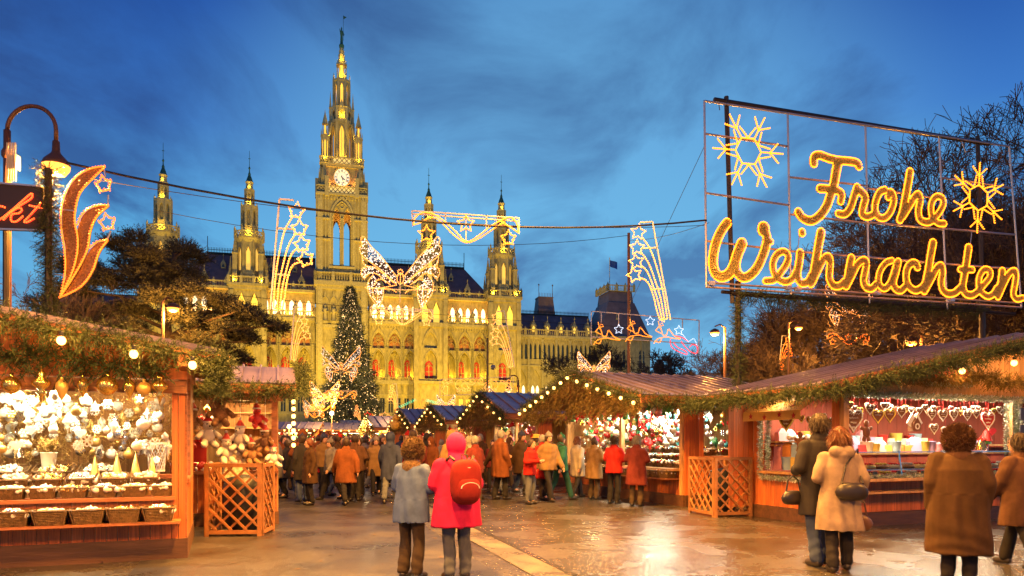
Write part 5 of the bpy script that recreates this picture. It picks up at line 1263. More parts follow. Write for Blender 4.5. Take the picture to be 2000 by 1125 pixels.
def catmull(pts, n=8, closed=False):
    P = [np.array(p, dtype=float) for p in pts]; out = []; m = len(P)
    for i in range(m if closed else m-1):
        g = (lambda k: P[k % m]) if closed else (lambda k: P[min(max(k, 0), m-1)])
        p0, p1, p2, p3 = g(i-1), g(i), g(i+1), g(i+2)
        for j in range(n):
            t = j/n; out.append(.5*((2*p1)+(-p0+p2)*t+(2*p0-5*p1+4*p2-p3)*t*t+(-p0+3*p1-3*p2+p3)*t**3))
    if not closed: out.append(P[-1])
    return np.array(out)
def resample(pts, step, closed=False):
    pts = np.asarray(pts, dtype=float)
    if closed: pts = np.vstack([pts, pts[:1]])
    d = np.linalg.norm(np.diff(pts, axis=0), axis=1); c = np.concatenate([[0], np.cumsum(d)]); n = max(2, int(round(c[-1]/step)))
    t = np.linspace(0, c[-1], n, endpoint=not closed)
    return np.stack([np.interp(t, c, pts[:, k]) for k in range(pts.shape[1])], axis=1)
class Fig:
    "a light figure drawn in its own vertical plane; anchor pixel and depth give its real place and size"
    def __init__(s, name, label, cat, ax, ay, Y, rz=0.0, group=None, k=1.0):
        s.a = (ax, ay); s.sc = Y/F*k; s.t = thing(name, label, cat, px(ax, ay, Y), rz, group); s.r = max(.016, .55*Y/F); s.step = max(.05, 2.1*Y/F)
    def L(s, p): return np.stack([(np.asarray(p, dtype=float)[:, 0]-s.a[0])*s.sc, (s.a[1]-np.asarray(p, dtype=float)[:, 1])*s.sc], axis=1)
    def leds(s, paths, m, name='light_chain', parent=None, rope=True, r=1.0):
        "paths: list of (local 2D pts, closed)"
        P = []; mb = MB()
        for p, c in paths:
            q = resample(p, s.step, c); P.append(q)
            if rope: mb.tube([(x, .012, z) for x, z in resample(p, s.step*2.5, c)], s.r*.8, 4, closed=c)
        P = np.vstack(P); P3 = np.stack([P[:, 0], np.zeros(len(P))-.006, P[:, 1]], axis=1)
        k = s.r*r/.055*1.25
        o = link(name, scatter_mesh(name, P3, np.tile((0, 0, 1.), (len(P), 1)), k, *OCT, MT[m]), parent or s.t)
        if rope: mb.obj('rope_tube', MT['roper' if m == 'led_r' else 'rope'], o)
        return o
    def dots(s, P, m, r=1.3, name='sparkle_lights'):
        P3 = np.stack([P[:, 0], RNG.uniform(-.02, .02, len(P)), P[:, 1]], axis=1); o = link(name, scatter_mesh(name, P3, RNG.normal(size=(len(P), 3)), s.r*r/.055*RNG.uniform(.6, 1.3, len(P)), *OCT, MT[m]), s.t); o['kind'] = 'stuff'; return o
    def path(s, pts, closed=False, m='led_y', smooth=True, **k): q = s.L(pts); return s.leds([(catmull(q, 6, closed) if smooth else q, closed)], m, **k)
    def star(s, x, y, R, m='led_y', ph=PI/2, name='light_star', **k):
        c = s.L([(x, y)])[0]; return s.leds([(np.array(star_poly(R*s.sc, R*s.sc*.5, ph=ph))+c, True)], m, name=name, **k)
    def bars(s, segs, w=.03, m='alu', name='frame', y=.03):
        mb = MB(); W = max(w, .5*s.sc)
        for a, b in segs: (p, q) = s.L([a, b]); mb.beam((p[0], y, p[1]), (q[0], y, q[1]), W, W, up=(0,1,0))
        return mb.obj(name, MT[m], s.t)
    def mesh_fill(s, poly, m='tinsd', step=.05, y=.02, fib=900, fl=.035):
        "tinsel filling of an outline (local coordinates)"
        poly = np.asarray(poly); lo, hi = poly.min(0), poly.max(0); n = int((hi[0]-lo[0])*(hi[1]-lo[1])*fib); P = RNG.uniform(lo, hi, (n, 2)); P = P[inside(P, poly)]
        tv = np.array([(-.006,0,0),(.006,0,0),(.004,0,1),(-.004,0,1)], dtype=np.float32); tv[:, 2] *= fl
        D = np.stack([RNG.normal(0, .6, len(P)), -np.abs(RNG.normal(.6, .4, len(P))), RNG.normal(0, .6, len(P))], axis=1)
        mb = MB(); mb.poly([(x, y+.02, z) for x, z in poly])
        bk = mb.obj('tinsel_backing', MT[m], s.t); link('tinsel_fill', scatter_mesh('tinsel_fill', np.stack([P[:, 0], np.full(len(P), y), P[:, 1]], axis=1), D, RNG.uniform(.6, 1.2, len(P)), tv, np.array([(0,1,2,3)]), MT[m]), bk)
def inside(P, poly):
    x, y = P[:, 0], P[:, 1]; r = np.zeros(len(P), dtype=bool); a = poly; b = np.roll(poly, -1, axis=0)
    for (x0, y0), (x1, y1) in zip(a, b):
        c = ((y0 > y) != (y1 > y)); r ^= c & (x < (x1-x0)*(y-y0)/(y1-y0+1e-12)+x0)
    return r
def scl(pts, ox, oy, k): return [(ox+x*k, oy+y*k) for x, y in pts]

# --- star showers (tails of light with four stars)
def shower(ax, ay, Y, h, flip, label, m='led_w', lean=0.0, frame=True, n=4, ms=None):
    "ax, ay: top of the bundle's frame; h: height in pixels"
    f = Fig('star_shower_light', label, 'light figure', ax, ay, Y, 0, 'star shower light figures'); k = h/220.0; sg = -1 if flip else 1
    T = lambda pts: [(ax+sg*(x-545)*k+lean*(y-390)*k, ay+(y-390)*k) for x, y in pts]
    tails = [[(570,425),(556,450),(546,490),(538,540),(534,600)],[(578,455),(563,480),(552,520),(544,560),(541,604)],[(580,485),(567,500),(556,540),(550,570),(546,606)],[(586,512),(570,520),(560,550),(556,580),(551,604)]]
    f.leds([(catmull(f.L(T(p)), 6), False) for p in tails]+[(catmull(f.L(T([(536,602),(542,608),(549,604)])), 4), False)], m, name='light_tails')
    for i, (x, y) in enumerate(((579,412),(585,446),(590,477),(597,506))): (X_, Y_), = T([(x, y)]); f.star(X_, Y_, 17.5*k, ms or m, ph=PI/2+.15*(i-1))
    if frame: f.bars([(T([(545,388)])[0], T([(527,604)])[0]), (T([(545,388)])[0], T([(573,390)])[0]), (T([(540,445)])[0], T([(575,447)])[0]), (T([(535,535)])[0], T([(565,537)])[0])])
    return f
shower(545,390,14.2,220,False,'star shower light figure hanging left of the clock tower')
shower(1275,434,16.4,196,True,'star shower light figure hanging left of the lettered sign', lean=.10, m='led_w')
shower(575,600,28.0,106,False,'smaller star shower light figure below the one left of the clock tower', lean=.0)
shower(985,608,27.0,112,True,'star shower light figure in front of the right corner turret', lean=.10)
shower(774,750,52.0,56,True,'small far star shower light figure right of the Christmas tree')
shower(703,790,60.0,40,True,'tiny star shower light figure at the foot of the Christmas tree', frame=False)
shower(572,748,58.0,44,True,'far star shower light figure beside the toy stall roof', frame=False)
shower(1528,656,44.0,68,False,'orange star shower light figure among the trees between the sign posts', m='led_o', lean=-.02)
shower(1800,652,44.0,55,True,'orange star shower light figure behind the gingerbread roof', m='led_o')

# --- swags with three stars
def swag(ax, ay, Y, w, label, tilt=0.0, m='led_y', ms=None, frame=True):
    f = Fig('star_swag_light', label, 'light figure', ax, ay, Y, 0, 'wave shaped light figures with stars'); k = w/210.0
    T = lambda pts: [(ax+(x-910)*k, ay+(y-416)*k+tilt*(x-910)*k) for x, y in pts]
    up = [(808,443),(811,427),(828,418),(848,421),(872,437),(892,455),(911,472),(934,460),(958,440),(980,427),(998,421),(1010,433),(1012,450)]
    lo = [(808,443),(822,438),(838,428),(852,428),(868,442),(888,461),(911,474),(936,464),(962,446),(982,433),(990,436),(1012,450)]
    f.leds([(catmull(f.L(T(up)), 6), False), (catmull(f.L(T(lo)), 6), False)], m, name='light_wave')
    for x, y, R in ((833,460,17),(910,437,17),(993,462,16)): (X_, Y_), = T([(x, y)]); f.star(X_, Y_, R*k, ms or m)
    if frame: f.bars([(T([a])[0], T([b])[0]) for a, b in (((804,415),(1014,421)),((804,421),(1014,427)),((804,415),(806,445)),((1014,421),(1014,452)),((870,417),(870,438)),((910,418),(910,470)),((950,418),(950,444)))], .025)
    return f
swag(910,416,15.2,210,'wave shaped light figure with three stars hanging from the front cable', tilt=.04)
swag(785,601,20.2,122,'wave shaped light figure with stars below the large butterfly', tilt=.02, m='led_w')
swag(666,762,41.0,62,'small wave light figure below the middle butterfly', m='led_y'); swag(630,789,52.0,50,'smaller wave light figure left of the Christmas tree foot', m='led_y', frame=False); swag(614,805,60.0,40,'tiny wave light figure far down the aisle', frame=False)
swag(1657,650,36.0,84,'orange wave light figure with stars hanging behind the sign', m='led_o')

# --- butterflies
WL = [[(455,520),(400,450),(300,320),(200,220),(150,150),(122,123),(98,150),(112,200),(86,240),(108,310),(180,370),(300,460),(420,570),(455,600)],
      [(112,330),(122,390),(160,422),(230,430),(330,500),(425,585)], [(160,425),(110,445),(104,505),(140,548),(165,500),(240,490),(300,530),(350,585)],
      [(220,510),(175,570),(163,640),(190,720),(240,790),(280,850),(300,800),(320,740),(326,640)], [(235,610),(270,552),(330,560),(392,605)], [(215,650),(225,720),(262,780),(270,650)]]
def butterfly(ax, ay, Y, w, label, group='butterfly light figures', m='led_w', dots=260, only_top=False):
    f = Fig('butterfly_light', label, 'light figure', ax, ay, Y, 0, group); k = w/770.0
    T = lambda pts, s=1: [(ax+s*(x-495)*k, ay+(y-560)*k) for x, y in pts]
    for s in (1, -1):
        f.leds([(catmull(f.L(T(p, s)), 6), False) for p in WL], m, name='light_wing')
        for poly, q in ((WL[0], .5), (WL[1]+WL[2][::-1], .22), (WL[3], .28)):
            pp = f.L(T(poly, s)); lo, hi = pp.min(0), pp.max(0); P = RNG.uniform(lo, hi, (int(dots*q*3), 2)); P = P[inside(P, pp)][:int(dots*q)]
            if len(P): f.dots(P, 'led_c', 1.15)
            mb = MB(); mb.poly([(x, .03, z) for x, z in pp]); mb.obj('wing_net', MT['net'], f.t)
    e = [(495+34*math.cos(t), 545+58*math.sin(t)) for t in [2*PI*i/16 for i in range(16)]]; hd = [(495+27*math.cos(t), 478+26*math.sin(t)) for t in [2*PI*i/12 for i in range(12)]]
    f.leds([(f.L(T(e)), True), (f.L(T(hd)), True), (f.L(T([(495,490),(495,600)])), False)], m, name='light_body')
    f.leds([(f.L(T(a)), False) for a in ([(145,635),(300,640),(455,610)],[(845,660),(690,650),(535,610)],[(300,640),(420,655),(452,680)],[(690,650),(570,660),(545,690)])], m, name='light_antenna')
    f.bars([(T([(150,642)])[0], T([(845,665)])[0]), (T([(490,560)])[0], T([(490,780)])[0])], .02); return f
net = bpy.data.materials.new('wing_net'); net.use_nodes = True; nn_ = net.node_tree; b_ = nn_.nodes['Principled BSDF']; b_.inputs['Base Color'].default_value = (.03, .022, .015, 1); b_.inputs['Alpha'].default_value = .6; MT['net'] = net
butterfly(782,547,20.0,150,'large glittering butterfly light figure right of the clock tower', dots=420)
butterfly(666,718,40.0,74,'middle sized white butterfly light figure on the Christmas tree', dots=240)
butterfly(634,775,51.0,56,'smaller butterfly light figure at the left foot of the Christmas tree', dots=160)
butterfly(612,798,59.0,40,'tiny butterfly light figure far down the aisle', dots=100)
butterfly(1160,722,30.0,62,'white butterfly light figure peeping over the coloured ornament stall', dots=160)
butterfly(976,778,36.0,44,'white butterfly light figure above the second stall roof', dots=110); butterfly(871,790,40.0,36,'small white butterfly light figure above the third stall roof', dots=90)
butterfly(1659,606,35.5,90,'butterfly light figure hanging behind the lettered sign', dots=160, m='led_w')

# --- flame shaped figure on the left garland post
def flame():
    f = Fig('crescent_flame_light', 'large orange crescent flame light figure with two stars on the left garland post', 'light figure', 165, 450, 12.4)
    c = lambda pts: [(x*.3912, 180+y*.3912) for x, y in pts]
    o1 = [(522,368),(450,380),(380,420),(330,490),(305,580),(305,680),(320,780),(325,880),(312,970),(298,1022)]; i1 = [(522,372),(460,432),(400,500),(376,580),(372,650),(386,720),(384,800),(362,890),(328,965),(298,1022)]
    o2 = [(540,563),(470,567),(412,602),(384,662)]; i2 = [(540,567),(480,622),(450,692),(436,780),(400,860),(352,940),(298,1022)]
    o3 = [(535,735),(480,747),(443,778)]; i3 = [(535,739),(492,800),(460,892),(400,972),(298,1025)]
    for a in (o1, i1, o2, i2, o3, i3): f.path(c(a), m='led_o', name='light_outline')
    f2 = lambda a, b: catmull(f.L(c(a)), 5).tolist()+catmull(f.L(c(b)), 5).tolist()[::-1]
    f.mesh_fill(f2(o1, i1), 'tinsd'); f.mesh_fill(f2(o2+[(372,720),(380,800),(350,900),(298,1022)], i2), 'tinsd', y=.03); f.mesh_fill(f2(o3+[(430,800),(380,900),(298,1025)], i3), 'tinsd', y=.04)
    for x, y in ((517,460),(535,650)): (X_, Y_), = c([(x, y)]); f.star(X_, Y_, 18.5, 'led_o', ph=PI/2+.2)
    f.bars([(c([a])[0], c([b])[0]) for a, b in (((278,582),(372,590)),((278,795),(320,797)),((265,908),(320,912)),((535,510),(535,560)),((548,690),(530,735)),((516,385),(522,420)))], .02)
flame()

# --- reindeer sleigh
def sleigh():
    f = Fig('sleigh_light', 'light figure of three reindeer pulling a red sleigh in a rectangular frame', 'light figure', 1260, 650, 25.0)
    c = lambda pts, dx=0, dy=0: [(1000+(x+dx)*.2667, 480+(y+dy)*.2667) for x, y in pts]
    for dx, dy in ((0,0),(232,-22),(440,-8)):
        ps = [[(612,628),(640,598),(656,630),(662,660),(690,664),(706,618),(732,648),(748,668),(790,686)],[(790,690),(740,686),(700,676),(662,680),(625,690),(600,722)],[(655,690),(640,718),(608,706)],[(640,600),(632,562)],[(642,600),(655,572),(668,590)],[(612,628),(628,640),(650,648)]]
        f.leds([(catmull(f.L(c(p, dx, dy)), 5), False) for p in ps], 'led_y', name='light_reindeer')
    f.leds([(catmull(f.L(c(p)), 6), False) for p in ([(1160,690),(1165,735),(1210,770),(1280,797),(1272,772),(1215,745),(1185,712)],[(1240,700),(1260,730),(1300,770),(1350,790),(1358,740),(1325,722),(1300,740)],[(1190,660),(1240,668),(1290,700)])], 'led_r', name='light_sleigh')
    f.leds([(catmull(f.L(c(p)), 6), False) for p in ([(1250,650),(1275,682),(1292,702),(1330,680),(1352,722)],)], 'led_b', name='light_reins', rope=False)
    for x, y in ((782,612),(1012,552),(1222,620)): (X_, Y_), = c([(x, y)]); f.star(X_, Y_, 9.5, 'led_b', rope=False)
    f.bars([(c([a])[0], c([b])[0]) for a, b in (((582,478),(1372,545)),((582,478),(580,725)),((1372,545),(1370,790)),((580,665),(1372,720)),((655,485),(655,560)),((782,496),(782,590)),((1250,536),(1250,610)))], .03)
sleigh()
# --- angels with scrolls, garland of leaves with bells
def angels():
    f = Fig('angel_scroll_light', 'light figure of two trumpeting angels and scrolls with stars in front of the town hall', 'light figure', 932, 750, 45.0)
    c = lambda pts, mir=False: [(780+((1886-x) if mir else x)*.16, 720+y*.16) for x, y in pts]
    for mr in (False, True):
        f.leds([(catmull(f.L(c(p, mr)), 6), False) for p in ([(735,272),(682,210),(710,148),(770,138),(830,172),(870,196),(915,182),(925,146),(895,124),(865,140),(870,166),(892,163)],[(765,230),(760,200),(778,178),(812,176),(830,208),(845,240)])], 'led_w', name='light_scroll')
        f.leds([(f.L(c([(555,212),(520,282),(588,320),(592,215)], mr)), True), (f.L(c([(550+24*math.cos(t), 158+24*math.sin(t)) for t in [2*PI*i/9 for i in range(9)]], mr)), True), (f.L(c([(575,172),(645,138),(652,168),(578,180)], mr)), True), (f.L(c([(545,185),(515,235),(560,215),(600,185)], mr)), False)], 'led_w', name='light_angel')
        for x, y in ((722,262),(785,255),(848,252)): (X_, Y_), = c([(x, y)], mr); f.star(X_, Y_, 4.6, 'led_w', rope=False)
    f.bars([(c([a])[0], c([b])[0]) for a, b in (((495,130),(1390,98)),((495,330),(1390,288)),((495,130),(495,330)),((1390,98),(1390,288)))], .03)
    g = Fig('leaf_garland_light', 'green leaf garland light figure with red bells over the far stalls', 'light figure', 818, 792, 58.0)
    q = lambda pts: [(540+x*.1778, 730+y*.1778) for x, y in pts]
    for i in range(9):
        for x0, y0, s in ((1330+i*22, 375-i*10, 1), (1640+i*16, 300+i*4, 1)):
            if x0 < 1520 or x0 > 1630: g.leds([(g.L(q([(x0,y0),(x0+14,y0-22),(x0+28,y0-4),(x0+10,y0+6)])), True)], 'led_g', name='light_leaf', rope=False)
    for x0 in (1545, 1610): g.leds([(g.L(q([(x0,300),(x0-22,375),(x0+28,378)])), True)], 'led_o', name='light_bell', rope=False)
    g.leds([(g.L(q([(1540,280),(1575,305),(1620,280),(1600,310),(1550,312)])), True)], 'led_r', name='light_bow', rope=False)
    h = Fig('swag_chain_light', 'red and yellow swag light figure with flowers over the far stalls', 'light figure', 750, 810, 56.0)
    for a in range(3): h.leds([(catmull(h.L(q([(1050,440+a*14),(1100,478+a*14),(1150,440+a*8)])), 5), False), (catmull(h.L(q([(1225,440+a*14),(1275,478+a*14),(1325,440+a*8)])), 5), False)], 'led_y', name='light_swag', rope=False)
    for x, y in ((1000,455),(1190,455),(1360,460)): (X_, Y_), = q([(x, y)]); h.star(X_, Y_, 7, 'led_r' if x != 1190 else 'led_w', rope=False)
angels()

# ------------------------------------------------------------------ the lettered sign
YL = 17.0; SG0 = px(1378, 865, YL); SG1 = px(1985, 865, YL*1.151); sd = (SG1-SG0); SLEN = sd.length; sdir = sd.normalized(); SRZ = math.atan2(sdir.y, sdir.x)
def sp(x, y):
    "photo pixel -> (along, height) on the sign's plane"
    k = (x-1000)/F                                     # X = k*Y ; SG0 + s*sdir
    s = (k*SG0.y-SG0.x)/(sdir.x-k*sdir.y); Yd = SG0.y+s*sdir.y
    return (s, EYE+(865-y)/F*Yd)
SIGN = thing('frohe_weihnachten_sign', 'large illuminated sign reading Frohe Weihnachten with two snowflakes in a metal frame', 'sign', (SG0.x, SG0.y, 0), SRZ)
k1 = lambda p: [sp(1370+x*.17778, 400+y*.17778) for x, y in p]
k2 = lambda p: [sp(1680+x*.17778, 400+y*.17778) for x, y in p]
k3 = lambda p: [sp(1540+x*.17778, 280+y*.17778) for x, y in p]
LET = [  # letter, [(stroke, half width in crop pixels start, end)]
 ('W', k1, [([(268,205),(200,300),(145,430),(115,580),(120,700),(165,782),(230,795),(300,750),(345,660),(385,540),(430,432)],52,62),([(425,450),(385,560),(365,650),(378,745),(440,805),(520,780),(600,690),(660,560),(698,440),(700,350),(668,268)],52,52),([(668,285),(668,262)],72,72),([(705,385),(748,412)],38,32)]),
 ('e', k1, [([(690,842),(785,830),(850,755),(912,665),(938,590),(915,532),(860,522),(805,565),(770,650),(782,745),(830,818),(905,852),(980,820),(1020,745)],36,38)]),
 ('i', k1, [([(1068,535),(1060,620),(1040,740),(1048,820),(1090,868),(1150,850),(1190,780)],46,40),([(1090,305),(1091,318)],40,40)]),
 ('h', k1, [([(1296,310),(1270,450),(1240,620),(1210,780),(1185,870)],52,46),([(1200,860),(1260,730),(1320,612),(1372,572),(1396,620),(1392,720),(1388,810),(1430,890),(1500,895),(1555,850)],40,42)]),
 ('n', k1, [([(1628,592),(1610,680),(1590,800),(1572,895)],46,46),([(1590,870),(1645,760),(1700,655),(1765,612),(1795,650),(1775,760),(1762,840),(1790,910),(1850,925),(1900,880)],40,40)]),
 ('a', k2, [([(330,618),(270,640),(212,710),(184,800),(195,885),(250,925),(310,865),(350,760),(385,650)],34,38),([(398,632),(375,740),(345,860),(375,930),(430,945),(485,890)],42,38)]),
 ('c', k2, [([(610,690),(590,650),(545,648),(500,700),(485,800),(510,890),(580,945),(650,920),(700,860)],42,40)]),
 ('h', k2, [([(780,425),(755,560),(730,720),(700,870),(685,950)],48,44),([(700,930),(760,820),(820,705),(868,672),(886,740),(872,840),(885,930),(940,980),(1020,970),(1085,910)],40,40)]),
 ('t', k2, [([(1170,478),(1150,620),(1125,780),(1108,900),(1140,980),(1210,995),(1272,955)],46,38),([(1080,715),(1212,718)],36,36)]),
 ('e', k2, [([(1280,950),(1335,885),(1402,800),(1405,735),(1345,715),(1295,780),(1282,880),(1312,965),(1380,1010),(1440,985),(1480,920)],34,36)]),
 ('n', k2, [([(1540,735),(1525,850),(1505,950),(1492,1010)],44,42),([(1505,990),(1562,860),(1622,755),(1676,732),(1690,790),(1675,900),(1662,990),(1700,1040),(1760,1028)],38,34)]),
 ('F', k3, [([(262,228),(268,158),(330,140),(420,172),(520,195),(640,205),(730,222),(758,262)],46,44),([(528,210),(505,320),(482,450),(440,590),(400,700),(330,798),(235,858),(145,830),(92,762)],56,46),([(330,505),(420,510),(520,530),(566,565),(556,645)],46,40)]),
 ('r', k3, [([(530,778),(600,785),(660,720),(700,600),(735,492)],38,44),([(742,515),(800,560),(826,615),(802,700),(792,785),(850,815),(920,785)],46,38)]),
 ('o', k3, [([(1040,520),(985,545),(942,640),(932,740),(970,815),(1040,825),(1100,760),(1135,660),(1132,575),(1098,540),(1078,600)],40,36)]),
 ('h', k3, [([(1316,322),(1290,480),(1260,640),(1235,760),(1205,845)],46,44),([(1235,810),(1310,690),(1372,592),(1408,568),(1428,630),(1408,740),(1425,840),(1500,875),(1565,850)],40,40)]),
 ('e', k3, [([(1570,845),(1640,760),(1682,670),(1668,608),(1612,590),(1565,635),(1545,720),(1562,815),(1620,880),(1690,888)],34,36)]),
]
def seg_dist(P, pts, rs):
    "signed distance of points to a polyline of varying half width"
    d = np.full(len(P), 9.0)
    for (a, ra), (b, rb) in zip(zip(pts[:-1], rs[:-1]), zip(pts[1:], rs[1:])):
        ab = b-a; L2 = ab@ab+1e-12; t = np.clip(((P-a)@ab)/L2, 0, 1); d = np.minimum(d, np.linalg.norm(P-a-t[:, None]*ab, axis=1)-(ra+(rb-ra)*t))
    return d
def build_letters():
    h = .014; strokes = []
    for li, (ch, kf, ss) in enumerate(LET):
        for p, w0, w1 in ss:
            q = catmull(np.array(kf(p)), 5); Yd = SG0.y+q[:, 0].mean()*sdir.y
            r = np.linspace(w0, w1, len(q))*.17778*Yd/F*.93; strokes.append((li, q, r))
    allp = np.vstack([q for _, q, _ in strokes]); lo, hi = allp.min(0)-.3, allp.max(0)+.3
    nx, nz = int((hi[0]-lo[0])/h), int((hi[1]-lo[1])/h); D = np.full((nx, nz), 9.0); I = np.full((nx, nz), -1)
    X = lo[0]+np.arange(nx)*h; Z = lo[1]+np.arange(nz)*h
    for li, q, r in strokes:
        a = q.min(0)-r.max()-.1; b = q.max(0)+r.max()+.1; i0, i1 = np.searchsorted(X, [a[0], b[0]]); j0, j1 = np.searchsorted(Z, [a[1], b[1]])
        gx, gz = np.meshgrid(X[i0:i1], Z[j0:j1], indexing='ij'); d = seg_dist(np.stack([gx.ravel(), gz.ravel()], 1), q, r).reshape(gx.shape)
        sub = D[i0:i1, j0:j1]; m = d < sub; sub[m] = d[m]; I[i0:i1, j0:j1][m] = li
    # contour points: sign changes along grid edges
    pts = []; idx = []
    for ax in (0, 1):
        A = D[:-1, :] if ax == 0 else D[:, :-1]; B = D[1:, :] if ax == 0 else D[:, 1:]; w = np.argwhere((A < 0) != (B < 0))
        fa = A[w[:, 0], w[:, 1]]; fb = B[w[:, 0], w[:, 1]]; t = fa/(fa-fb)
        p = np.stack([X[w[:, 0]]+(h*t if ax == 0 else 0), Z[w[:, 1]]+(h*t if ax == 1 else 0)], 1); pts.append(p); idx.append(I[w[:, 0], w[:, 1]])
    pts = np.vstack(pts); idx = np.concatenate(idx); keep = []; cell = {}; st = .042
    for k in np.lexsort((pts[:, 1], pts[:, 0])):
        c = (int(pts[k, 0]//st), int(pts[k, 1]//st)); ok = True
        for dx in (-1, 0, 1):
            for dz in (-1, 0, 1):
                for m in cell.get((c[0]+dx, c[1]+dz), ()):
                    if (pts[k, 0]-pts[m, 0])**2+(pts[k, 1]-pts[m, 1])**2 < st*st: ok = False; break
        if ok: keep.append(k); cell.setdefault(c, []).append(k)
    pts = pts[keep]; idx = idx[keep]
    fibv = np.array([(-.007,0,0),(.007,0,0),(.004,0,1),(-.004,0,1)], dtype=np.float32); fibv[:, 2] *= .05
    for li, (ch, _, _) in enumerate(LET):
        e = bpy.data.objects.new('letter', None); COL.objects.link(e); e.parent = SIGN; e['label'] = 'tinsel letter %s outlined with yellow lights' % ch
        p = pts[idx == li]; P3 = np.stack([p[:, 0], np.full(len(p), -.06), p[:, 1]], 1)
        link('light_outline', scatter_mesh('light_outline', P3, np.tile((0, -1., 0), (len(p), 1)), .47, *OCT, MT['led_sign']), e)
        w = np.argwhere((I == li) & (D < -.004)); n = int(len(w)*h*h*5200); ww = w[RNG.integers(0, len(w), n)]
        F3 = np.stack([X[ww[:, 0]]+RNG.uniform(-h, h, n), np.full(n, -.03), Z[ww[:, 1]]+RNG.uniform(-h, h, n)], 1)
        Dd = np.stack([RNG.normal(0, .55, n), -np.abs(RNG.normal(.7, .4, n)), RNG.normal(0, .55, n)], 1)
        link('tinsel_fill', scatter_mesh('tinsel_fill', F3, Dd, RNG.uniform(.5, 1.1, n), fibv, np.array([(0,1,2,3)]), MT['tins']), e)
        g = 2; cells = np.argwhere((I[::g, ::g] == li) & (D[::g, ::g] < -.002)); vx = X[::g][cells[:, 0]]; vz = Z[::g][cells[:, 1]]; s_ = h*g/2; n = len(cells)
        V_ = np.stack([np.stack([vx+a*s_, np.full(n, -.015), vz+b*s_], 1) for a, b in ((-1,-1),(1,-1),(1,1),(-1,1))], 1).reshape(-1, 3)
        link('letter_body', mesh_np('letter_body', V_, np.arange(4*n).reshape(-1, 4), MT['tins']), e)
MT['led_sign'] = emit('sign_yellow_led', (1.0, .25, .008), 4.2, sample=True)
build_letters()
def flake(cx, cy, R, rot, sxy=1.0):
    e = bpy.data.objects.new('snowflake', None); COL.objects.link(e); e.parent = SIGN
    c = np.array(sp(cx, cy)); paths = []
    pol = lambda r, a: c+np.array((r*math.cos(a), r*math.sin(a)))
    hexp = np.array([pol(R*.37, rot+k*PI/3) for k in range(6)]); paths.append((hexp, True))
    for k in range(6):
        a = rot+k*PI/3; u = np.array((math.cos(a), math.sin(a))); v = np.array((-u[1], u[0])); paths.append((np.array([c+u*R*.37, c+u*R]), False))
        for s in (-1, 1):
            paths.append((catmull([c+u*R*.62, c+u*R*.70+v*s*R*.07, c+u*R*.86+v*s*R*.24], 5), False))
            b = a+s*PI/6; w = np.array((math.cos(b), math.sin(b))); base = c+w*R*.33
            paths.append((catmull([base, base+w*R*.10+(u-w*(u@w))*R*.16, c+u*R*.62+v*s*R*.10], 5), False))
    st = .05; P = np.vstack([resample(p, st, q) for p, q in paths]); P3 = np.stack([P[:, 0], np.full(len(P), -.04), P[:, 1]], 1)
    link('light_chain', scatter_mesh('light_chain', P3, np.tile((0, -1., 0), (len(P), 1)), .44, *OCT, MT['led_sign']), e)
    mb = MB()
    for p, q in paths: mb.tube([(x, -.02, z) for x, z in resample(p, .1, q)], .016, 4, closed=q)
    mb.obj('rope_tube', MT['rope'], e)
flake(1460,296,.96,math.radians(2)); flake(1909,387,.94,math.radians(27))
def sbar(name, segs, w, m, y=.03):
    mb = MB()
    for a, b in segs: (s0, z0), (s1, z1) = sp(*a), sp(*b); mb.tube([(s0,y,z0),(s1,y,z1)], w/2, 6)
    return mb.obj(name, MT[m], SIGN)
for sg in (((1377,195),(1381,560)),((1540,222),(1546,575)),((1692,246),(1700,592)),((1836,268),(1852,604)),((1973,284),(1997,600)),((1377,196),(1973,285)),((1380,560),(1997,600)),((1378,260),(1541,285)),((1379,376),(1543,400)),((1543,345),(1694,362)),((1692,366),(1838,388)),((1546,418),(1700,436)),((1700,434),(1846,448)),((1846,446),(1984,458)),((1840,346),(1977,366)),((1381,470),(1546,490)),((1546,490),(1700,502)),((1700,502),(1850,515)),((1850,515),(1990,525)),((1383,552),(1997,592))): sbar('frame_bar', [sg], .05, 'alu')
sbar('scaffold_tube', [((1400,190),(1940,278))], .11, 'steel', .12)
for a, b in (((1424,184),(1436,590)),((1917,262),(1929,640))): sbar('scaffold_post', [(a, b)], .11, 'steel', .12)
sbar('scaffold_tube', [((1415,568),(1990,612))], .09, 'steel', .12); sbar('hanger_rod', [((1405,200),(1407,214))], .02, 'steel'); sbar('hanger_rod', [((1880,275),(1888,298))], .02, 'alu'); sbar('hanger_rod', [((1564,446),(1560,486))], .02, 'alu'); sbar('hanger_rod', [((1900,452),(1897,478))], .02, 'alu')
for x, y in ((1391,553),(1541,562),(1560,564),(1716,572),(1860,585)): s_, z_ = sp(x, y); MB().box(s_-.07,s_+.07,-.02,.08,z_-.05,z_+.05).obj('junction_box', MT['alu'], SIGN)
s0, zt = sp(1446, 572); s1, _ = sp(1925, 604)
for s_ in (s0, s1): MB().tube([(s_,.1,0),(s_,.1,zt+.3)], .07, 8).obj('support_post', MT['steel'], SIGN)
MB().tube([(s0-.2,.1,zt),(s1+.2,.1,zt)], .06, 8).obj('support_beam', MT['steel'], SIGN)
MS = Matrix.Translation((SG0.x, SG0.y, 0)) @ Matrix.Rotation(SRZ, 4, 'Z'); sw = lambda s, z, y=.1: MS @ Vector((s, y, z))
garland('fir garland wound down the left post under the lettered sign', [sw(s0, zt), sw(s0, 2.4)], .17, 460, group='fir garlands on the stalls')
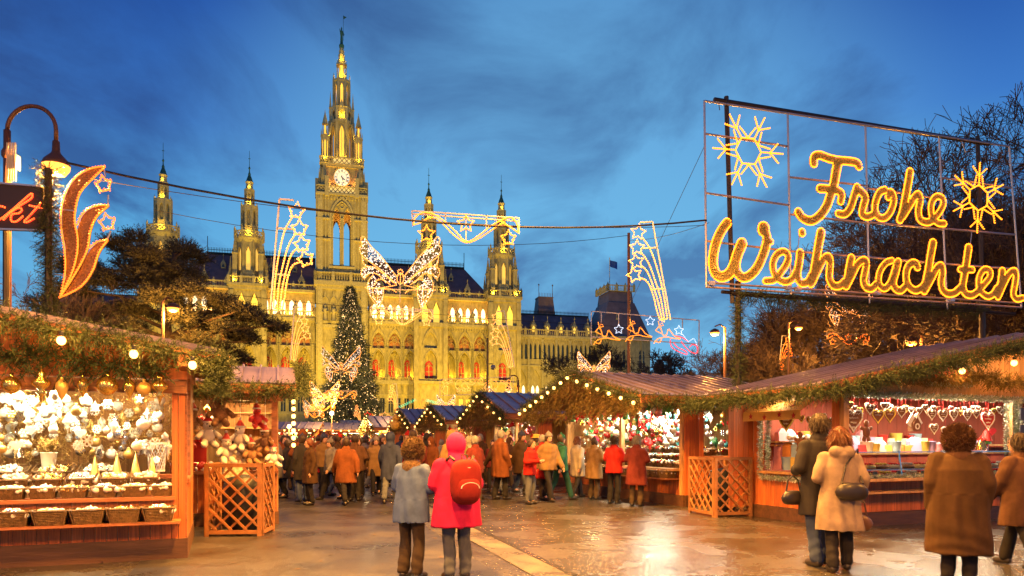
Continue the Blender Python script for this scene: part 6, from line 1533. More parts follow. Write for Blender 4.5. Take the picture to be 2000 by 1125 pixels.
garland('fir garland along the beam under the lettered sign', [sw(s0, zt-.05), sw((s0+s1)/2, zt-.12), sw(s1, zt-.05)], .16, 380, group='fir garlands on the stalls')
# light from the letters on their surroundings comes from the sampled LEDs themselves

def cable(label, pts, r=.007):
    mb = MB(); mb.tube([p for p in pts], r, 5); o = mb.obj('cable', MT['black'], None); tagp(o, label, 'cable', 'cables spanning the aisle'); return o
def span(a, b, sag, n=14): a, b = Vector(a), Vector(b); return [a.lerp(b, i/n)-Vector((0,0,sag*4*(i/n)*(1-i/n))) for i in range(n+1)]
# ------------------------------------------------------------------ street lamps, board at the left, cables
SOD = (1.0, .40, .06)
def lantern_head(t, loc, s=1.0, lit=True, power=0, m='lampglass'):
    power *= 7.5
    h = MB(); h.lathe([(.03,.5),(.07,.46),(.08,.25),(.10,.2),(.24,.05),(.28,-.04),(.27,-.06)], 14); o = h.obj('lamp_head', MT['lampbody'], t, True, loc=loc, scale=s)
    g = MB(); g.lathe([(.265,-.05),(.26,-.13),(.18,-.24),(.001,-.28)], 14); g.obj('lamp_glass', MT[m], o, True)
    if power: lamp('POINT', Vector(loc)-Vector((0,0,.26*s)), power, SOD, t, .12*s)
MT['lampbody'] = mat('dark_bronze_lamp', (.10, .05, .025), .45, .5); MT['lampglass'] = emit('sodium_lamp_glass', (1.0, .34, .05), 2.9); MT['post'] = mat('brown_lamp_post', (.12, .055, .03), .5, .3)
def gooseneck(base, Hn, arm, side, label, power, s=1.0, rz=0.0, r=.055):
    t = thing('street_lamp', label, 'street lamp', base, rz, 'sodium street lamps'); R = arm/2
    pm = MB(); pm.tube([(0,0,0),(0,0,1.2),(0,0,Hn*.72),(0,0,Hn-R*1.0)], [r*2,r*1.7,r*1.5,r*1.3], 10); pm.lathe([(r*1.4,0),(r*2,.05),(r*2,.12),(r*1.4,.18)], 10, (0,0,Hn-R-.5)); pm.obj('post', MT['post'], t, True)
    MB().tube([(0,0,Hn-R)]+[(side*(R-R*math.cos(a)), 0, Hn-R+R*math.sin(a)) for a in [PI*i/14 for i in range(15)]]+[(side*arm,0,Hn-R-.18)], r*.8, 8).obj('arm', MT['post'], t, True)
    lantern_head(t, (side*arm, 0, Hn-R-.18-.48*s), s, power=power); return t
Yl = 12.6
gooseneck(gp(14, Yl), EYE+(865-207)/F*Yl, .86, 1, 'gooseneck street lamp glowing orange beside the lettered board at the left', 1000, .82, r=.045)
mb = MB(); mb.box(-.09,.09,-.05,.05,-.12,.12)
for i in range(4): mb.box(-.08+i*.045,-.055+i*.045,-.06,-.04,-.33,.33)
o = mb.obj('antenna_box', mat('warm_grey_plastic', (.45,.4,.3), .5), None, loc=px(26,318,Yl-.12)); tagp(o, 'small antenna box with vertical rods fixed to the left lamp post', 'antenna')  # warm grey plastic in one flat colour
gooseneck(gp(1012, 47), EYE+(865-733)/F*47, .6, -1, 'small gooseneck lamp in front of the town hall right turret', 120, .8, r=.05)
def tall_lamp(x, y, Y, label, power, sx=-1):
    z = EYE+(865-y)/F*Y; t = thing('street_lamp', label, 'street lamp', gp(x-sx*20, Y), 0, 'sodium street lamps'); a = sx*20/F*Y
    MB().tube([(0,0,0),(0,0,z+.25)], [.09,.06], 8).obj('post', MT['post'], t); MB().tube([(0,0,z+.25),(a*.5,0,z+.4),(a,0,z+.3)], .035, 6).obj('arm', MT['post'], t)
    h = MB(); h.lathe([(.05,.2),(.2,.12),(.24,0)], 10); o = h.obj('lamp_head', MT['lampbody'], t, loc=(a,0,z)); g = MB(); g.ball((0,0,-.02), .2, 10, 6, .6); g.obj('lamp_glass', MT['lampglass'], o, True); lamp('POINT', (a,0,z-.25), power*7, SOD, t, .2)
tall_lamp(338, 602, 26.0, 'street lamp glowing orange in front of the broad pine', 400, 1)
tall_lamp(1396, 650, 34.0, 'street lamp glowing orange left of the sign post', 800, -1)
# added lamps out of view behind and beside the viewer, lighting the stall fronts
for i, (x, y_, pw) in enumerate(((-4.6, .5, 620), (4.2, 2.0, 640), (9.5, 6.0, 420), (-8.6, 5.0, 160))):
    gooseneck(Vector((x, y_, 0)), 6.6, .86, 1 if x < 0 else -1, ('added unseen gooseneck street lamp left of the aisle near the viewer', 'added unseen gooseneck street lamp right of the aisle near the viewer', 'added unseen gooseneck street lamp in front of the gingerbread stall', 'added unseen gooseneck street lamp beyond the left stall')[i], pw, .82, r=.045)
tall_lamp(1560, 640, 40, 'hidden park lamp lighting the limbs of the bare trees', 420, 1); tall_lamp(1780, 668, 27, 'park lamp behind the roof of the gingerbread stall', 260, -1)
# shaded lamps and span wires added above the view to light the ground
for i, (x, y_, z, pw) in enumerate(((-1.2, 5.6, 6.3, 5600), (2.6, 7.6, 7.0, 3400), (-1.8, 10.4, 8.8, 13000), (1.6, 12.6, 10.0, 19000))):
    t = thing('added_hanging_lamp', ('added unseen shaded lamp on a wire over the aisle nearest the viewer', 'added unseen shaded lamp on a wire on the right of the aisle', 'added unseen shaded lamp on a wire on the left of the aisle', 'added unseen shaded lamp hung highest over the aisle')[i], 'hanging lamp', (x, y_, z), 0, 'added lamps hung over the aisle')
    h = MB(); h.lathe([(.02,.5),(.05,.3),(.12,.2),(.34,.02),(.36,-.04)], 14); o = h.obj('lamp_head', MT['lampbody'], t, True); g = MB(); g.lathe([(.2,.0),(.2,-.05),(.001,-.08)], 12); g.obj('lamp_glass', MT['lampglass'], o, True)
    lamp('SPOT', (0,0,-.14), pw, (1.0,.43,.07), t, .22, spot=math.radians(128), blend=.7)
    cable('span wire added to carry the lamp '+('nearest the viewer','on the right','on the left','hung highest')[i], span((x-9, y_-1, z+1.0), (x+9, y_+1.5, z+1.0), .5))
# starburst lamps down the aisle
def globe_lamp(x, y, Y, label, col, power):
    t = thing('globe_lamp', label, 'lamp', gp(x, Y), 0, 'globe lamps far down the aisle'); z = EYE+(865-y)/F*Y
    MB().tube([(0,0,0),(0,0,z)], .04, 6).obj('post', MT['post'], t); MB().ball((0,0,z), .11*Y/40, 10, 8).obj('globe', MT[col], t, True); lamp('POINT', (0,-.5,z), power*12, (1,.58,.17), t, .12)
MT['globe_w'] = emit('white_globe', (1.0,.92,.75), 12); MT['globe_y'] = emit('yellow_globe', (1.0,.75,.25), 12)
globe_lamp(565,833,44,'yellow globe lamp beside the toy stall','globe_y',130); globe_lamp(648,807,50,'white globe lamp in front of the Christmas tree','globe_w',160); globe_lamp(790,806,46,'white globe lamp above the far stalls of the right row','globe_w',160); globe_lamp(724,828,48,'white globe lamp below the far ribbed roof','globe_w',120)
# board with the end of a word, and the garlanded post
t = thing('lettered_board', 'dark board cut by the left edge with red neon script ending in kt', 'sign', px(0, 405, 12.3), 0)
bz = lambda x, y: ((x-0)/F*12.3, (405-y)/F*12.3)
mb = MB(); (a, b), (c, d) = bz(-70, 352), bz(82, 450); mb.prism([(a,b),(bz(82,364)[0],bz(82,364)[1]),(c,d),(bz(-70,445)[0],bz(-70,445)[1])], .02, .1); mb.obj('board', mat('dark_sign_board', (.035,.022,.02), .6), t)
mb = MB(); mb.beam((a,.0,b),(bz(82,364)[0],.0,bz(82,364)[1]),.03,.03); mb.beam((bz(-70,445)[0],.0,bz(-70,445)[1]),(c,.0,d),.03,.03); mb.obj('board_edge', MT['alu'], t)
w_ = lambda pts: np.array([bz(x*.249, 180+y*.249) for x, y in pts])
P = []
for p in ([(-60,930),(-35,900),(10,895),(40,905)],[(-60,1010),(5,995),(90,930),(170,860),(240,800),(255,800),(245,835),(160,890),(80,950),(30,1000)],[(80,945),(140,910),(175,920),(150,950),(95,960),(90,1010),(130,1015),(180,975)],[(320,870),(270,930),(215,990),(190,1015),(215,1020),(270,990)],[(235,890),(330,910)]): P.append(resample(catmull(w_(p), 6), .035))
mb = MB()
for q in P: mb.tube([(x,.0,z) for x, z in q], .016, 5)
lt = mb.obj('neon_script', MT['neon'] if 'neon' in MT else MT['led_r'], t); P = np.vstack(P); link('light_chain', scatter_mesh('light_chain', np.stack([P[:,0], np.full(len(P),-.01), P[:,1]],1), np.tile((0,-1.,0),(len(P),1)), .36, *OCT, MT['led_o']), lt)
GP = gp(95, 12.35); t = thing('garland_post', 'square post wrapped in fir that carries the lettered board', 'post', GP); MB().tube([(0,0,0),(0,0,EYE+(865-330)/F*12.35)], .06, 8).obj('post', MT['steel'], t)
ztop = EYE+(865-328)/F*12.35
garland('fir garland wrapped round the post at the left beside the crescent light figure', [GP+Vector((0,0,ztop)), GP+Vector((0,0,1.8))], .135, 620, group='fir garlands on the stalls')
P2 = gp(12, 12.5); t = thing('sign_post', 'steel post under the lettered board at the left edge', 'post', P2); MB().tube([(0,0,0),(0,0,5.2)], .05, 8).obj('post', MT['steel'], t)
# cables
cable('thick cable spanning the aisle from the left garland post to the lettered sign', span(px(130,318,12.4), px(1380,430,17.0), .55), .022)
cable('thin cable spanning from the pine to the lettered sign', span(px(180,350,13.0), px(1380,440,17.2), .35)); cable('thin cable carrying the large butterfly', span(px(185,545,17), px(1260,640,24), .15)); cable('thin cable spanning behind the front light figures', span(px(300,410,16), px(1225,460,20), .5)); cable('thin cable from the reindeer mast to the sign', span(px(1228,470,25), px(1385,435,17.1), .1)); cable('thin cable carrying the sleigh light figure', span(px(1040,700,28), px(1600,685,30), .1)); cable('guy wire of the reindeer mast', span(px(1228,600,25), px(1376,285,17.2), .0))
mb = MB()
for x, y in ((238,343),(1050,426),(1196,430),(612,392)):
    pass
t = thing('reindeer_mast', 'slender mast rising behind the coloured ornament stall beside the star shower', 'mast', gp(1228, 25.3)); MB().tube([(0,0,0),(0,0,EYE+(865-455)/F*25.3)], .05, 8).obj('mast', mat('rusty_mast', (.20,.09,.045), .6, .3), t)
t = thing('camera_mast', 'thin dark mast with a hanging camera dome in front of the town hall', 'mast', gp(952, 44)); H_ = EYE+(865-660)/F*44; MB().tube([(0,0,0),(0,0,H_)], .06, 6).obj('mast', MT['steel'], t); MB().tube([(0,0,H_-1.6),(.35,0,H_-1.6)], .03, 5).obj('bracket', MT['steel'], t); MB().ball((.35,0,H_-1.8), .16, 8, 6).obj('camera_dome', mat('blue_grey_dome', (.12,.14,.2), .3), t, True)
# ------------------------------------------------------------------ goods on the stalls
def T_(fn, name, m, smooth=True):
    mb = MB(); fn(mb); return mb.mesh(name, m, smooth)
def cap_(mb, z=0): mb.lathe([(.012,z),(.012,z+.02),(.004,z+.022)], 6)
def f_ball(mb): mb.ball((0,0,0), .05, 12, 8); cap_(mb, .048)
def f_drop(mb): mb.lathe([(.001,-.09),(.02,-.06),(.04,-.01),(.036,.025),(.012,.05),(.01,.065)], 10)
def f_onion(mb): mb.lathe([(.001,-.12),(.012,-.07),(.03,-.05),(.014,-.035),(.05,-.005),(.052,.015),(.02,.04),(.03,.06),(.012,.08),(.008,.1)], 12)
def f_star(mb): mb.prism(star_poly(.06,.026), -.01, .01)
def f_flake(mb):
    for k in range(6):
        a = k*PI/3; c, s = math.cos(a), math.sin(a); mb.beam((0,0,0), (.06*c,0,.06*s), .01, .01, up=(0,1,0))
        for q in (-.5,.5): mb.beam((.036*c,0,.036*s), (.052*math.cos(a+q),0,.052*math.sin(a+q)), .008, .008, up=(0,1,0))
def heart_poly(r, n=9):
    out = []
    for i in range(2*n):
        t = PI*i/n; out.append((r*.062*16*math.sin(t)**3, r*.062*(13*math.cos(t)-5*math.cos(2*t)-2*math.cos(3*t)-math.cos(4*t))))
    return out
def f_heart(mb): mb.prism(heart_poly(.055), -.014, .014)
def f_bell(mb): mb.lathe([(.05,-.05),(.042,-.03),(.03,.02),(.018,.04),(.004,.05)], 10)
def f_tree(mb): mb.lathe([(.045,-.06),(.02,-.02),(.035,-.02),(.014,.02),(.024,.02),(.002,.07)], 8)
def f_rose(mb):
    mb.ball((0,0,0), .035, 8, 5, .8)
    for k in range(6): a = k*PI/3; mb.ball((.035*math.cos(a), -.01, .035*math.sin(a)), .024, 6, 4)
ORN = {'bauble': f_ball, 'drop': f_drop, 'onion': f_onion, 'star': f_star, 'snowflake': f_flake, 'heart': f_heart, 'bell': f_bell, 'tree': f_tree, 'rose': f_rose}
ORNM = {}
def orn(kind, m):
    if (kind, m) not in ORNM: ORNM[(kind, m)] = T_(ORN[kind], kind+'_ornament', MT[m], kind not in ('star','snowflake','heart'))
    return ORNM[(kind, m)]
WORD = {'white':'white','cream':'cream','gold':'gold','goldm':'matt gold','silver':'silver','red':'red','redm':'matt red','pink':'pink','teal':'teal','green':'green','blue':'blue'}
def hang(kind, m, p, s, where, group, thread=.12):
    o = link(kind+'_ornament', orn(kind, m), None, loc=p, scale=s, rz=random.uniform(-.7, .7)); return tagp(o, '%s %s ornament hanging %s' % (WORD[m], kind, where), 'ornament', group)
# -- A: white and gold ornaments
kinds = ['bauble']*7+['drop','star','snowflake','snowflake','heart','bell','rose','rose','onion']
rg = random.Random(5); cnt = 0
for i in range(290):
    x = rg.uniform(-3.3, -.28); y = rg.uniform(.35, 1.75); z = rg.uniform(1.38, 2.12)-.05*(y > 1)
    if z < 1.55 and -1.9 < x < -1.5: continue
    k = rg.choice(kinds); m = rg.choice(['white','white','white','cream','cream','cream','goldm','silver'])
    hang(k, m, la(x, y, z), rg.uniform(.85, 1.6), 'among the white ornaments in the left stall', 'ornaments hanging in the white ornament stall')
for i, (x, k, s, z, m) in enumerate(((-2.35,'onion',1.9,2.2,'gold'),(-2.1,'bell',1.9,2.19,'gold'),(-1.85,'bauble',2.1,2.18,'gold'),(-1.55,'onion',2.0,2.2,'gold'),(-1.34,'drop',1.8,2.17,'goldm'),(-1.12,'drop',1.7,2.2,'gold'),(-.86,'bauble',2.5,2.2,'gold'),(-.62,'drop',1.7,2.2,'gold'),(-.46,'bauble',1.7,2.18,'goldm'),(-.28,'onion',2.0,2.2,'gold'))):
    o = link(k+'_ornament', orn(k, m), None, loc=la(x,-.28,z), scale=s, rz=RA); tagp(o, ('first','second','third','fourth','fifth','sixth','seventh','eighth','ninth','tenth')[i]+' big gold ornament from the left under the fir branches of the left stall', 'ornament', 'big gold ornaments under the header beam')
# twiggy boughs between the ornaments
P = np.stack([RNG.uniform(-3.4,-.2,1500), RNG.uniform(.9,1.9,1500), RNG.uniform(1.25,2.2,1500)], 1); Ma = np.array(MA); P = P @ Ma[:3,:3].T+Ma[:3,3]
o = link('gilded_twigs', scatter_mesh('gilded_twigs', P, RNG.normal(size=(1500,3)), RNG.uniform(.6,1.2,1500), *SPR, MT['goldm']), None); tagp(o, 'mass of gilded twigs and dried flowers hung behind the white ornaments', 'twigs', kind='stuff')
# baskets
def basket_mesh(w, d, h):
    mb = MB(); n = 9
    def ring(t, k=0): a = w/2*(.78+.22*t); b = d/2*(.78+.22*t); r = .03; return [(sx*(a-r)+r*cx, sy*(b-r)+r*cy, h*t) for sx, sy, cx, cy in ((-1,-1,-1,0),(-1,-1,0,-1),(1,-1,0,-1),(1,-1,1,0),(1,1,1,0),(1,1,0,1),(-1,1,0,1),(-1,1,-1,0))]
    for i in range(n): mb.tube([p for p in ring((i+.5)/n)], h/n*.58, 4, closed=True)
    for i in range(14):
        f = i/13-.5
        for s in (-1, 1): mb.tube([(f*w*.78, s*d/2*.8, 0), (f*w, s*d/2*1.01, h)], .007, 3)
    mb.box(-w*.38, w*.38, -d*.38, d*.38, 0, .012); mb.tube(ring(1.02), .015, 5, closed=True)
    return mb.mesh('wicker_basket', MT['wicker'])
def heap_mesh(w, d, mats, n, r, kinds=('ball',), hump=.05):
    mb = MB(); q = random.Random(n+int(w*100))
    for i in range(n):
        mb.m = q.randrange(len(mats)); x, y = q.uniform(-w/2, w/2), q.uniform(-d/2, d/2); z = hump*(1-(2*x/w)**2)*(1-(2*y/d)**2)+q.uniform(0, .02)
        k = q.choice(kinds); s = r*q.uniform(.7, 1.25)
        if k == 'ball': mb.ball((x,y,z), s, 7, 5, q.uniform(.8, 1.1))
        elif k == 'cone': mb.X = Matrix.Translation((x,y,z)) @ Matrix.Rotation(q.uniform(-1.3,1.3), 4, 'X') @ Matrix.Rotation(q.uniform(-1,1), 4, 'Y'); mb.lathe([(.001,-s*1.5),(s*.8,-s*.4),(s*.6,s*.4),(.001,s*1.4)], 6); mb.X = None
        else: mb.X = Matrix.Translation((x,y,z)) @ Matrix.Rotation(q.uniform(0,3), 4, 'Z') @ Matrix.Rotation(q.uniform(-1,1), 4, 'X'); mb.prism(star_poly(s*1.3, s*.6), -.006, .006); mb.X = None
    return mb.mesh('ornament_heap', [MT[m] for m in mats], True)
BK = basket_mesh(.36, .30, .17); BK2 = basket_mesh(.30, .24, .13); BK3 = basket_mesh(.46, .34, .10)
HW = [heap_mesh(.31,.25,('cream','goldm','white'),60,.03), heap_mesh(.31,.25,('cream','white'),60,.026,('cone','ball')), heap_mesh(.31,.25,('goldm','cream','gold'),70,.028,('star','cone')), heap_mesh(.31,.25,('white','silver','cream'),50,.034,('ball',))]
def basket(p, rz, me, heap, label, group, hz=.12, s=1.0, hl=None, tilt=0.0):
    o = link('wicker_basket', me, None, loc=p, scale=s); o.rotation_euler = (tilt, 0, rz); tagp(o, label, 'basket', group)
    h = link('ornament_heap', heap, None, loc=Vector(p)+Vector((0,0,hz*s)), scale=s); h.rotation_euler = (tilt, 0, rz); tagp(h, hl or 'heap of small '+label.split(' holding ')[-1]+' lying in a basket', 'ornaments', None, 'stuff')
ORD = ('first','second','third','fourth','fifth','sixth','seventh','eighth','ninth','tenth')
hold = ('white and gold baubles','cream cone ornaments','gilded stars','white baubles')
for i in range(8):
    basket(la(-3.02+.39*i, -.21, .515), RA, BK, HW[i % 4], '%s basket from the left on the low front rail holding %s' % (ORD[i], hold[i % 4]), 'wicker baskets on the low front rail')
for i in range(9):
    basket(la(-2.95+.335*i, .14, .81), RA, BK2, HW[(i+1) % 4], '%s basket from the left on the counter holding %s' % (ORD[i], hold[(i+1) % 4]), 'wicker baskets on the counter', .09, .98)
for i in range(8):
    basket(la(-3.1+.37*i, .52, .93), RA, BK2, HW[(i+2) % 4], '%s basket from the left in the second row holding %s' % (ORD[i], hold[(i+2) % 4]), 'wicker baskets in the second row', .09, 1.05, tilt=.25)
for i in range(5):
    basket(la(-3.2+.52*i, .95, 1.06), RA, BK3, HW[(i+3) % 4], '%s wide tray from the left in the back row holding %s' % (ORD[i], hold[(i+3) % 4]), 'wide wicker trays in the back row', .07, 1.0, tilt=.25)
board(A, 'display_step', (-AW,.52,.90), (-.12,.52,.90), .36, .05, MT['beamw']); board(A, 'display_step', (-AW,.95,1.03), (-.12,.95,1.03), .42, .05, MT['beamw'])
cone = T_(lambda mb: mb.lathe([(.07,0),(.068,.01),(.004,.32)], 12, caps=True), 'glitter_cone', MT['goldm'])
for i, (x, y, z, s) in enumerate(((-1.12,.62,1.08,1.0),(-.86,.6,1.08,1.1),(-.64,.6,1.08,1.1),(-.44,.62,1.08,.95))):
    o = link('glitter_cone', cone, None, loc=la(x,y,z-.06), scale=s); tagp(o, ORD[i]+' gold glitter cone from the left behind the counter baskets', 'cone', 'gold glitter cones')
pot = T_(lambda mb: mb.lathe([(.07,0),(.10,.26),(.11,.27),(.10,.275),(.09,.25)], 14), 'ribbed_pot', MT['cream'])
o = link('ribbed_pot', pot, None, loc=la(-1.72,1.0,1.1)); tagp(o, 'cream ribbed pot filled with gilded sprigs in the white ornament stall', 'pot'); P = np.tile(np.array(la(-1.72,1.0,1.36)), (90,1))+RNG.normal(0,.03,(90,3)); D_ = RNG.normal(0,.5,(90,3)); D_[:,2] = 1; tagp(link('gilded_sprigs', scatter_mesh('gilded_sprigs', P, D_, 1.3, *SPR, MT['goldm'])), 'gilded sprigs standing in the cream ribbed pot', 'sprigs')
t = thing('wire_lantern', 'white lattice lantern standing at the right end of the white ornament stall', 'lantern', la(-.42,1.1,1.06)); mb = MB()
for k in range(10):
    for s in (-1, 1): mb.tube([((.10+.03*z)*math.cos(2*PI*k/10+s*z*1.3), (.10+.03*z)*math.sin(2*PI*k/10+s*z*1.3), .05+z*.38) for z in (0,.25,.5,.75,1)], .006, 4)
mb.lathe([(.11,.03),(.11,.06)], 12); mb.lathe([(.14,.42),(.14,.45)], 12); mb.obj('lattice_body', MT['white'], t); MB().ball((0,0,.2), .05, 8, 6).obj('candle', MT['whitepane'], t)
folded = T_(lambda mb: mb.prism([(-.2,0),(.12,0),(-.05,.26)], -.1, .1), 'folded_cloth', MT['cream'])
tagp(link('folded_cloth', folded, None, loc=la(-2.35,.95,1.12), rz=RA+.3), 'folded cream cloth standing like a peak in the left back tray', 'cloth')
# -- C: coloured ornaments
rg = random.Random(9); ck = ['bauble']*8+['drop','onion','star','heart','bell','tree','rose']; cm = ['red','red','redm','gold','goldm','white','white','silver','pink','teal','green','cream','cream','gold']
for i in range(270):
    y = rg.uniform(.25, 5.9); x = rg.uniform(.25, .9); z = rg.uniform(1.45, 2.32)
    if y < 1.6: m = rg.choice(['white','white','silver','teal','cream','white','gold','pink'])
    else: m = rg.choice(cm)
    hang(rg.choice(ck), m, lc(x, y, z), rg.uniform(.9, 1.7), 'densely inside the coloured ornament stall', 'ornaments hanging in the coloured ornament stall')
for i in range(26):
    k = rg.choice(['bauble','onion','star','bell','tree','bauble']); m = rg.choice(['red','red','redm','gold','white','green','silver','pink'])
    hang(k, m, lc(-.18, .35+i*.22, 2.30+rg.uniform(-.08,.05)), rg.uniform(1.3, 2.3), 'under the header of the coloured ornament stall', 'big ornaments under the header of the coloured stall')
for i in range(44):
    hang(rg.choice(ck), rg.choice(['teal','pink','gold','cream','red','silver','white','green']), lc(rg.uniform(.6, 2.25), rg.uniform(.3, .9), rg.uniform(1.45, 2.25)), rg.uniform(.9, 1.6), 'in the side opening of the coloured stall', 'ornaments in the side opening of the coloured stall')
HC = [heap_mesh(.31,.25,('cream','white','goldm'),60,.03), heap_mesh(.31,.25,('red','gold','white'),60,.028), heap_mesh(.31,.25,('white','teal','silver'),60,.028), heap_mesh(.31,.25,('goldm','redm','cream'),60,.028,('star','ball'))]
for r, (x, z, n, tl) in enumerate(((-.22,.66,15,'low front rail'),(.14,.90,15,'counter'),(.45,1.05,14,'second step'),(.75,1.24,13,'upper step'))):
    for i in range(n):
        y = .35+i*(5.6/n); p = lc(x, y, z); o = link('wicker_basket', BK if r == 0 else BK2, None, loc=p, scale=.98); o.rotation_euler = (0, 0, RZ+PI/2)
        tagp(o, 'wicker basket of ornaments on the %s of the coloured ornament stall' % tl, 'basket', 'baskets on the %s of the coloured stall' % tl)
        h = link('ornament_heap', HC[(i*7+r*3) % 4], None, loc=p+Vector((0,0,.11)), rz=RZ+PI/2, scale=1.0); tagp(h, 'heap of small coloured ornaments in a basket of the coloured stall', 'ornaments', None, 'stuff')
for z, x in ((1.02,.45),(1.21,.75)): board(Cs, 'display_step', (x,.1,z), (x,6.05,z), .3, .04, MT['plank_y'])
for i in range(3):
    basket(lc(.8+.42*i, .1, 1.2), RZ, BK2, HC[i], '%s basket from the left in the side opening holding coloured ornaments' % ORD[i], 'baskets in the side opening of the coloured stall', .09, 1.0)
# -- far stalls of the right row: ornaments as rows of red and gold
for W_, w_, nm, g_n in ((le,4.3,'second',46),(lf,4.0,'third',40),(lg,4.2,'fourth',36),(lh,4.2,'fifth',26)):
    for i in range(g_n):
        hang(rg.choice(['bauble','star','bell','heart','onion']), rg.choice(['red','redm','gold','white','green','pink','goldm']), W_(rg.uniform(-.15,.4), rg.uniform(.2, w_-.2), rg.uniform(1.3, 2.25)), rg.uniform(1.4, 2.6), 'in the %s stall of the right row' % nm, 'ornaments hanging in the %s stall of the right row' % nm)
    h = MB(); q = random.Random(w_)
    mm = ('red','gold','cream','white','redm')
    for i in range(170): h.m = q.randrange(5); p = W_(q.uniform(-.2,.3), q.uniform(.2, w_-.2), q.uniform(.9, 1.1)); h.ball(p, q.uniform(.05,.09), 6, 4)
    tagp(h.obj('ornament_heap', [MT[m] for m in mm], None, True), 'heap of coloured goods on the counter of the %s right stall' % nm, 'ornaments', None, 'stuff')
s = MB(); s.ball((0,-.1,.0),.34,14,10,1.0); s.ball((-.28,-.2,.15),.12,8,6); s.ball((.28,-.2,.15),.12,8,6); s.ball((0,-.02,.5),.24,12,8)
o = s.obj('gable_figure', mat('yellow_straw_figure',(.75,.46,.08),.7,var=.25,vscale=8), None, True, loc=lg(-1.62,2.0,2.45), scale=.8); tagp(o, 'round yellow straw figure in the gable of the fourth right stall', 'figure')
for E_, nm, dx in ((ES1,'ribbed roof end stall',4.2),(ES2,'wide end stall',4.8),(ES3,'far left end stall',3.6)):
    W_ = E_[1]; h = MB(); q = random.Random(dx); mm = ('red','gold','white','redm','green')
    for i in range(200): h.m = q.randrange(5); p = W_(q.uniform(-dx/2,dx/2), q.uniform(-.1,.6), q.choice((1.1,1.2,1.6,1.9,2.1))+q.uniform(-.08,.08)); h.ball(p, q.uniform(.06,.11), 6, 4)
    tagp(h.obj('ornament_heap', [MT[m] for m in mm], None, True), 'mass of red and gold goods in the %s' % nm, 'ornaments', None, 'stuff')
# -- B: plush toys
def plush_mesh(ears, hat):
    mb = MB(); mb.ball((0,0,0), .12, 10, 8, 1.15); mb.ball((0,-.02,.18), .09, 10, 8); mb.ball((0,-.10,.16), .04, 8, 5)
    for s in (-1, 1): mb.tube([(s*.08,-.02,.07),(s*.17,-.08,.0),(s*.19,-.11,-.04)], [.05,.045,.04], 8); mb.tube([(s*.06,-.05,-.1),(s*.09,-.14,-.16),(s*.1,-.2,-.16)], [.06,.055,.045], 8)
    if ears: 
        for s in (-1, 1): mb.ball((s*.075,0,.25), .035, 8, 5)
    mb.m = 1
    for s in (-1, 1): mb.ball((s*.035,-.10,.21), .012, 6, 4)
    mb.ball((0,-.14,.17), .015, 6, 4)
    if hat: mb.m = 2; mb.lathe([(.085,.24),(.06,.30),(.01,.38)], 10); mb.m = 3; mb.lathe([(.09,.225),(.1,.24),(.09,.26)], 10); mb.ball((0,0,.39), .03, 6, 5)
    return mb
tk = [('brown plush bear', plush_mesh(True, False), 'plush', 'redm'), ('white plush figure with a red pointed cap', plush_mesh(False, True), 'plushw', 'redm'), ('brown plush bear with a red cap', plush_mesh(True, True), 'plush', 'redm'), ('red plush figure with a white cap trim', plush_mesh(False, True), 'redm', 'redm')]
tm = [(l, mb.mesh('plush_toy', [MT[m], MT['black'], MT[h], MT['plushw']], True)) for l, mb, m, h in tk]
k = 0
for (x, y, z, s, v) in ((-.35,-.35,1.92,1.0,3),(-.62,-.4,1.55,1.2,1),(-.95,-.35,2.0,1.35,0),(-1.15,-.38,1.62,1.25,1),(-.2,-.3,1.5,1.1,2),(-.85,-.42,1.32,1.2,1),(-.45,-.42,1.28,1.1,2),(-1.4,-.3,1.85,1.2,2),(-1.5,-.3,1.45,1.0,3),(-.08,-.36,1.22,1.0,1),(-1.8,-.3,1.9,1.0,0)):
    o = link('plush_toy', tm[v][1], None, loc=lb(x,y,z), scale=s*.8, rz=RB+random.uniform(-.6,.6)); tagp(o, '%s hanging %s over the toy stall counter' % (tm[v][0], ('highest at the right','second from the right','highest in the middle','in the middle','low at the right','lowest in the middle','lowest right of the middle','high at the left','low at the left','lowest at the right end','high at the left end')[k]), 'plush toy', 'plush toys on the toy stall'); k += 1
t = MB()
for x, z in ((-.35,2.3),(-.62,1.9),(-.95,2.35),(-1.15,2.0),(-.2,1.9),(-1.4,2.2)): t.tube([(x,-.38,z-.1),(x,-.36,2.4)], .004, 3)
t.obj('hanging_cords', MT['icing'], Bs)
h = MB(); q = random.Random(2); mm = ('red','gold','white','redm','cream')
for i in range(130): h.m = q.randrange(5); p = lb(q.uniform(-2.2,-.1), q.uniform(-.1,.3), q.uniform(1.02,1.12)); h.ball(p, q.uniform(.03,.06), 6, 4)
tagp(h.obj('ornament_heap', [MT[m] for m in mm], None, True), 'heap of small toys on the counter of the toy stall', 'toys', None, 'stuff')
for i in range(10):
    hang('bauble', random.choice(['red','gold','white']), lb(-1.7+.06*i+random.uniform(-.1,.1), .3, 1.55+random.uniform(0,.6)), 1.3, 'in front of the red panel of the toy stall', 'ornaments in the toy stall')
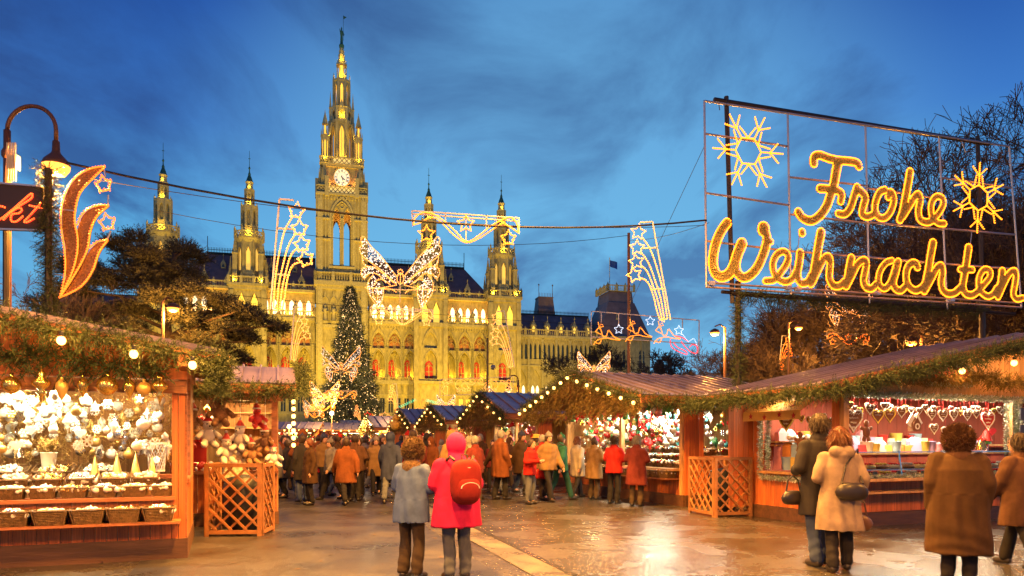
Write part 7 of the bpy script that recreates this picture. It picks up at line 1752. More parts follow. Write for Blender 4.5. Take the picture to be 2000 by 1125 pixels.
# -- D: gingerbread hearts, sweets, cakes
def heart_cookie(r, rim, lines=3, ic='icing'):
    mb = MB(); mb.prism(heart_poly(r), 0, .018*(r/.12)**.5); mb.m = 1
    hp = heart_poly(r*.93); mb.tube([(x,-.004,z) for x, z in hp], r*.065, 5, closed=True)
    mb.m = 2; q = random.Random(int(r*1000)+lines)
    for i in range(lines):                       # piped icing script
        z = r*(.42-.34*i); w = r*(.62-.16*i); n = 16
        mb.tube([(-w+2*w*j/n, -.006, z+r*.07*math.sin(j*2.1+i)+r*.03*q.uniform(-1,1)) for j in range(n+1)], r*.022, 4)
    return mb
COOK = {}
def cookie(p, r, rim, label, rz=RZ, lines=3, base='choc', tilt=0):
    k = (round(r,3), rim, lines, base)
    if k not in COOK: COOK[k] = heart_cookie(r, rim, lines).mesh('gingerbread_heart', [MT[base], MT[rim], MT['icing']])
    o = link('gingerbread_heart', COOK[k], None, loc=p); o.rotation_euler = (0, tilt, rz); tagp(o, label, 'gingerbread heart', 'iced gingerbread hearts')
    c = MB().tube([(0,.005,r*.8),(0,.005,r*.8+.14)], .003, 3).obj('ribbon', MT['redm'], o)
SIDE = RZ-PI/2
for i, (y, z, r, rim, l) in enumerate(((1.42,1.93,.20,'yicing','large gingerbread heart with yellow rim in the side window'),(1.02,1.97,.085,'yicing','small gingerbread heart with yellow rim in the side window'),(.78,1.92,.12,'icing','white rimmed gingerbread heart in the middle of the side window'),(.50,1.98,.095,'icing','small white rimmed gingerbread heart near the corner of the side window'),(.26,1.9,.09,'green','green rimmed gingerbread shape at the corner of the side window'))): cookie(ld(.12,y,z), r, rim, l, SIDE)
hs = [(.42,1.93,.24,'icing','huge dark gingerbread heart at the left of the counter window',4,'choc'),(.82,2.12,.11,'icing','white laced gingerbread heart next to the huge dark one',2,'choc'),(1.02,2.0,.15,'yicing','yellow rimmed gingerbread heart right of the huge one',2,'choc'),(1.32,2.02,.15,'yicing','second yellow rimmed gingerbread heart right of the huge one',2,'choc'),(1.62,2.08,.12,'icing','white rimmed gingerbread heart left of the gingerbread house',2,'choc'),
      (2.42,2.05,.12,'icing','first white rimmed gingerbread heart in the upper middle row',3,'choc'),(2.72,2.04,.13,'icing','second white rimmed gingerbread heart in the upper middle row',3,'choc'),(3.02,2.05,.12,'icing','third white rimmed gingerbread heart in the upper middle row',3,'choc'),(3.40,2.05,.12,'icing','fourth white rimmed gingerbread heart in the upper row',3,'choc'),(3.66,2.08,.10,'icing','fifth small gingerbread heart in the upper row',2,'choc'),
      (2.48,1.78,.12,'icing','left gingerbread heart in the lower middle row',3,'choc'),(2.80,1.72,.13,'icing','middle gingerbread heart in the lower middle row',3,'choc'),(3.08,1.78,.11,'red','red rimmed gingerbread heart in the lower middle row',3,'choc'),(3.42,1.76,.12,'icing','gingerbread heart beside the red decorations',2,'choc'),(4.0,1.96,.21,'icing','large red heart with white icing script near the counter post',4,'redm'),(5.1,1.98,.14,'icing','gingerbread heart beyond the counter post',3,'choc'),(5.5,1.9,.14,'yicing','yellow rimmed gingerbread heart beyond the counter post',3,'choc')]
for x, z, r, rim, l, n, b in hs: cookie(ld(x, .08, z), r, rim, l, RZ, n, b)
rg = random.Random(12)
for i in range(34):
    cookie(ld(.4+i*.135, .22+rg.uniform(0,.1), 2.14+rg.uniform(-.06,.06)), rg.choice((.07,.085)), rg.choice(('icing','icing','yicing','red')), 'small iced gingerbread heart in the crowded top row behind the big hearts', RZ, 2)
for i in range(12):
    hang(rg.choice(['heart','star','bell']), rg.choice(['red','redm','green','gold']), ld(3.3+rg.uniform(0,.9), .1, 1.45+rg.uniform(0,.3)), rg.uniform(1.4, 2.2), 'in the red cluster of the gingerbread stall', 'red decorations in the gingerbread stall')
# gingerbread house with icing
t = thing('gingerbread_house', 'small gingerbread house with thick white icing hanging in the counter window', 'gingerbread house', ld(1.98,.1,1.72), RZ); m = MB(); m.prism([(-.1,0),(.1,0),(.1,.14),(0,.27),(-.1,.14)], -.06, .06); m.obj('walls', MT['choc'], t); m = MB()
for s in (-1, 1): m.beam((s*.14,0,.11), (0,0,.29), .16, .03, up=(0,1,0))
m.tube([(.05*math.cos(a),-.065,.09+.05*math.sin(a)) for a in [PI*2*i/10 for i in range(10)]], .012, 5, closed=True); m.obj('icing_roof', MT['icing'], t)
# gingerbread men
gm = MB(); gm.ball((0,0,.12), .05, 10, 6); gm.ball((0,0,0), .07, 10, 6, 1.2)
for s in (-1, 1): gm.tube([(s*.05,0,.04),(s*.11,0,.06)], .03, 6); gm.tube([(s*.03,0,-.06),(s*.05,0,-.13)], .035, 6)
gm.X = None; GMm = gm.mesh('gingerbread_man', MT['choc'], True)
for p, l, rz_ in ((ld(.12,1.05,1.5),'gingerbread man hanging in the side window',SIDE),(ld(.78,.12,1.7),'gingerbread man hanging behind the huge dark heart',RZ)):
    o = link('gingerbread_man', GMm, None, loc=p, scale=1.3, rz=rz_); o.scale = (1.3,.5,1.3); tagp(o, l, 'gingerbread')
# shelves, tins and bags
def tint_mat(n, c, r=.5): return mat(n, c, r)
PM = [tint_mat('pink_paper',(.75,.30,.34)), tint_mat('pale_blue_paper',(.40,.58,.70)), tint_mat('cream_paper',(.80,.72,.52)), tint_mat('orange_paper',(.80,.30,.06)), tint_mat('red_paper',(.58,.04,.03)), tint_mat('yellow_paper',(.80,.60,.12)), tint_mat('lilac_paper',(.45,.32,.52))]
PN = ['pink','pale blue','cream','orange','red','yellow','lilac']
bagm = MB(); bagm.frus(0,.09,.06,.2,.10,.05); bagm.frus(.2,.10,.05,.27,.03,.02); pailm = MB(); pailm.lathe([(.085,0),(.11,.2),(.115,.205),(.11,.21)], 14); pailm.lathe([(.001,.19),(.1,.19)], 14); boxm = MB(); boxm.box(-.1,.1,-.06,.06,0,.14)
GEN = [('sweet_bag','bag',[bagm.mesh('sweet_bag', p) for p in PM]),('pail','pail',[pailm.mesh('pail', p, True) for p in PM]),('carton','carton',[boxm.mesh('carton', p) for p in PM])]
seen = {}
def good(kind, ci, p, rz, s, where):
    nm, w, ms = GEN[kind]; o = link(nm, ms[ci], None, loc=p, rz=rz, scale=s); l = '%s %s %s' % (PN[ci], 'paper '+w if kind != 1 else w, where); tagp(o, l, w, 'packed sweets in the gingerbread stall'); return o
board(D, 'shelf', (.15,DD-.35,1.45), (DW,DD-.35,1.45), .3, .03, MT['plank_y']); board(D, 'shelf', (.15,.62,1.28), (DW-.1,.62,1.28), .32, .03, MT['plank_y']); board(D, 'shelf', (.3,.3,1.52), (.3,DD-.2,1.52), .28, .03, MT['plank_y'])
planks(D, (.1,DD-.06), (DW,DD-.06), .3, 2.5, w=.3, m=MT['redm2'] if 'redm2' in MT else mat('red_stall_backing', (.30,.05,.02), .6, var=.15, vscale=3, tint=.1))
for i in range(26): good(rg.choice((0,0,1,2)), rg.randrange(7), ld(.35+i*.17, .62+rg.uniform(-.04,.04), 1.295), RZ+rg.uniform(-.2,.2), rg.uniform(.85,1.2), 'on the middle shelf behind the gingerbread counter')
for i in range(22): good(rg.choice((0,2,1)), rg.randrange(7), ld(.4+i*.2, DD-.35, 1.465), RZ+rg.uniform(-.2,.2), rg.uniform(.9,1.3), 'on the back shelf of the gingerbread stall')
for i in range(7): good(1 if i % 2 else 0, (0,1,2,0,5,1,0)[i], ld(.3, .35+i*.24, .96), SIDE, 1.25, 'standing in the side window of the gingerbread stall')
for i in range(7): good(0, (1,5,0,2,1,3,0)[i], ld(.3, .35+i*.24, 1.22), SIDE, 1.1, 'piled in the side window of the gingerbread stall')
pud = MB(); pud.ball((0,0,.06), .07, 10, 7, .85); pudm = pud.mesh('iced_ball', MT['icing'], True)
for i in range(9):
    o = link('iced_ball', pudm, None, loc=ld(.3, .3+i*.15, 1.54), scale=rg.uniform(.9,1.1)); tagp(o, 'white iced cake ball on the shelf in the side window', 'cake', 'iced cake balls')
cak = MB(); cak.m = 0; cak.lathe([(.001,0),(.15,0),(.16,.02),(.15,.07),(.001,.085)], 14); cak.m = 1
for k in range(10): cak.ball((.09*math.cos(k*.63),.09*math.sin(k*.63),.09), .025, 6, 4)
for i in range(13):
    cm_ = [('choc','icing'),('goldm','redm'),('choc','yicing'),('cream','red')][i % 4]; kk = 'cake'+cm_[0]+cm_[1]
    if kk not in COOK: COOK[kk] = cak.mesh('round_cake', [MT[a] for a in cm_], True)
    o = link('round_cake', COOK[kk], None, loc=ld(.35+i*.33, -.05, .88+(.0 if i % 2 else .0)), scale=.95); tagp(o, 'round %s cake with %s toppings behind the counter glass' % ({'choc':'chocolate','goldm':'golden','cream':'cream'}[cm_[0]], {'icing':'white','redm':'dark red','yicing':'yellow','red':'red'}[cm_[1]]), 'cake', 'cakes behind the counter glass')
    o = link('round_cake', COOK[kk], None, loc=ld(.5+i*.33, .18, 1.02), scale=.9); tagp(o, 'round %s cake with %s toppings on the raised tray' % ({'choc':'chocolate','goldm':'golden','cream':'cream'}[cm_[0]], {'icing':'white','redm':'dark red','yicing':'yellow','red':'red'}[cm_[1]]), 'cake', 'cakes on the raised tray')
board(D, 'cake_tray', (.2,.18,1.0), (4.45,.18,1.0), .3, .025, MT['silver'])
tag_ = MB(); tag_.box(-.05,.05,-.004,.004,0,.06); tgm = tag_.mesh('price_tag', MT['icing'])
for i in range(7):
    o = link('price_tag', tgm, None, loc=ld(.6+i*.6, -.215, .93), rz=RZ); tagp(o, 'blank white price card in front of the cakes', 'price card', 'price cards')
# small parcels on dark labels at the counter post
for i, z in enumerate((1.95, 1.62)):
    m = MB(); m.box(-.13,.13,-.01,.01,0,.24); tagp(m.obj('slate_board', mat('dark_slate_board%d' % i, (.06,.055,.07), .5), None, loc=ld(4.58,-.25,z), rz=RZ), ('upper' if i == 0 else 'lower')+' dark slate board on the tinselled counter post', 'board')
# ------------------------------------------------------------------ people
TMP = bpy.data.scenes.new('modelling_scene')
PENDING = []
def remesh_later(mb, voxel, smooth=4):
    me = bpy.data.meshes.new('garment'); me.from_pydata(mb.v, [], mb.f); me.update(); o = bpy.data.objects.new('tmp', me); TMP.collection.objects.link(o)
    r = o.modifiers.new('r', 'REMESH'); r.mode = 'VOXEL'; r.voxel_size = voxel; r.use_smooth_shade = True
    s = o.modifiers.new('s', 'SMOOTH'); s.iterations = smooth; s.factor = .5
    PENDING.append(o); return o
def bake_all():
    vl = TMP.view_layers[0]; vl.update(); dg = vl.depsgraph; dg.update(); out = {}
    for o in PENDING:
        me = bpy.data.meshes.new_from_object(o.evaluated_get(dg)); me.polygons.foreach_set('use_smooth', [True]*len(me.polygons)); out[o.name] = me
    return out
def capsule(mb, p, q, r0, r1, n=12):
    p, q = Vector(p), Vector(q); d = (q-p); L_ = max(d.length, 1e-4); d.normalize()
    pts = []; rs = []
    for i in range(5): a = PI/2*i/4; pts.append(p-d*r0*math.cos(a)*.98); rs.append(max(.002, r0*math.sin(a)))
    for i in range(5): a = PI/2*i/4; pts.append(q+d*r1*math.sin(a)*.98); rs.append(max(.002, r1*math.cos(a)))
    mb.tube(pts, rs, n)
def ell(mb, c, r, n=14, m=10):
    X = mb.X; mb.X = (X or Matrix.Identity(4)) @ Matrix.Translation(c) @ Matrix.Diagonal((r[0], r[1], r[2], 1)); mb.ball((0,0,0), 1, n, m); mb.X = X

def pose(stride=0.0, arms='down', lean=0.0, turn=0.0):
    "joints of a 1.70 m figure facing +y; stride in metres between the feet"
    J = {}; s = stride/2
    for k, sg in (('l', -1), ('r', 1)):
        f = s*sg; J['hip'+k] = (sg*.09, 0, .90); J['knee'+k] = (sg*.10, .5*f+.03, .50); J['ank'+k] = (sg*.10, f-.02, .09+(.05 if f < -.1 else 0)); J['toe'+k] = (sg*.115, f+.13, .03+(.0 if f > -.1 else .0))
        J['sh'+k] = (sg*.19, lean, 1.40)
        sw = -.22*sg*(1 if stride else 0)
        if arms == 'down': J['el'+k] = (sg*.25, lean+sw*.4-.03, 1.12); J['wr'+k] = (sg*.25, lean+sw+.04, .86)
        elif arms == 'front': J['el'+k] = (sg*.26, lean+.02, 1.14); J['wr'+k] = (sg*.10, lean+.30, 1.16)
        elif arms == 'bag': J['el'+k] = (sg*.26, lean-.02, 1.12); J['wr'+k] = ((sg*.24, lean+.10, .86) if sg > 0 else (sg*.12, lean+.26, 1.08))
        elif arms == 'up': J['el'+k] = (sg*.27, lean+.10, 1.18); J['wr'+k] = (sg*.08, lean+.26, 1.36)
    J['chest'] = (0, lean*.8, 1.28); J['pelvis'] = (0, 0, .94); J['neck'] = (0, lean+.01, 1.47); J['head'] = (0, lean+.035, 1.60)
    return J
def hand(mb, w, e, sg):
    "palm, four unequal fingers and a thumb, slightly curled"
    w, e = Vector(w), Vector(e); d = (w-e).normalized(); side = Vector((sg, 0, 0)); side = (side-d*side.dot(d)).normalized(); fw = d.cross(side)*(1 if sg > 0 else -1)
    if fw.y < 0: fw = -fw
    c = w+d*.05; capsule(mb, w, c, .026, .030, 8)
    for i, L_ in enumerate((.066, .076, .070, .055)):
        b = w+d*.085+fw*(.030-.020*i); m = b+d*L_*.55-side*.004; capsule(mb, w+d*.05+fw*(.026-.017*i), b, .0115, .0105, 6); capsule(mb, b, m, .0105, .0095, 6); capsule(mb, m, m+d*L_*.4-side*.016, .0095, .008, 6)
    b = w+d*.03+fw*.022; capsule(mb, b, b+d*.035+fw*.03, .013, .011, 6); capsule(mb, b+d*.035+fw*.03, b+d*.065+fw*.034, .011, .009, 6)
def body_mb(J):
    mb = MB()
    capsule(mb, J['pelvis'], J['chest'], .125, .13); capsule(mb, J['chest'], (0, J['neck'][1]-.01, 1.40), .12, .09); capsule(mb, Vector(J['shl'])*.9+Vector((0,0,.075)), Vector(J['shr'])*.9+Vector((0,0,.075)), .045, .045); capsule(mb, (0,J['neck'][1]-.015,1.40), J['head'], .055, .05)
    h = J['head']; ell(mb, h, (.078, .098, .118)); ell(mb, (h[0], h[1]+.035, h[2]-.07), (.055, .06, .055)); capsule(mb, (0, h[1]+.092, h[2]+.005), (0, h[1]+.113, h[2]-.025), .011, .016, 8)
    for sg in (-1, 1): ell(mb, (sg*.079, h[1]-.005, h[2]-.01), (.012, .022, .034), 8, 6)
    ell(mb, (0, h[1]+.083, h[2]-.062), (.028, .012, .010), 8, 6)
    for k, sg in (('l', -1), ('r', 1)):
        capsule(mb, J['hip'+k], J['knee'+k], .075, .052); capsule(mb, J['knee'+k], J['ank'+k], .052, .038); capsule(mb, J['ank'+k], J['toe'+k], .038, .03); capsule(mb, Vector(J['sh'+k])+Vector((-sg*.03,0,-.06)), J['el'+k], .048, .04); capsule(mb, J['el'+k], J['wr'+k], .04, .027); hand(mb, J['wr'+k], J['el'+k], sg)
    return mb
def trousers_mb(J):
    mb = MB(); capsule(mb, (-.04,0,.93), (.04,0,.93), .125, .125)
    for k in 'lr': capsule(mb, J['hip'+k], J['knee'+k], .098, .078); capsule(mb, J['knee'+k], (J['ank'+k][0], J['ank'+k][1], J['ank'+k][2]+.02), .078, .072)
    return mb
def shoes_mb(J):
    mb = MB()
    for k in 'lr':
        a, t = Vector(J['ank'+k]), Vector(J['toe'+k]); capsule(mb, (a.x,a.y-.02,.055), (t.x,t.y,.045), .052, .042, 10); capsule(mb, (a.x,a.y,.06), (a.x,a.y,.15), .05, .048, 10)
    return mb
def coat_mb(J, hem=.75, bulk=1.0, flare=.03, hood=False, collar=True):
    mb = MB(); y = J['chest'][1]; n = 8
    top = 1.43; prof = [(1.44,.09),(1.41,.155),(1.36,.19),(1.26,.205),(1.10,.20),(1.0,.205)]
    z = 1.0
    while z-hem > .08: z -= .1; prof.append((z, .205+flare*(1.0-z)/.3*.6))
    prof.append((hem, .205+flare*(1.0-hem)/.3*.6))
    X0 = mb.X; S = bulk
    for (z0, r0), (z1, r1) in zip(prof, prof[1:]):
        pass
    X = Matrix.Diagonal((1, .70, 1, 1)); mb.X = X; prof = [(z, r*(S**.45 if z > 1.3 else (S**.8 if z > 1.15 else S))) for z, r in prof]
    rings = [(.002, hem+.0)]+[(r, z) for z, r in reversed(prof)]+[(.002, 1.45)]
    rings2 = []
    mb.lathe(rings, 22, (0, 0, 0)); 
    # follow the lean
    if abs(J['chest'][1]) > 1e-3: mb.v = [(a, b+J['neck'][1]*max(0, min(1, (c-.9)/.5)), c) for a, b, c in mb.v]
    mb.X = X0
    for k in 'lr':
        sh, el, wr = Vector(J['sh'+k]), Vector(J['el'+k]), Vector(J['wr'+k]); sh.x *= .86*S**.45; sh.z -= .045; capsule(mb, sh, el, .080*S**.8, .070*S**.9); capsule(mb, el, wr, .070*S**.9, .056*S**.8)
    if collar: capsule(mb, (-.03, J['neck'][1]-.02, 1.45), (.03, J['neck'][1]-.02, 1.45), .085, .085)
    if hood == 'down': capsule(mb, (-.07, J['neck'][1]-.11, 1.44), (.07, J['neck'][1]-.11, 1.44), .075, .075); capsule(mb, (0, J['neck'][1]-.13, 1.40), (0, J['neck'][1]-.13, 1.34), .07, .05)
    return mb
def hood_mb(J):
    mb = MB(); h = Vector(J['head']); ell(mb, h+Vector((0,-.03,.015)), (.122,.130,.150)); capsule(mb, h+Vector((0,-.03,-.12)), h+Vector((0,-.05,-.2)), .105, .13); return mb
def hair_mb(J, long=.0):
    mb = MB(); h = Vector(J['head']); ell(mb, h+Vector((0,-.026,.024)), (.100,.112,.124)); 
    if long: 
        for s in (-1, 1): capsule(mb, h+Vector((s*.06,-.03,0)), h+Vector((s*.065,-.035,-long)), .05, .042)
        capsule(mb, h+Vector((0,-.06,0)), h+Vector((0,-.065,-long)), .06, .05)
    return mb
def hat_mb(J, kind):
    mb = MB(); h = Vector(J['head'])
    if kind == 'knit': ell(mb, h+Vector((0,-.012,.055)), (.092,.108,.095)); mb.X = Matrix.Translation(h+Vector((0,-.01,.03))) @ Matrix.Diagonal((1,1.14,1,1)); mb.lathe([(.085,-.012),(.099,0),(.099,.035),(.085,.045)], 16, caps=True); mb.X = None; mb.ball(h+Vector((0,-.02,.16)), .03, 8, 6)
    if kind == 'brim': mb.X = Matrix.Translation(h+Vector((0,-.01,.05))) @ Matrix.Diagonal((1,1.15,1,1)); mb.lathe([(.001,-.005),(.15,-.012),(.155,0),(.10,.012),(.088,.09),(.06,.105),(.001,.105)], 18); mb.X = None
    if kind == 'fur': ell(mb, h+Vector((0,-.01,.06)), (.115,.125,.09))
    return mb
CL = lambda n, c, **k: mat(n, c, .85, var=.25, vscale=5, bump=.10, bscale=110, spec=.2, **k)
CM = dict(skin=mat('skin', (.50,.27,.19), .55), hair_b=mat('brown_hair', (.035,.018,.010), .6, var=.4, vscale=25, stretch=(6,6,1)), hair_a=mat('auburn_hair', (.13,.035,.012), .5, var=.4, vscale=25, stretch=(6,6,1)), hair_g=mat('grey_hair', (.20,.19,.18), .6, var=.3, vscale=25),
  jeans=CL('blue_jeans', (.05,.07,.14)), dark=CL('dark_trousers', (.018,.016,.018)), brownt=CL('brown_trousers', (.06,.04,.025)), greyj=CL('grey_jeans', (.10,.11,.13)), shoe=mat('dark_shoe', (.02,.015,.012), .4), shoel=mat('pale_boot', (.5,.42,.32), .6),
  beige=CL('beige_wool', (.27,.20,.15)), black=CL('black_wool', (.025,.022,.024)), pinkred=CL('pink_red_jacket', (.50,.014,.085)), magenta=CL('magenta_fleece', (.60,.02,.14)), greyblue=CL('grey_blue_jacket', (.075,.115,.26)), fur=mat('fur_trim', (.16,.095,.045), .95, var=.5, vscale=30, bump=1, bscale=80),
  brown=CL('brown_down_coat', (.055,.028,.013)), darkbrown=CL('dark_brown_coat', (.085,.04,.022)), red=CL('red_jacket', (.36,.015,.012)), wine=CL('wine_coat', (.13,.022,.018)), green=CL('green_jacket', (.015,.085,.06)), tan=CL('tan_coat', (.20,.12,.052)), orange=CL('rust_orange_coat', (.15,.048,.016)), navy=CL('navy_coat', (.03,.04,.09)), olive=CL('olive_parka', (.12,.11,.045)), white=CL('cream_coat', (.30,.26,.21)), grey=CL('grey_coat', (.17,.16,.16)), bag=mat('black_leather', (.02,.016,.016), .35), bagb=mat('brown_leather', (.13,.06,.03), .4), pack=CL('red_backpack_cloth', (.20,.014,.014)), packg=CL('green_pack_cloth', (.02,.08,.06)), strap=mat('dark_strap', (.03,.02,.02), .6), silver=mat('grey_piping', (.55,.5,.46), .5))
VAR = {}
def garment(key, fn, voxel, smooth=4):
    if key not in VAR: VAR[key] = remesh_later(fn(), voxel, smooth)
    return key
PEOPLE = []
def person(name_label, x, Y, height, face, P, coat, top='hair', colors=None, group=None, fine=False, hem=.75, bulk=1.0, flare=.03, hood=False, hat=None, hairlong=0, x_is_px=True):
    PEOPLE.append(dict(label=name_label, loc=gp(x, Y) if x_is_px else Vector((x, Y, 0)), s=height/1.72, face=face, P=P, coat=coat, top=top, colors=colors or {}, group=group, fine=fine, hem=hem, bulk=bulk, flare=flare, hood=hood, hat=hat, hairlong=hairlong))
    return len(PEOPLE)-1
POSES = dict(stand=pose(0, 'down'), walk=pose(.55, 'down'), walk2=pose(-.5, 'down'), front=pose(0, 'front', .03), bag=pose(.18, 'bag'), up=pose(.1, 'up'), lean=pose(0, 'front', .22))
D2 = math.radians
# facing: 0 = looking away from the viewer (+y); angles counter-clockwise seen from above
FG = [
 person('person in a grey blue jacket with a brown fur hood leaning towards the pink jacket', 803, 7.9, 1.52, D2(-28), 'front', 'greyblue', 'furhood', dict(trousers='brownt'), fine=True, hem=.72, bulk=1.14),
 person('person in a bright pink red jacket and magenta hood wearing a red backpack', 893, 7.85, 1.58, D2(26), 'front', 'pinkred', 'hood', dict(trousers='greyj', hood='magenta'), fine=True, hem=.64, bulk=1.36, flare=.04),
 person('woman with auburn hair in a long beige coat seen from behind', 1640, 8.35, 1.67, D2(-8), 'bag', 'beige', 'hair', dict(trousers='dark', hair='hair_a'), fine=True, hem=.50, bulk=1.08, flare=.055, hood='down', hairlong=.13),
 person('tall person in a long black coat and jeans beside the beige coat', 1600, 8.75, 1.84, D2(12), 'bag', 'black', 'hair', dict(trousers='jeans', hair='hair_b'), fine=True, hem=.58, bulk=1.05, flare=.03),
 person('large person in a brown down coat with dark fur hood at the lower right', 1872, 7.6, 1.66, D2(-25), 'stand', 'brown', 'furhood', dict(trousers='dark', fur='darkbrown'), fine=True, hem=.34, bulk=1.42, flare=.02),
 person('person in a dark brown coat cut off by the right edge', 1992, 8.6, 1.60, D2(20), 'walk', 'darkbrown', 'hair', dict(trousers='dark', hair='hair_b'), fine=True, hem=.55, bulk=1.25),
 person('person in a red jacket and dark trousers looking at the coloured ornaments', 1199, 17.6, 1.66, D2(-35), 'front', 'red', 'hair', dict(trousers='dark', hair='hair_b'), hem=.78, bulk=1.08),
 person('grey haired person in a long wine coloured coat beside the red jacket', 1243, 16.9, 1.66, D2(-25), 'front', 'wine', 'hair', dict(trousers='brownt', hair='hair_g'), hem=.52, bulk=1.12, flare=.05),
 person('person in a dark green jacket carrying a green backpack', 1095, 18.8, 1.72, D2(-60), 'walk', 'green', 'hat', dict(trousers='packg', hat='green'), hem=.76, bulk=1.12, hat='knit'),
 person('person in a cream coat walking beside the green backpack', 1128, 19.6, 1.66, D2(-50), 'walk2', 'white', 'hair', dict(trousers='dark', hair='hair_a'), hem=.6, bulk=1.1, hairlong=.1),
 person('person in a tan coat before the far opening of the coloured ornament stall', 1160, 18.9, 1.64, D2(-45), 'front', 'tan', 'hat', dict(trousers='brownt', hat='pinkred'), hem=.58, bulk=1.15, flare=.05, hat='knit'),
 person('person in a dark olive parka and yellow brimmed hat left of the green jacket', 1046, 20.6, 1.72, D2(-70), 'walk', 'olive', 'hat', dict(trousers='dark', hat='goldhat'), hem=.6, bulk=1.2, hat='brim'),
 person('person in a pale fur jacket bending over the toy stall counter', 458, 12.55, 1.66, D2(8), 'lean', 'furcoat', 'hair', dict(trousers='dark', hair='hair_b'), hem=.86, bulk=1.18),
]
CM['goldhat'] = CL('straw_yellow_hat', (.60,.36,.07)); CM['furcoat'] = mat('pale_fur', (.52,.40,.26), .95, var=.45, vscale=26, bump=1, bscale=90)
# the crowd in the aisle
rg = random.Random(77); combos = []; used = []
colw = [('darkbrown','dark brown'),('orange','rust orange'),('brown','brown'),('tan','tan'),('black','black'),('red','red'),('olive','olive'),('wine','wine red'),('navy','navy blue'),('grey','grey'),('white','cream')]
topw = [('hair','hair_b','brown hair'),('hat','red','a red knit hat'),('hat','grey','a grey knit hat'),('hood','', 'the hood up'),('hair','hair_g','grey hair'),('hat','navy','a dark blue knit hat'),('hair','hair_a','auburn hair')]
n_ = 0; tries = 0
while n_ < 104 and tries < 4000:
    tries += 1
    Y = 17.3+34*rg.random()**1.7; x = rg.uniform(505, 1075); X = (x-1000)/F*Y
    p = Vector((X, Y, 0)); rel = p-Vector((4.06, 16.9, 0)); u_ = rel.x*U.x+rel.y*U.y
    if u_ > -1.0 or u_ < -11.2: continue
    if any((p-q).length < .62 for q in used): continue
    c = rg.choice(colw[:5]*2+colw); tp = rg.choice(topw+topw[:1]); hemk = rg.choice((('jacket', .78), ('coat', .56)))
    key = (c[0], tp[2], hemk[0])
    if key in combos: continue
    combos.append(key); used.append(p); n_ += 1
    near = 'near the toy stall' if x < 620 else ('in the middle of the aisle' if x < 800 else ('near the gabled stalls' if x > 930 else 'beyond the pink jacket'))
    person('person in a %s %s with %s %s' % (c[1], hemk[0], tp[2], near), X, Y, rg.uniform(1.56, 1.84), D2(rg.choice((rg.uniform(-60, 60), rg.uniform(120, 240)))), rg.choice(('walk','walk2','stand','front','bag','walk')), c[0], tp[0], dict(trousers=rg.choice(('dark','dark','jeans','brownt','greyj')), hair=tp[1] if tp[0] == 'hair' else 'hair_b', hat=tp[1], hood=c[0]), 'people strolling in the aisle', hem=hemk[1], bulk=rg.choice((1.05, 1.18)), flare=.04, hat='knit' if tp[0] == 'hat' else None, x_is_px=False)
def keys(p):
    v = .0125 if p['fine'] else .022; vb = .0115 if p['fine'] else .014; J = POSES[p['P']]; k = {}
    k['body'] = garment(('body', p['P'], vb), lambda: body_mb(J), vb, 2); k['trousers'] = garment(('tr', p['P'], v), lambda: trousers_mb(J), v); k['shoes'] = garment(('sh', p['P']), lambda: shoes_mb(J), .014, 2)
    k['coat'] = garment(('coat', p['P'], p['hem'], p['bulk'], p['flare'], p['hood'], v), lambda: coat_mb(J, p['hem'], p['bulk'], p['flare'], p['hood']), v, 3)
    if p['top'] in ('hood', 'furhood'): k['hood'] = garment(('hood', p['P'], v), lambda: hood_mb(J), v)
    if p['top'] == 'hat': k['hat'] = garment(('hat', p['P'], p['hat'], v), lambda: hat_mb(J, p['hat']), .014, 2); k['hair'] = garment(('hairh', p['P']), lambda: hair_mb(J, .06), .016)
    if p['top'] == 'hair': k['hair'] = garment(('hair', p['P'], p['hairlong'], v), lambda: hair_mb(J, p['hairlong'] or .04), .014)
    return k
KS = [keys(p) for p in PEOPLE]; BK_ = bake_all(); MESH = {k: BK_[o.name] for k, o in VAR.items()}
bpy.data.scenes.remove(TMP)
EYE_ = {}
for pn, J in POSES.items():
    mb = MB(); h = J['head']
    for s in (-1, 1): mb.ball((s*.032, h[1]+.088, h[2]+.015), .011, 6, 4)
    EYE_[pn] = mb.mesh('eyes', MT['black'])
def wrinkle(me, a=.006):
    n = len(me.vertices); co = np.empty(n*3, dtype=np.float32); me.vertices.foreach_get('co', co); co = co.reshape(-1, 3); no = np.empty(n*3, dtype=np.float32); me.vertices.foreach_get('normal', no); no = no.reshape(-1, 3)
    x, y, z = co.T; w = np.sin(9*z+5*np.sin(4*x+3*y)+2*np.sin(11*x))*.6+np.sin(23*z+7*np.sin(6*y+4*z)+6*x)*.4+np.where(z < 1.0, np.sin(9*np.arctan2(y, x)+5*z+2*np.sin(3*z))*.5, 0); co = co+no*(w*a)[:, None]; me.vertices.foreach_set('co', co.ravel()); me.update()
for k, me in MESH.items():
    if k[0] in ('coat', 'tr'): wrinkle(me, .0095)
    if k[0] == 'hair': wrinkle(me, .003)
    if not me.materials: me.materials.append(None)
ROOTS = []
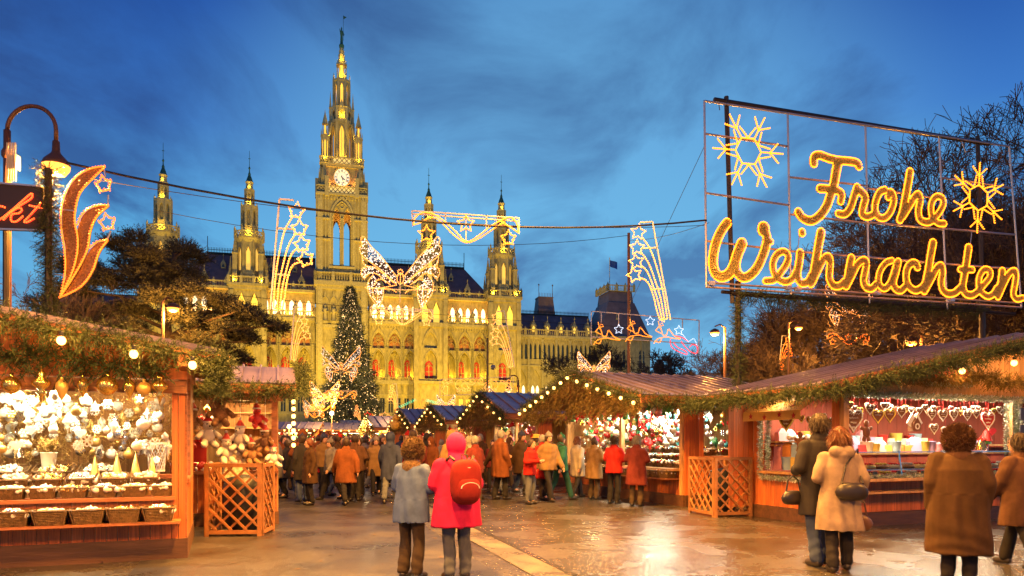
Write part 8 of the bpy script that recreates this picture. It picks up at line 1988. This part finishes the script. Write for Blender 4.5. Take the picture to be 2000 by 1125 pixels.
for p, ks in zip(PEOPLE, KS):
    t = thing('person', p['label'], 'person', p['loc'], p['face'], p['group']); t.scale = (p['s'],)*3; ROOTS.append(t); c = p['colors']
    def add(nm, key, m):
        o = link(nm, MESH[key], t); o.material_slots[0].link = 'OBJECT'; o.material_slots[0].material = CM[m]; return o
    add('body', ks['body'], 'skin'); link('eyes', EYE_[p['P']], t); add('trousers', ks['trousers'], c.get('trousers', 'dark')); add('shoes', ks['shoes'], 'shoe'); add('coat' if p['hem'] < .7 else 'jacket', ks['coat'], p['coat'])
    if 'hood' in ks: add('hood', ks['hood'], c.get('fur', 'fur') if p['top'] == 'furhood' else (c.get('hood') or p['coat']))
    if 'hat' in ks: add('hat', ks['hat'], c.get('hat') or 'grey')
    if 'hair' in ks: add('hair', ks['hair'], c.get('hair') or 'hair_b')
def fur_tufts(root, C, R, n, m, L_=.05):
    o = RNG.normal(size=(n, 3)); o /= np.linalg.norm(o, axis=1, keepdims=True); P = np.array(C)+o*np.array(R); tv = np.array([(-.004,0,0),(.004,0,0),(0,0,1)], dtype=np.float32); tv[:, 2] *= L_
    return link('fur_trim', scatter_mesh('fur_trim', P, o+RNG.normal(0, .4, (n, 3)), RNG.uniform(.5, 1.2, n), tv, np.array([(0,1,2)]), m), root)
hd = POSES['front']['head']; fur_tufts(ROOTS[0], (0, hd[1]-.02, hd[2]), (.125,.135,.155), 6500, CM['fur'], .035)
hd = POSES['stand']['head']; fur_tufts(ROOTS[4], (0, hd[1]-.03, hd[2]-.01), (.145,.155,.165), 8000, CM['darkbrown'], .04)
# grey-blue jacket: dark side panels and a pale sleeve band as on the photo
# carried things
def on(i, p): r = ROOTS[i]; return Matrix.Translation(r.location) @ Matrix.Rotation(r.rotation_euler.z, 4, 'Z') @ Matrix.Scale(r.scale[0], 4) @ Vector(p)
def backpack(i, label, m, p, s=1.0, grp=None):
    t = thing('backpack', label, 'backpack', on(i, p), PEOPLE[i]['face'], grp); t.scale = (s*PEOPLE[i]['s'],)*3
    b = MB(); ell(b, (0,0,0), (1,1,1), 20, 14); sg_ = lambda q, e: math.copysign(abs(q)**e, q); b.v = [(.165*sg_(x,.62), -.09+.10*sg_(y,.7), .235*sg_(z,.6)*(1-.05*x*x)) for x, y, z in b.v]; b.obj('pack_body', CM[m], t, True)
    f = MB(); ell(f, (0,0,0), (1,1,1), 16, 10); f.v = [(.125*sg_(x,.62), -.165+.06*sg_(y,.7), -.08+.12*sg_(z,.6)) for x, y, z in f.v]; f.obj('front_pocket', CM[m], t, True)
    z = MB(); z.tube([(.14*math.cos(a), -.175+.03*abs(math.cos(a)), -.02+.17*math.sin(a)) for a in [PI*i/14 for i in range(15)]], .010, 5); z.tube([(.10*math.cos(a), -.215, -.06+.06*math.sin(a)) for a in [PI*i/10 for i in range(11)]], .006, 5); z.obj('zip_piping', CM['silver'], t)
    st = MB()
    for s_ in (-1, 1): st.tube([(s_*.10,-.02,.22),(s_*.13,.02,.26),(s_*.14,.16,.20),(s_*.15,.2,.0),(s_*.14,.05,-.2)], .017, 5)
    st.tube([(-.03,-.06,.23),(-.03,-.05,.28),(.03,-.05,.28),(.03,-.06,.23)], .009, 5); st.obj('strap', CM['strap'], t)
backpack(1, 'red backpack with grey piping on the back of the pink red jacket', 'pack', (0.0,-.17,1.18), 1.12)
backpack(8, 'dark green backpack on the person in the green jacket', 'packg', (0,-.16,1.2), 1.1)
def handbag(i, label, wr, m, s, slung=False, off=(0,0,0)):
    J = POSES[PEOPLE[i]['P']]; p = Vector(J[wr])+Vector(off) if isinstance(wr, str) else Vector(wr); t = thing('handbag', label, 'handbag', on(i, p), PEOPLE[i]['face']); t.scale = (s,)*3
    b = MB(); ell(b, (0,0,-.19), (.185,.07,.12), 18, 10); b.v = [(x*(1-.25*max(0,(z+.19)/.12)), y, -.19+max(-.1, min(.1,(z+.19)*1.15))) for x, y, z in b.v]; b.obj('bag_body', CM[m], t, True)
    h = MB(); h.tube([(-.11,0,-.1),(-.08,0,.06),(0,0,.12),(.08,0,.06),(.11,0,-.1)] if not slung else [(-.11,0,-.1),(-.05,.03,.12),(.06,.07,.26),(.10,.12,.29),(.12,.18,.2),(.13,.12,.0),(.12,0,-.1)], .011, 6); h.obj('bag_handle', CM[m], t)
handbag(2, 'black shoulder bag hanging at the back of the beige coat', (.08,-.185,1.17), 'bag', 1.0, True)
handbag(2, 'dark shopping bag in the right hand of the woman in the beige coat', 'wrr', 'bagb', .95, False, (0,0.02,-.1))
handbag(3, 'brown handbag in the left hand of the person in the black coat', (-.30,.05,.93), 'bag', .85)

def strands(i, m, n=900, L_=.10, w=.007):
    "hair strands laid over the head of a near figure"
    h = np.array(POSES[PEOPLE[i]['P']]['head'])+np.array((0,-.026,.024)); o = RNG.normal(size=(n*2, 3)); o /= np.linalg.norm(o, axis=1, keepdims=True); o = o[(o[:, 1] < .25) & (o[:, 2] > -.75)][:n]; n = len(o)
    P = h+o*np.array((.102,.114,.126)); D = np.stack([o[:, 0]*.35+RNG.normal(0, .16, n), o[:, 1]*.35-.15, -np.abs(RNG.normal(.9, .2, n))], 1)+o*.12
    tv = np.array([(-w/2,0,0),(w/2,0,0),(0,0,1)], dtype=np.float32); tv[:, 2] *= L_
    link('hair_strands', scatter_mesh('hair_strands', P, D, RNG.uniform(.5, 1.2, n), tv, np.array([(0,1,2)]), CM[m]), ROOTS[i])
strands(2, 'hair_a', 1300, .12); strands(3, 'hair_b', 1000, .07); strands(5, 'hair_b', 1000, .08)
for i in (6, 7, 9): strands(i, PEOPLE[i]['colors'].get('hair', 'hair_b'), 500, .08)
# ------------------------------------------------------------------ labels: what shares a description is told apart by its order in the picture
ONES = ('','first','second','third','fourth','fifth','sixth','seventh','eighth','ninth','tenth','eleventh','twelfth','thirteenth','fourteenth','fifteenth','sixteenth','seventeenth','eighteenth','nineteenth')
TENS = ('','','twenty','thirty','forty','fifty','sixty','seventy','eighty','ninety')
def ordinal(n):
    if n < 20: return ONES[n]
    return TENS[n//10][:-1]+'ieth' if n % 10 == 0 else TENS[n//10]+'-'+ONES[n % 10]
bylab = {}
for o in SC.objects:
    if o.parent is None and o.get('label') and o.get('kind') != 'structure': bylab.setdefault(o['label'], []).append(o)
for lab, os_ in bylab.items():
    if len(os_) > 1:
        os_.sort(key=lambda o: o.location.x/max(1e-3, o.location.y))
        for i, o in enumerate(os_): o['label'] = '%s from the left, %s' % (ordinal(i+1), lab)
SHORTER = ((' of ornaments on', ' on'), ('coloured ornament stall', 'coloured stall'), ('white ornament stall', 'white stall'), (' of the right row', ' right'), ('along the right side of the aisle', 'on the right'), ('in the red cluster of', 'in the cluster at'), ('dense fir brush', 'fir brush'), (' over the toy stall counter', ' at the toy stall'), ('far along', 'along'), ('along the right side', 'on the right'), (', with a yellow figure in its gable', ''), ('with brown hair ', 'with brown hair '), ('with the hood up', 'hooded'), ('lamp lit ', ''), (' of the gingerbread stall', ' at gingerbread stall'), ('from the left', 'from left'), ('the ', ''))
for o in SC.objects:
    l = o.get('label')
    if not l: continue
    for a, b in SHORTER:
        if len(l.split()) <= 16: break
        l = l.replace(a, b)
    o['label'] = l
for o in SC.objects:
    if o.parent is not None and o.type == 'MESH' and o.name.split('.')[0] in ('light_chain', 'light_outline', 'tinsel_fill', 'light_wing', 'light_body', 'light_antenna', 'light_tails', 'light_wave', 'light_reindeer', 'light_sleigh', 'light_scroll', 'light_angel', 'light_leaf', 'light_bell', 'light_swag', 'rope_tube', 'hanging_cords', 'facade_balustrade', 'facade_moulding', 'roof_cresting', 'fur_trim', 'hair_strands'): o['kind'] = 'stuff'
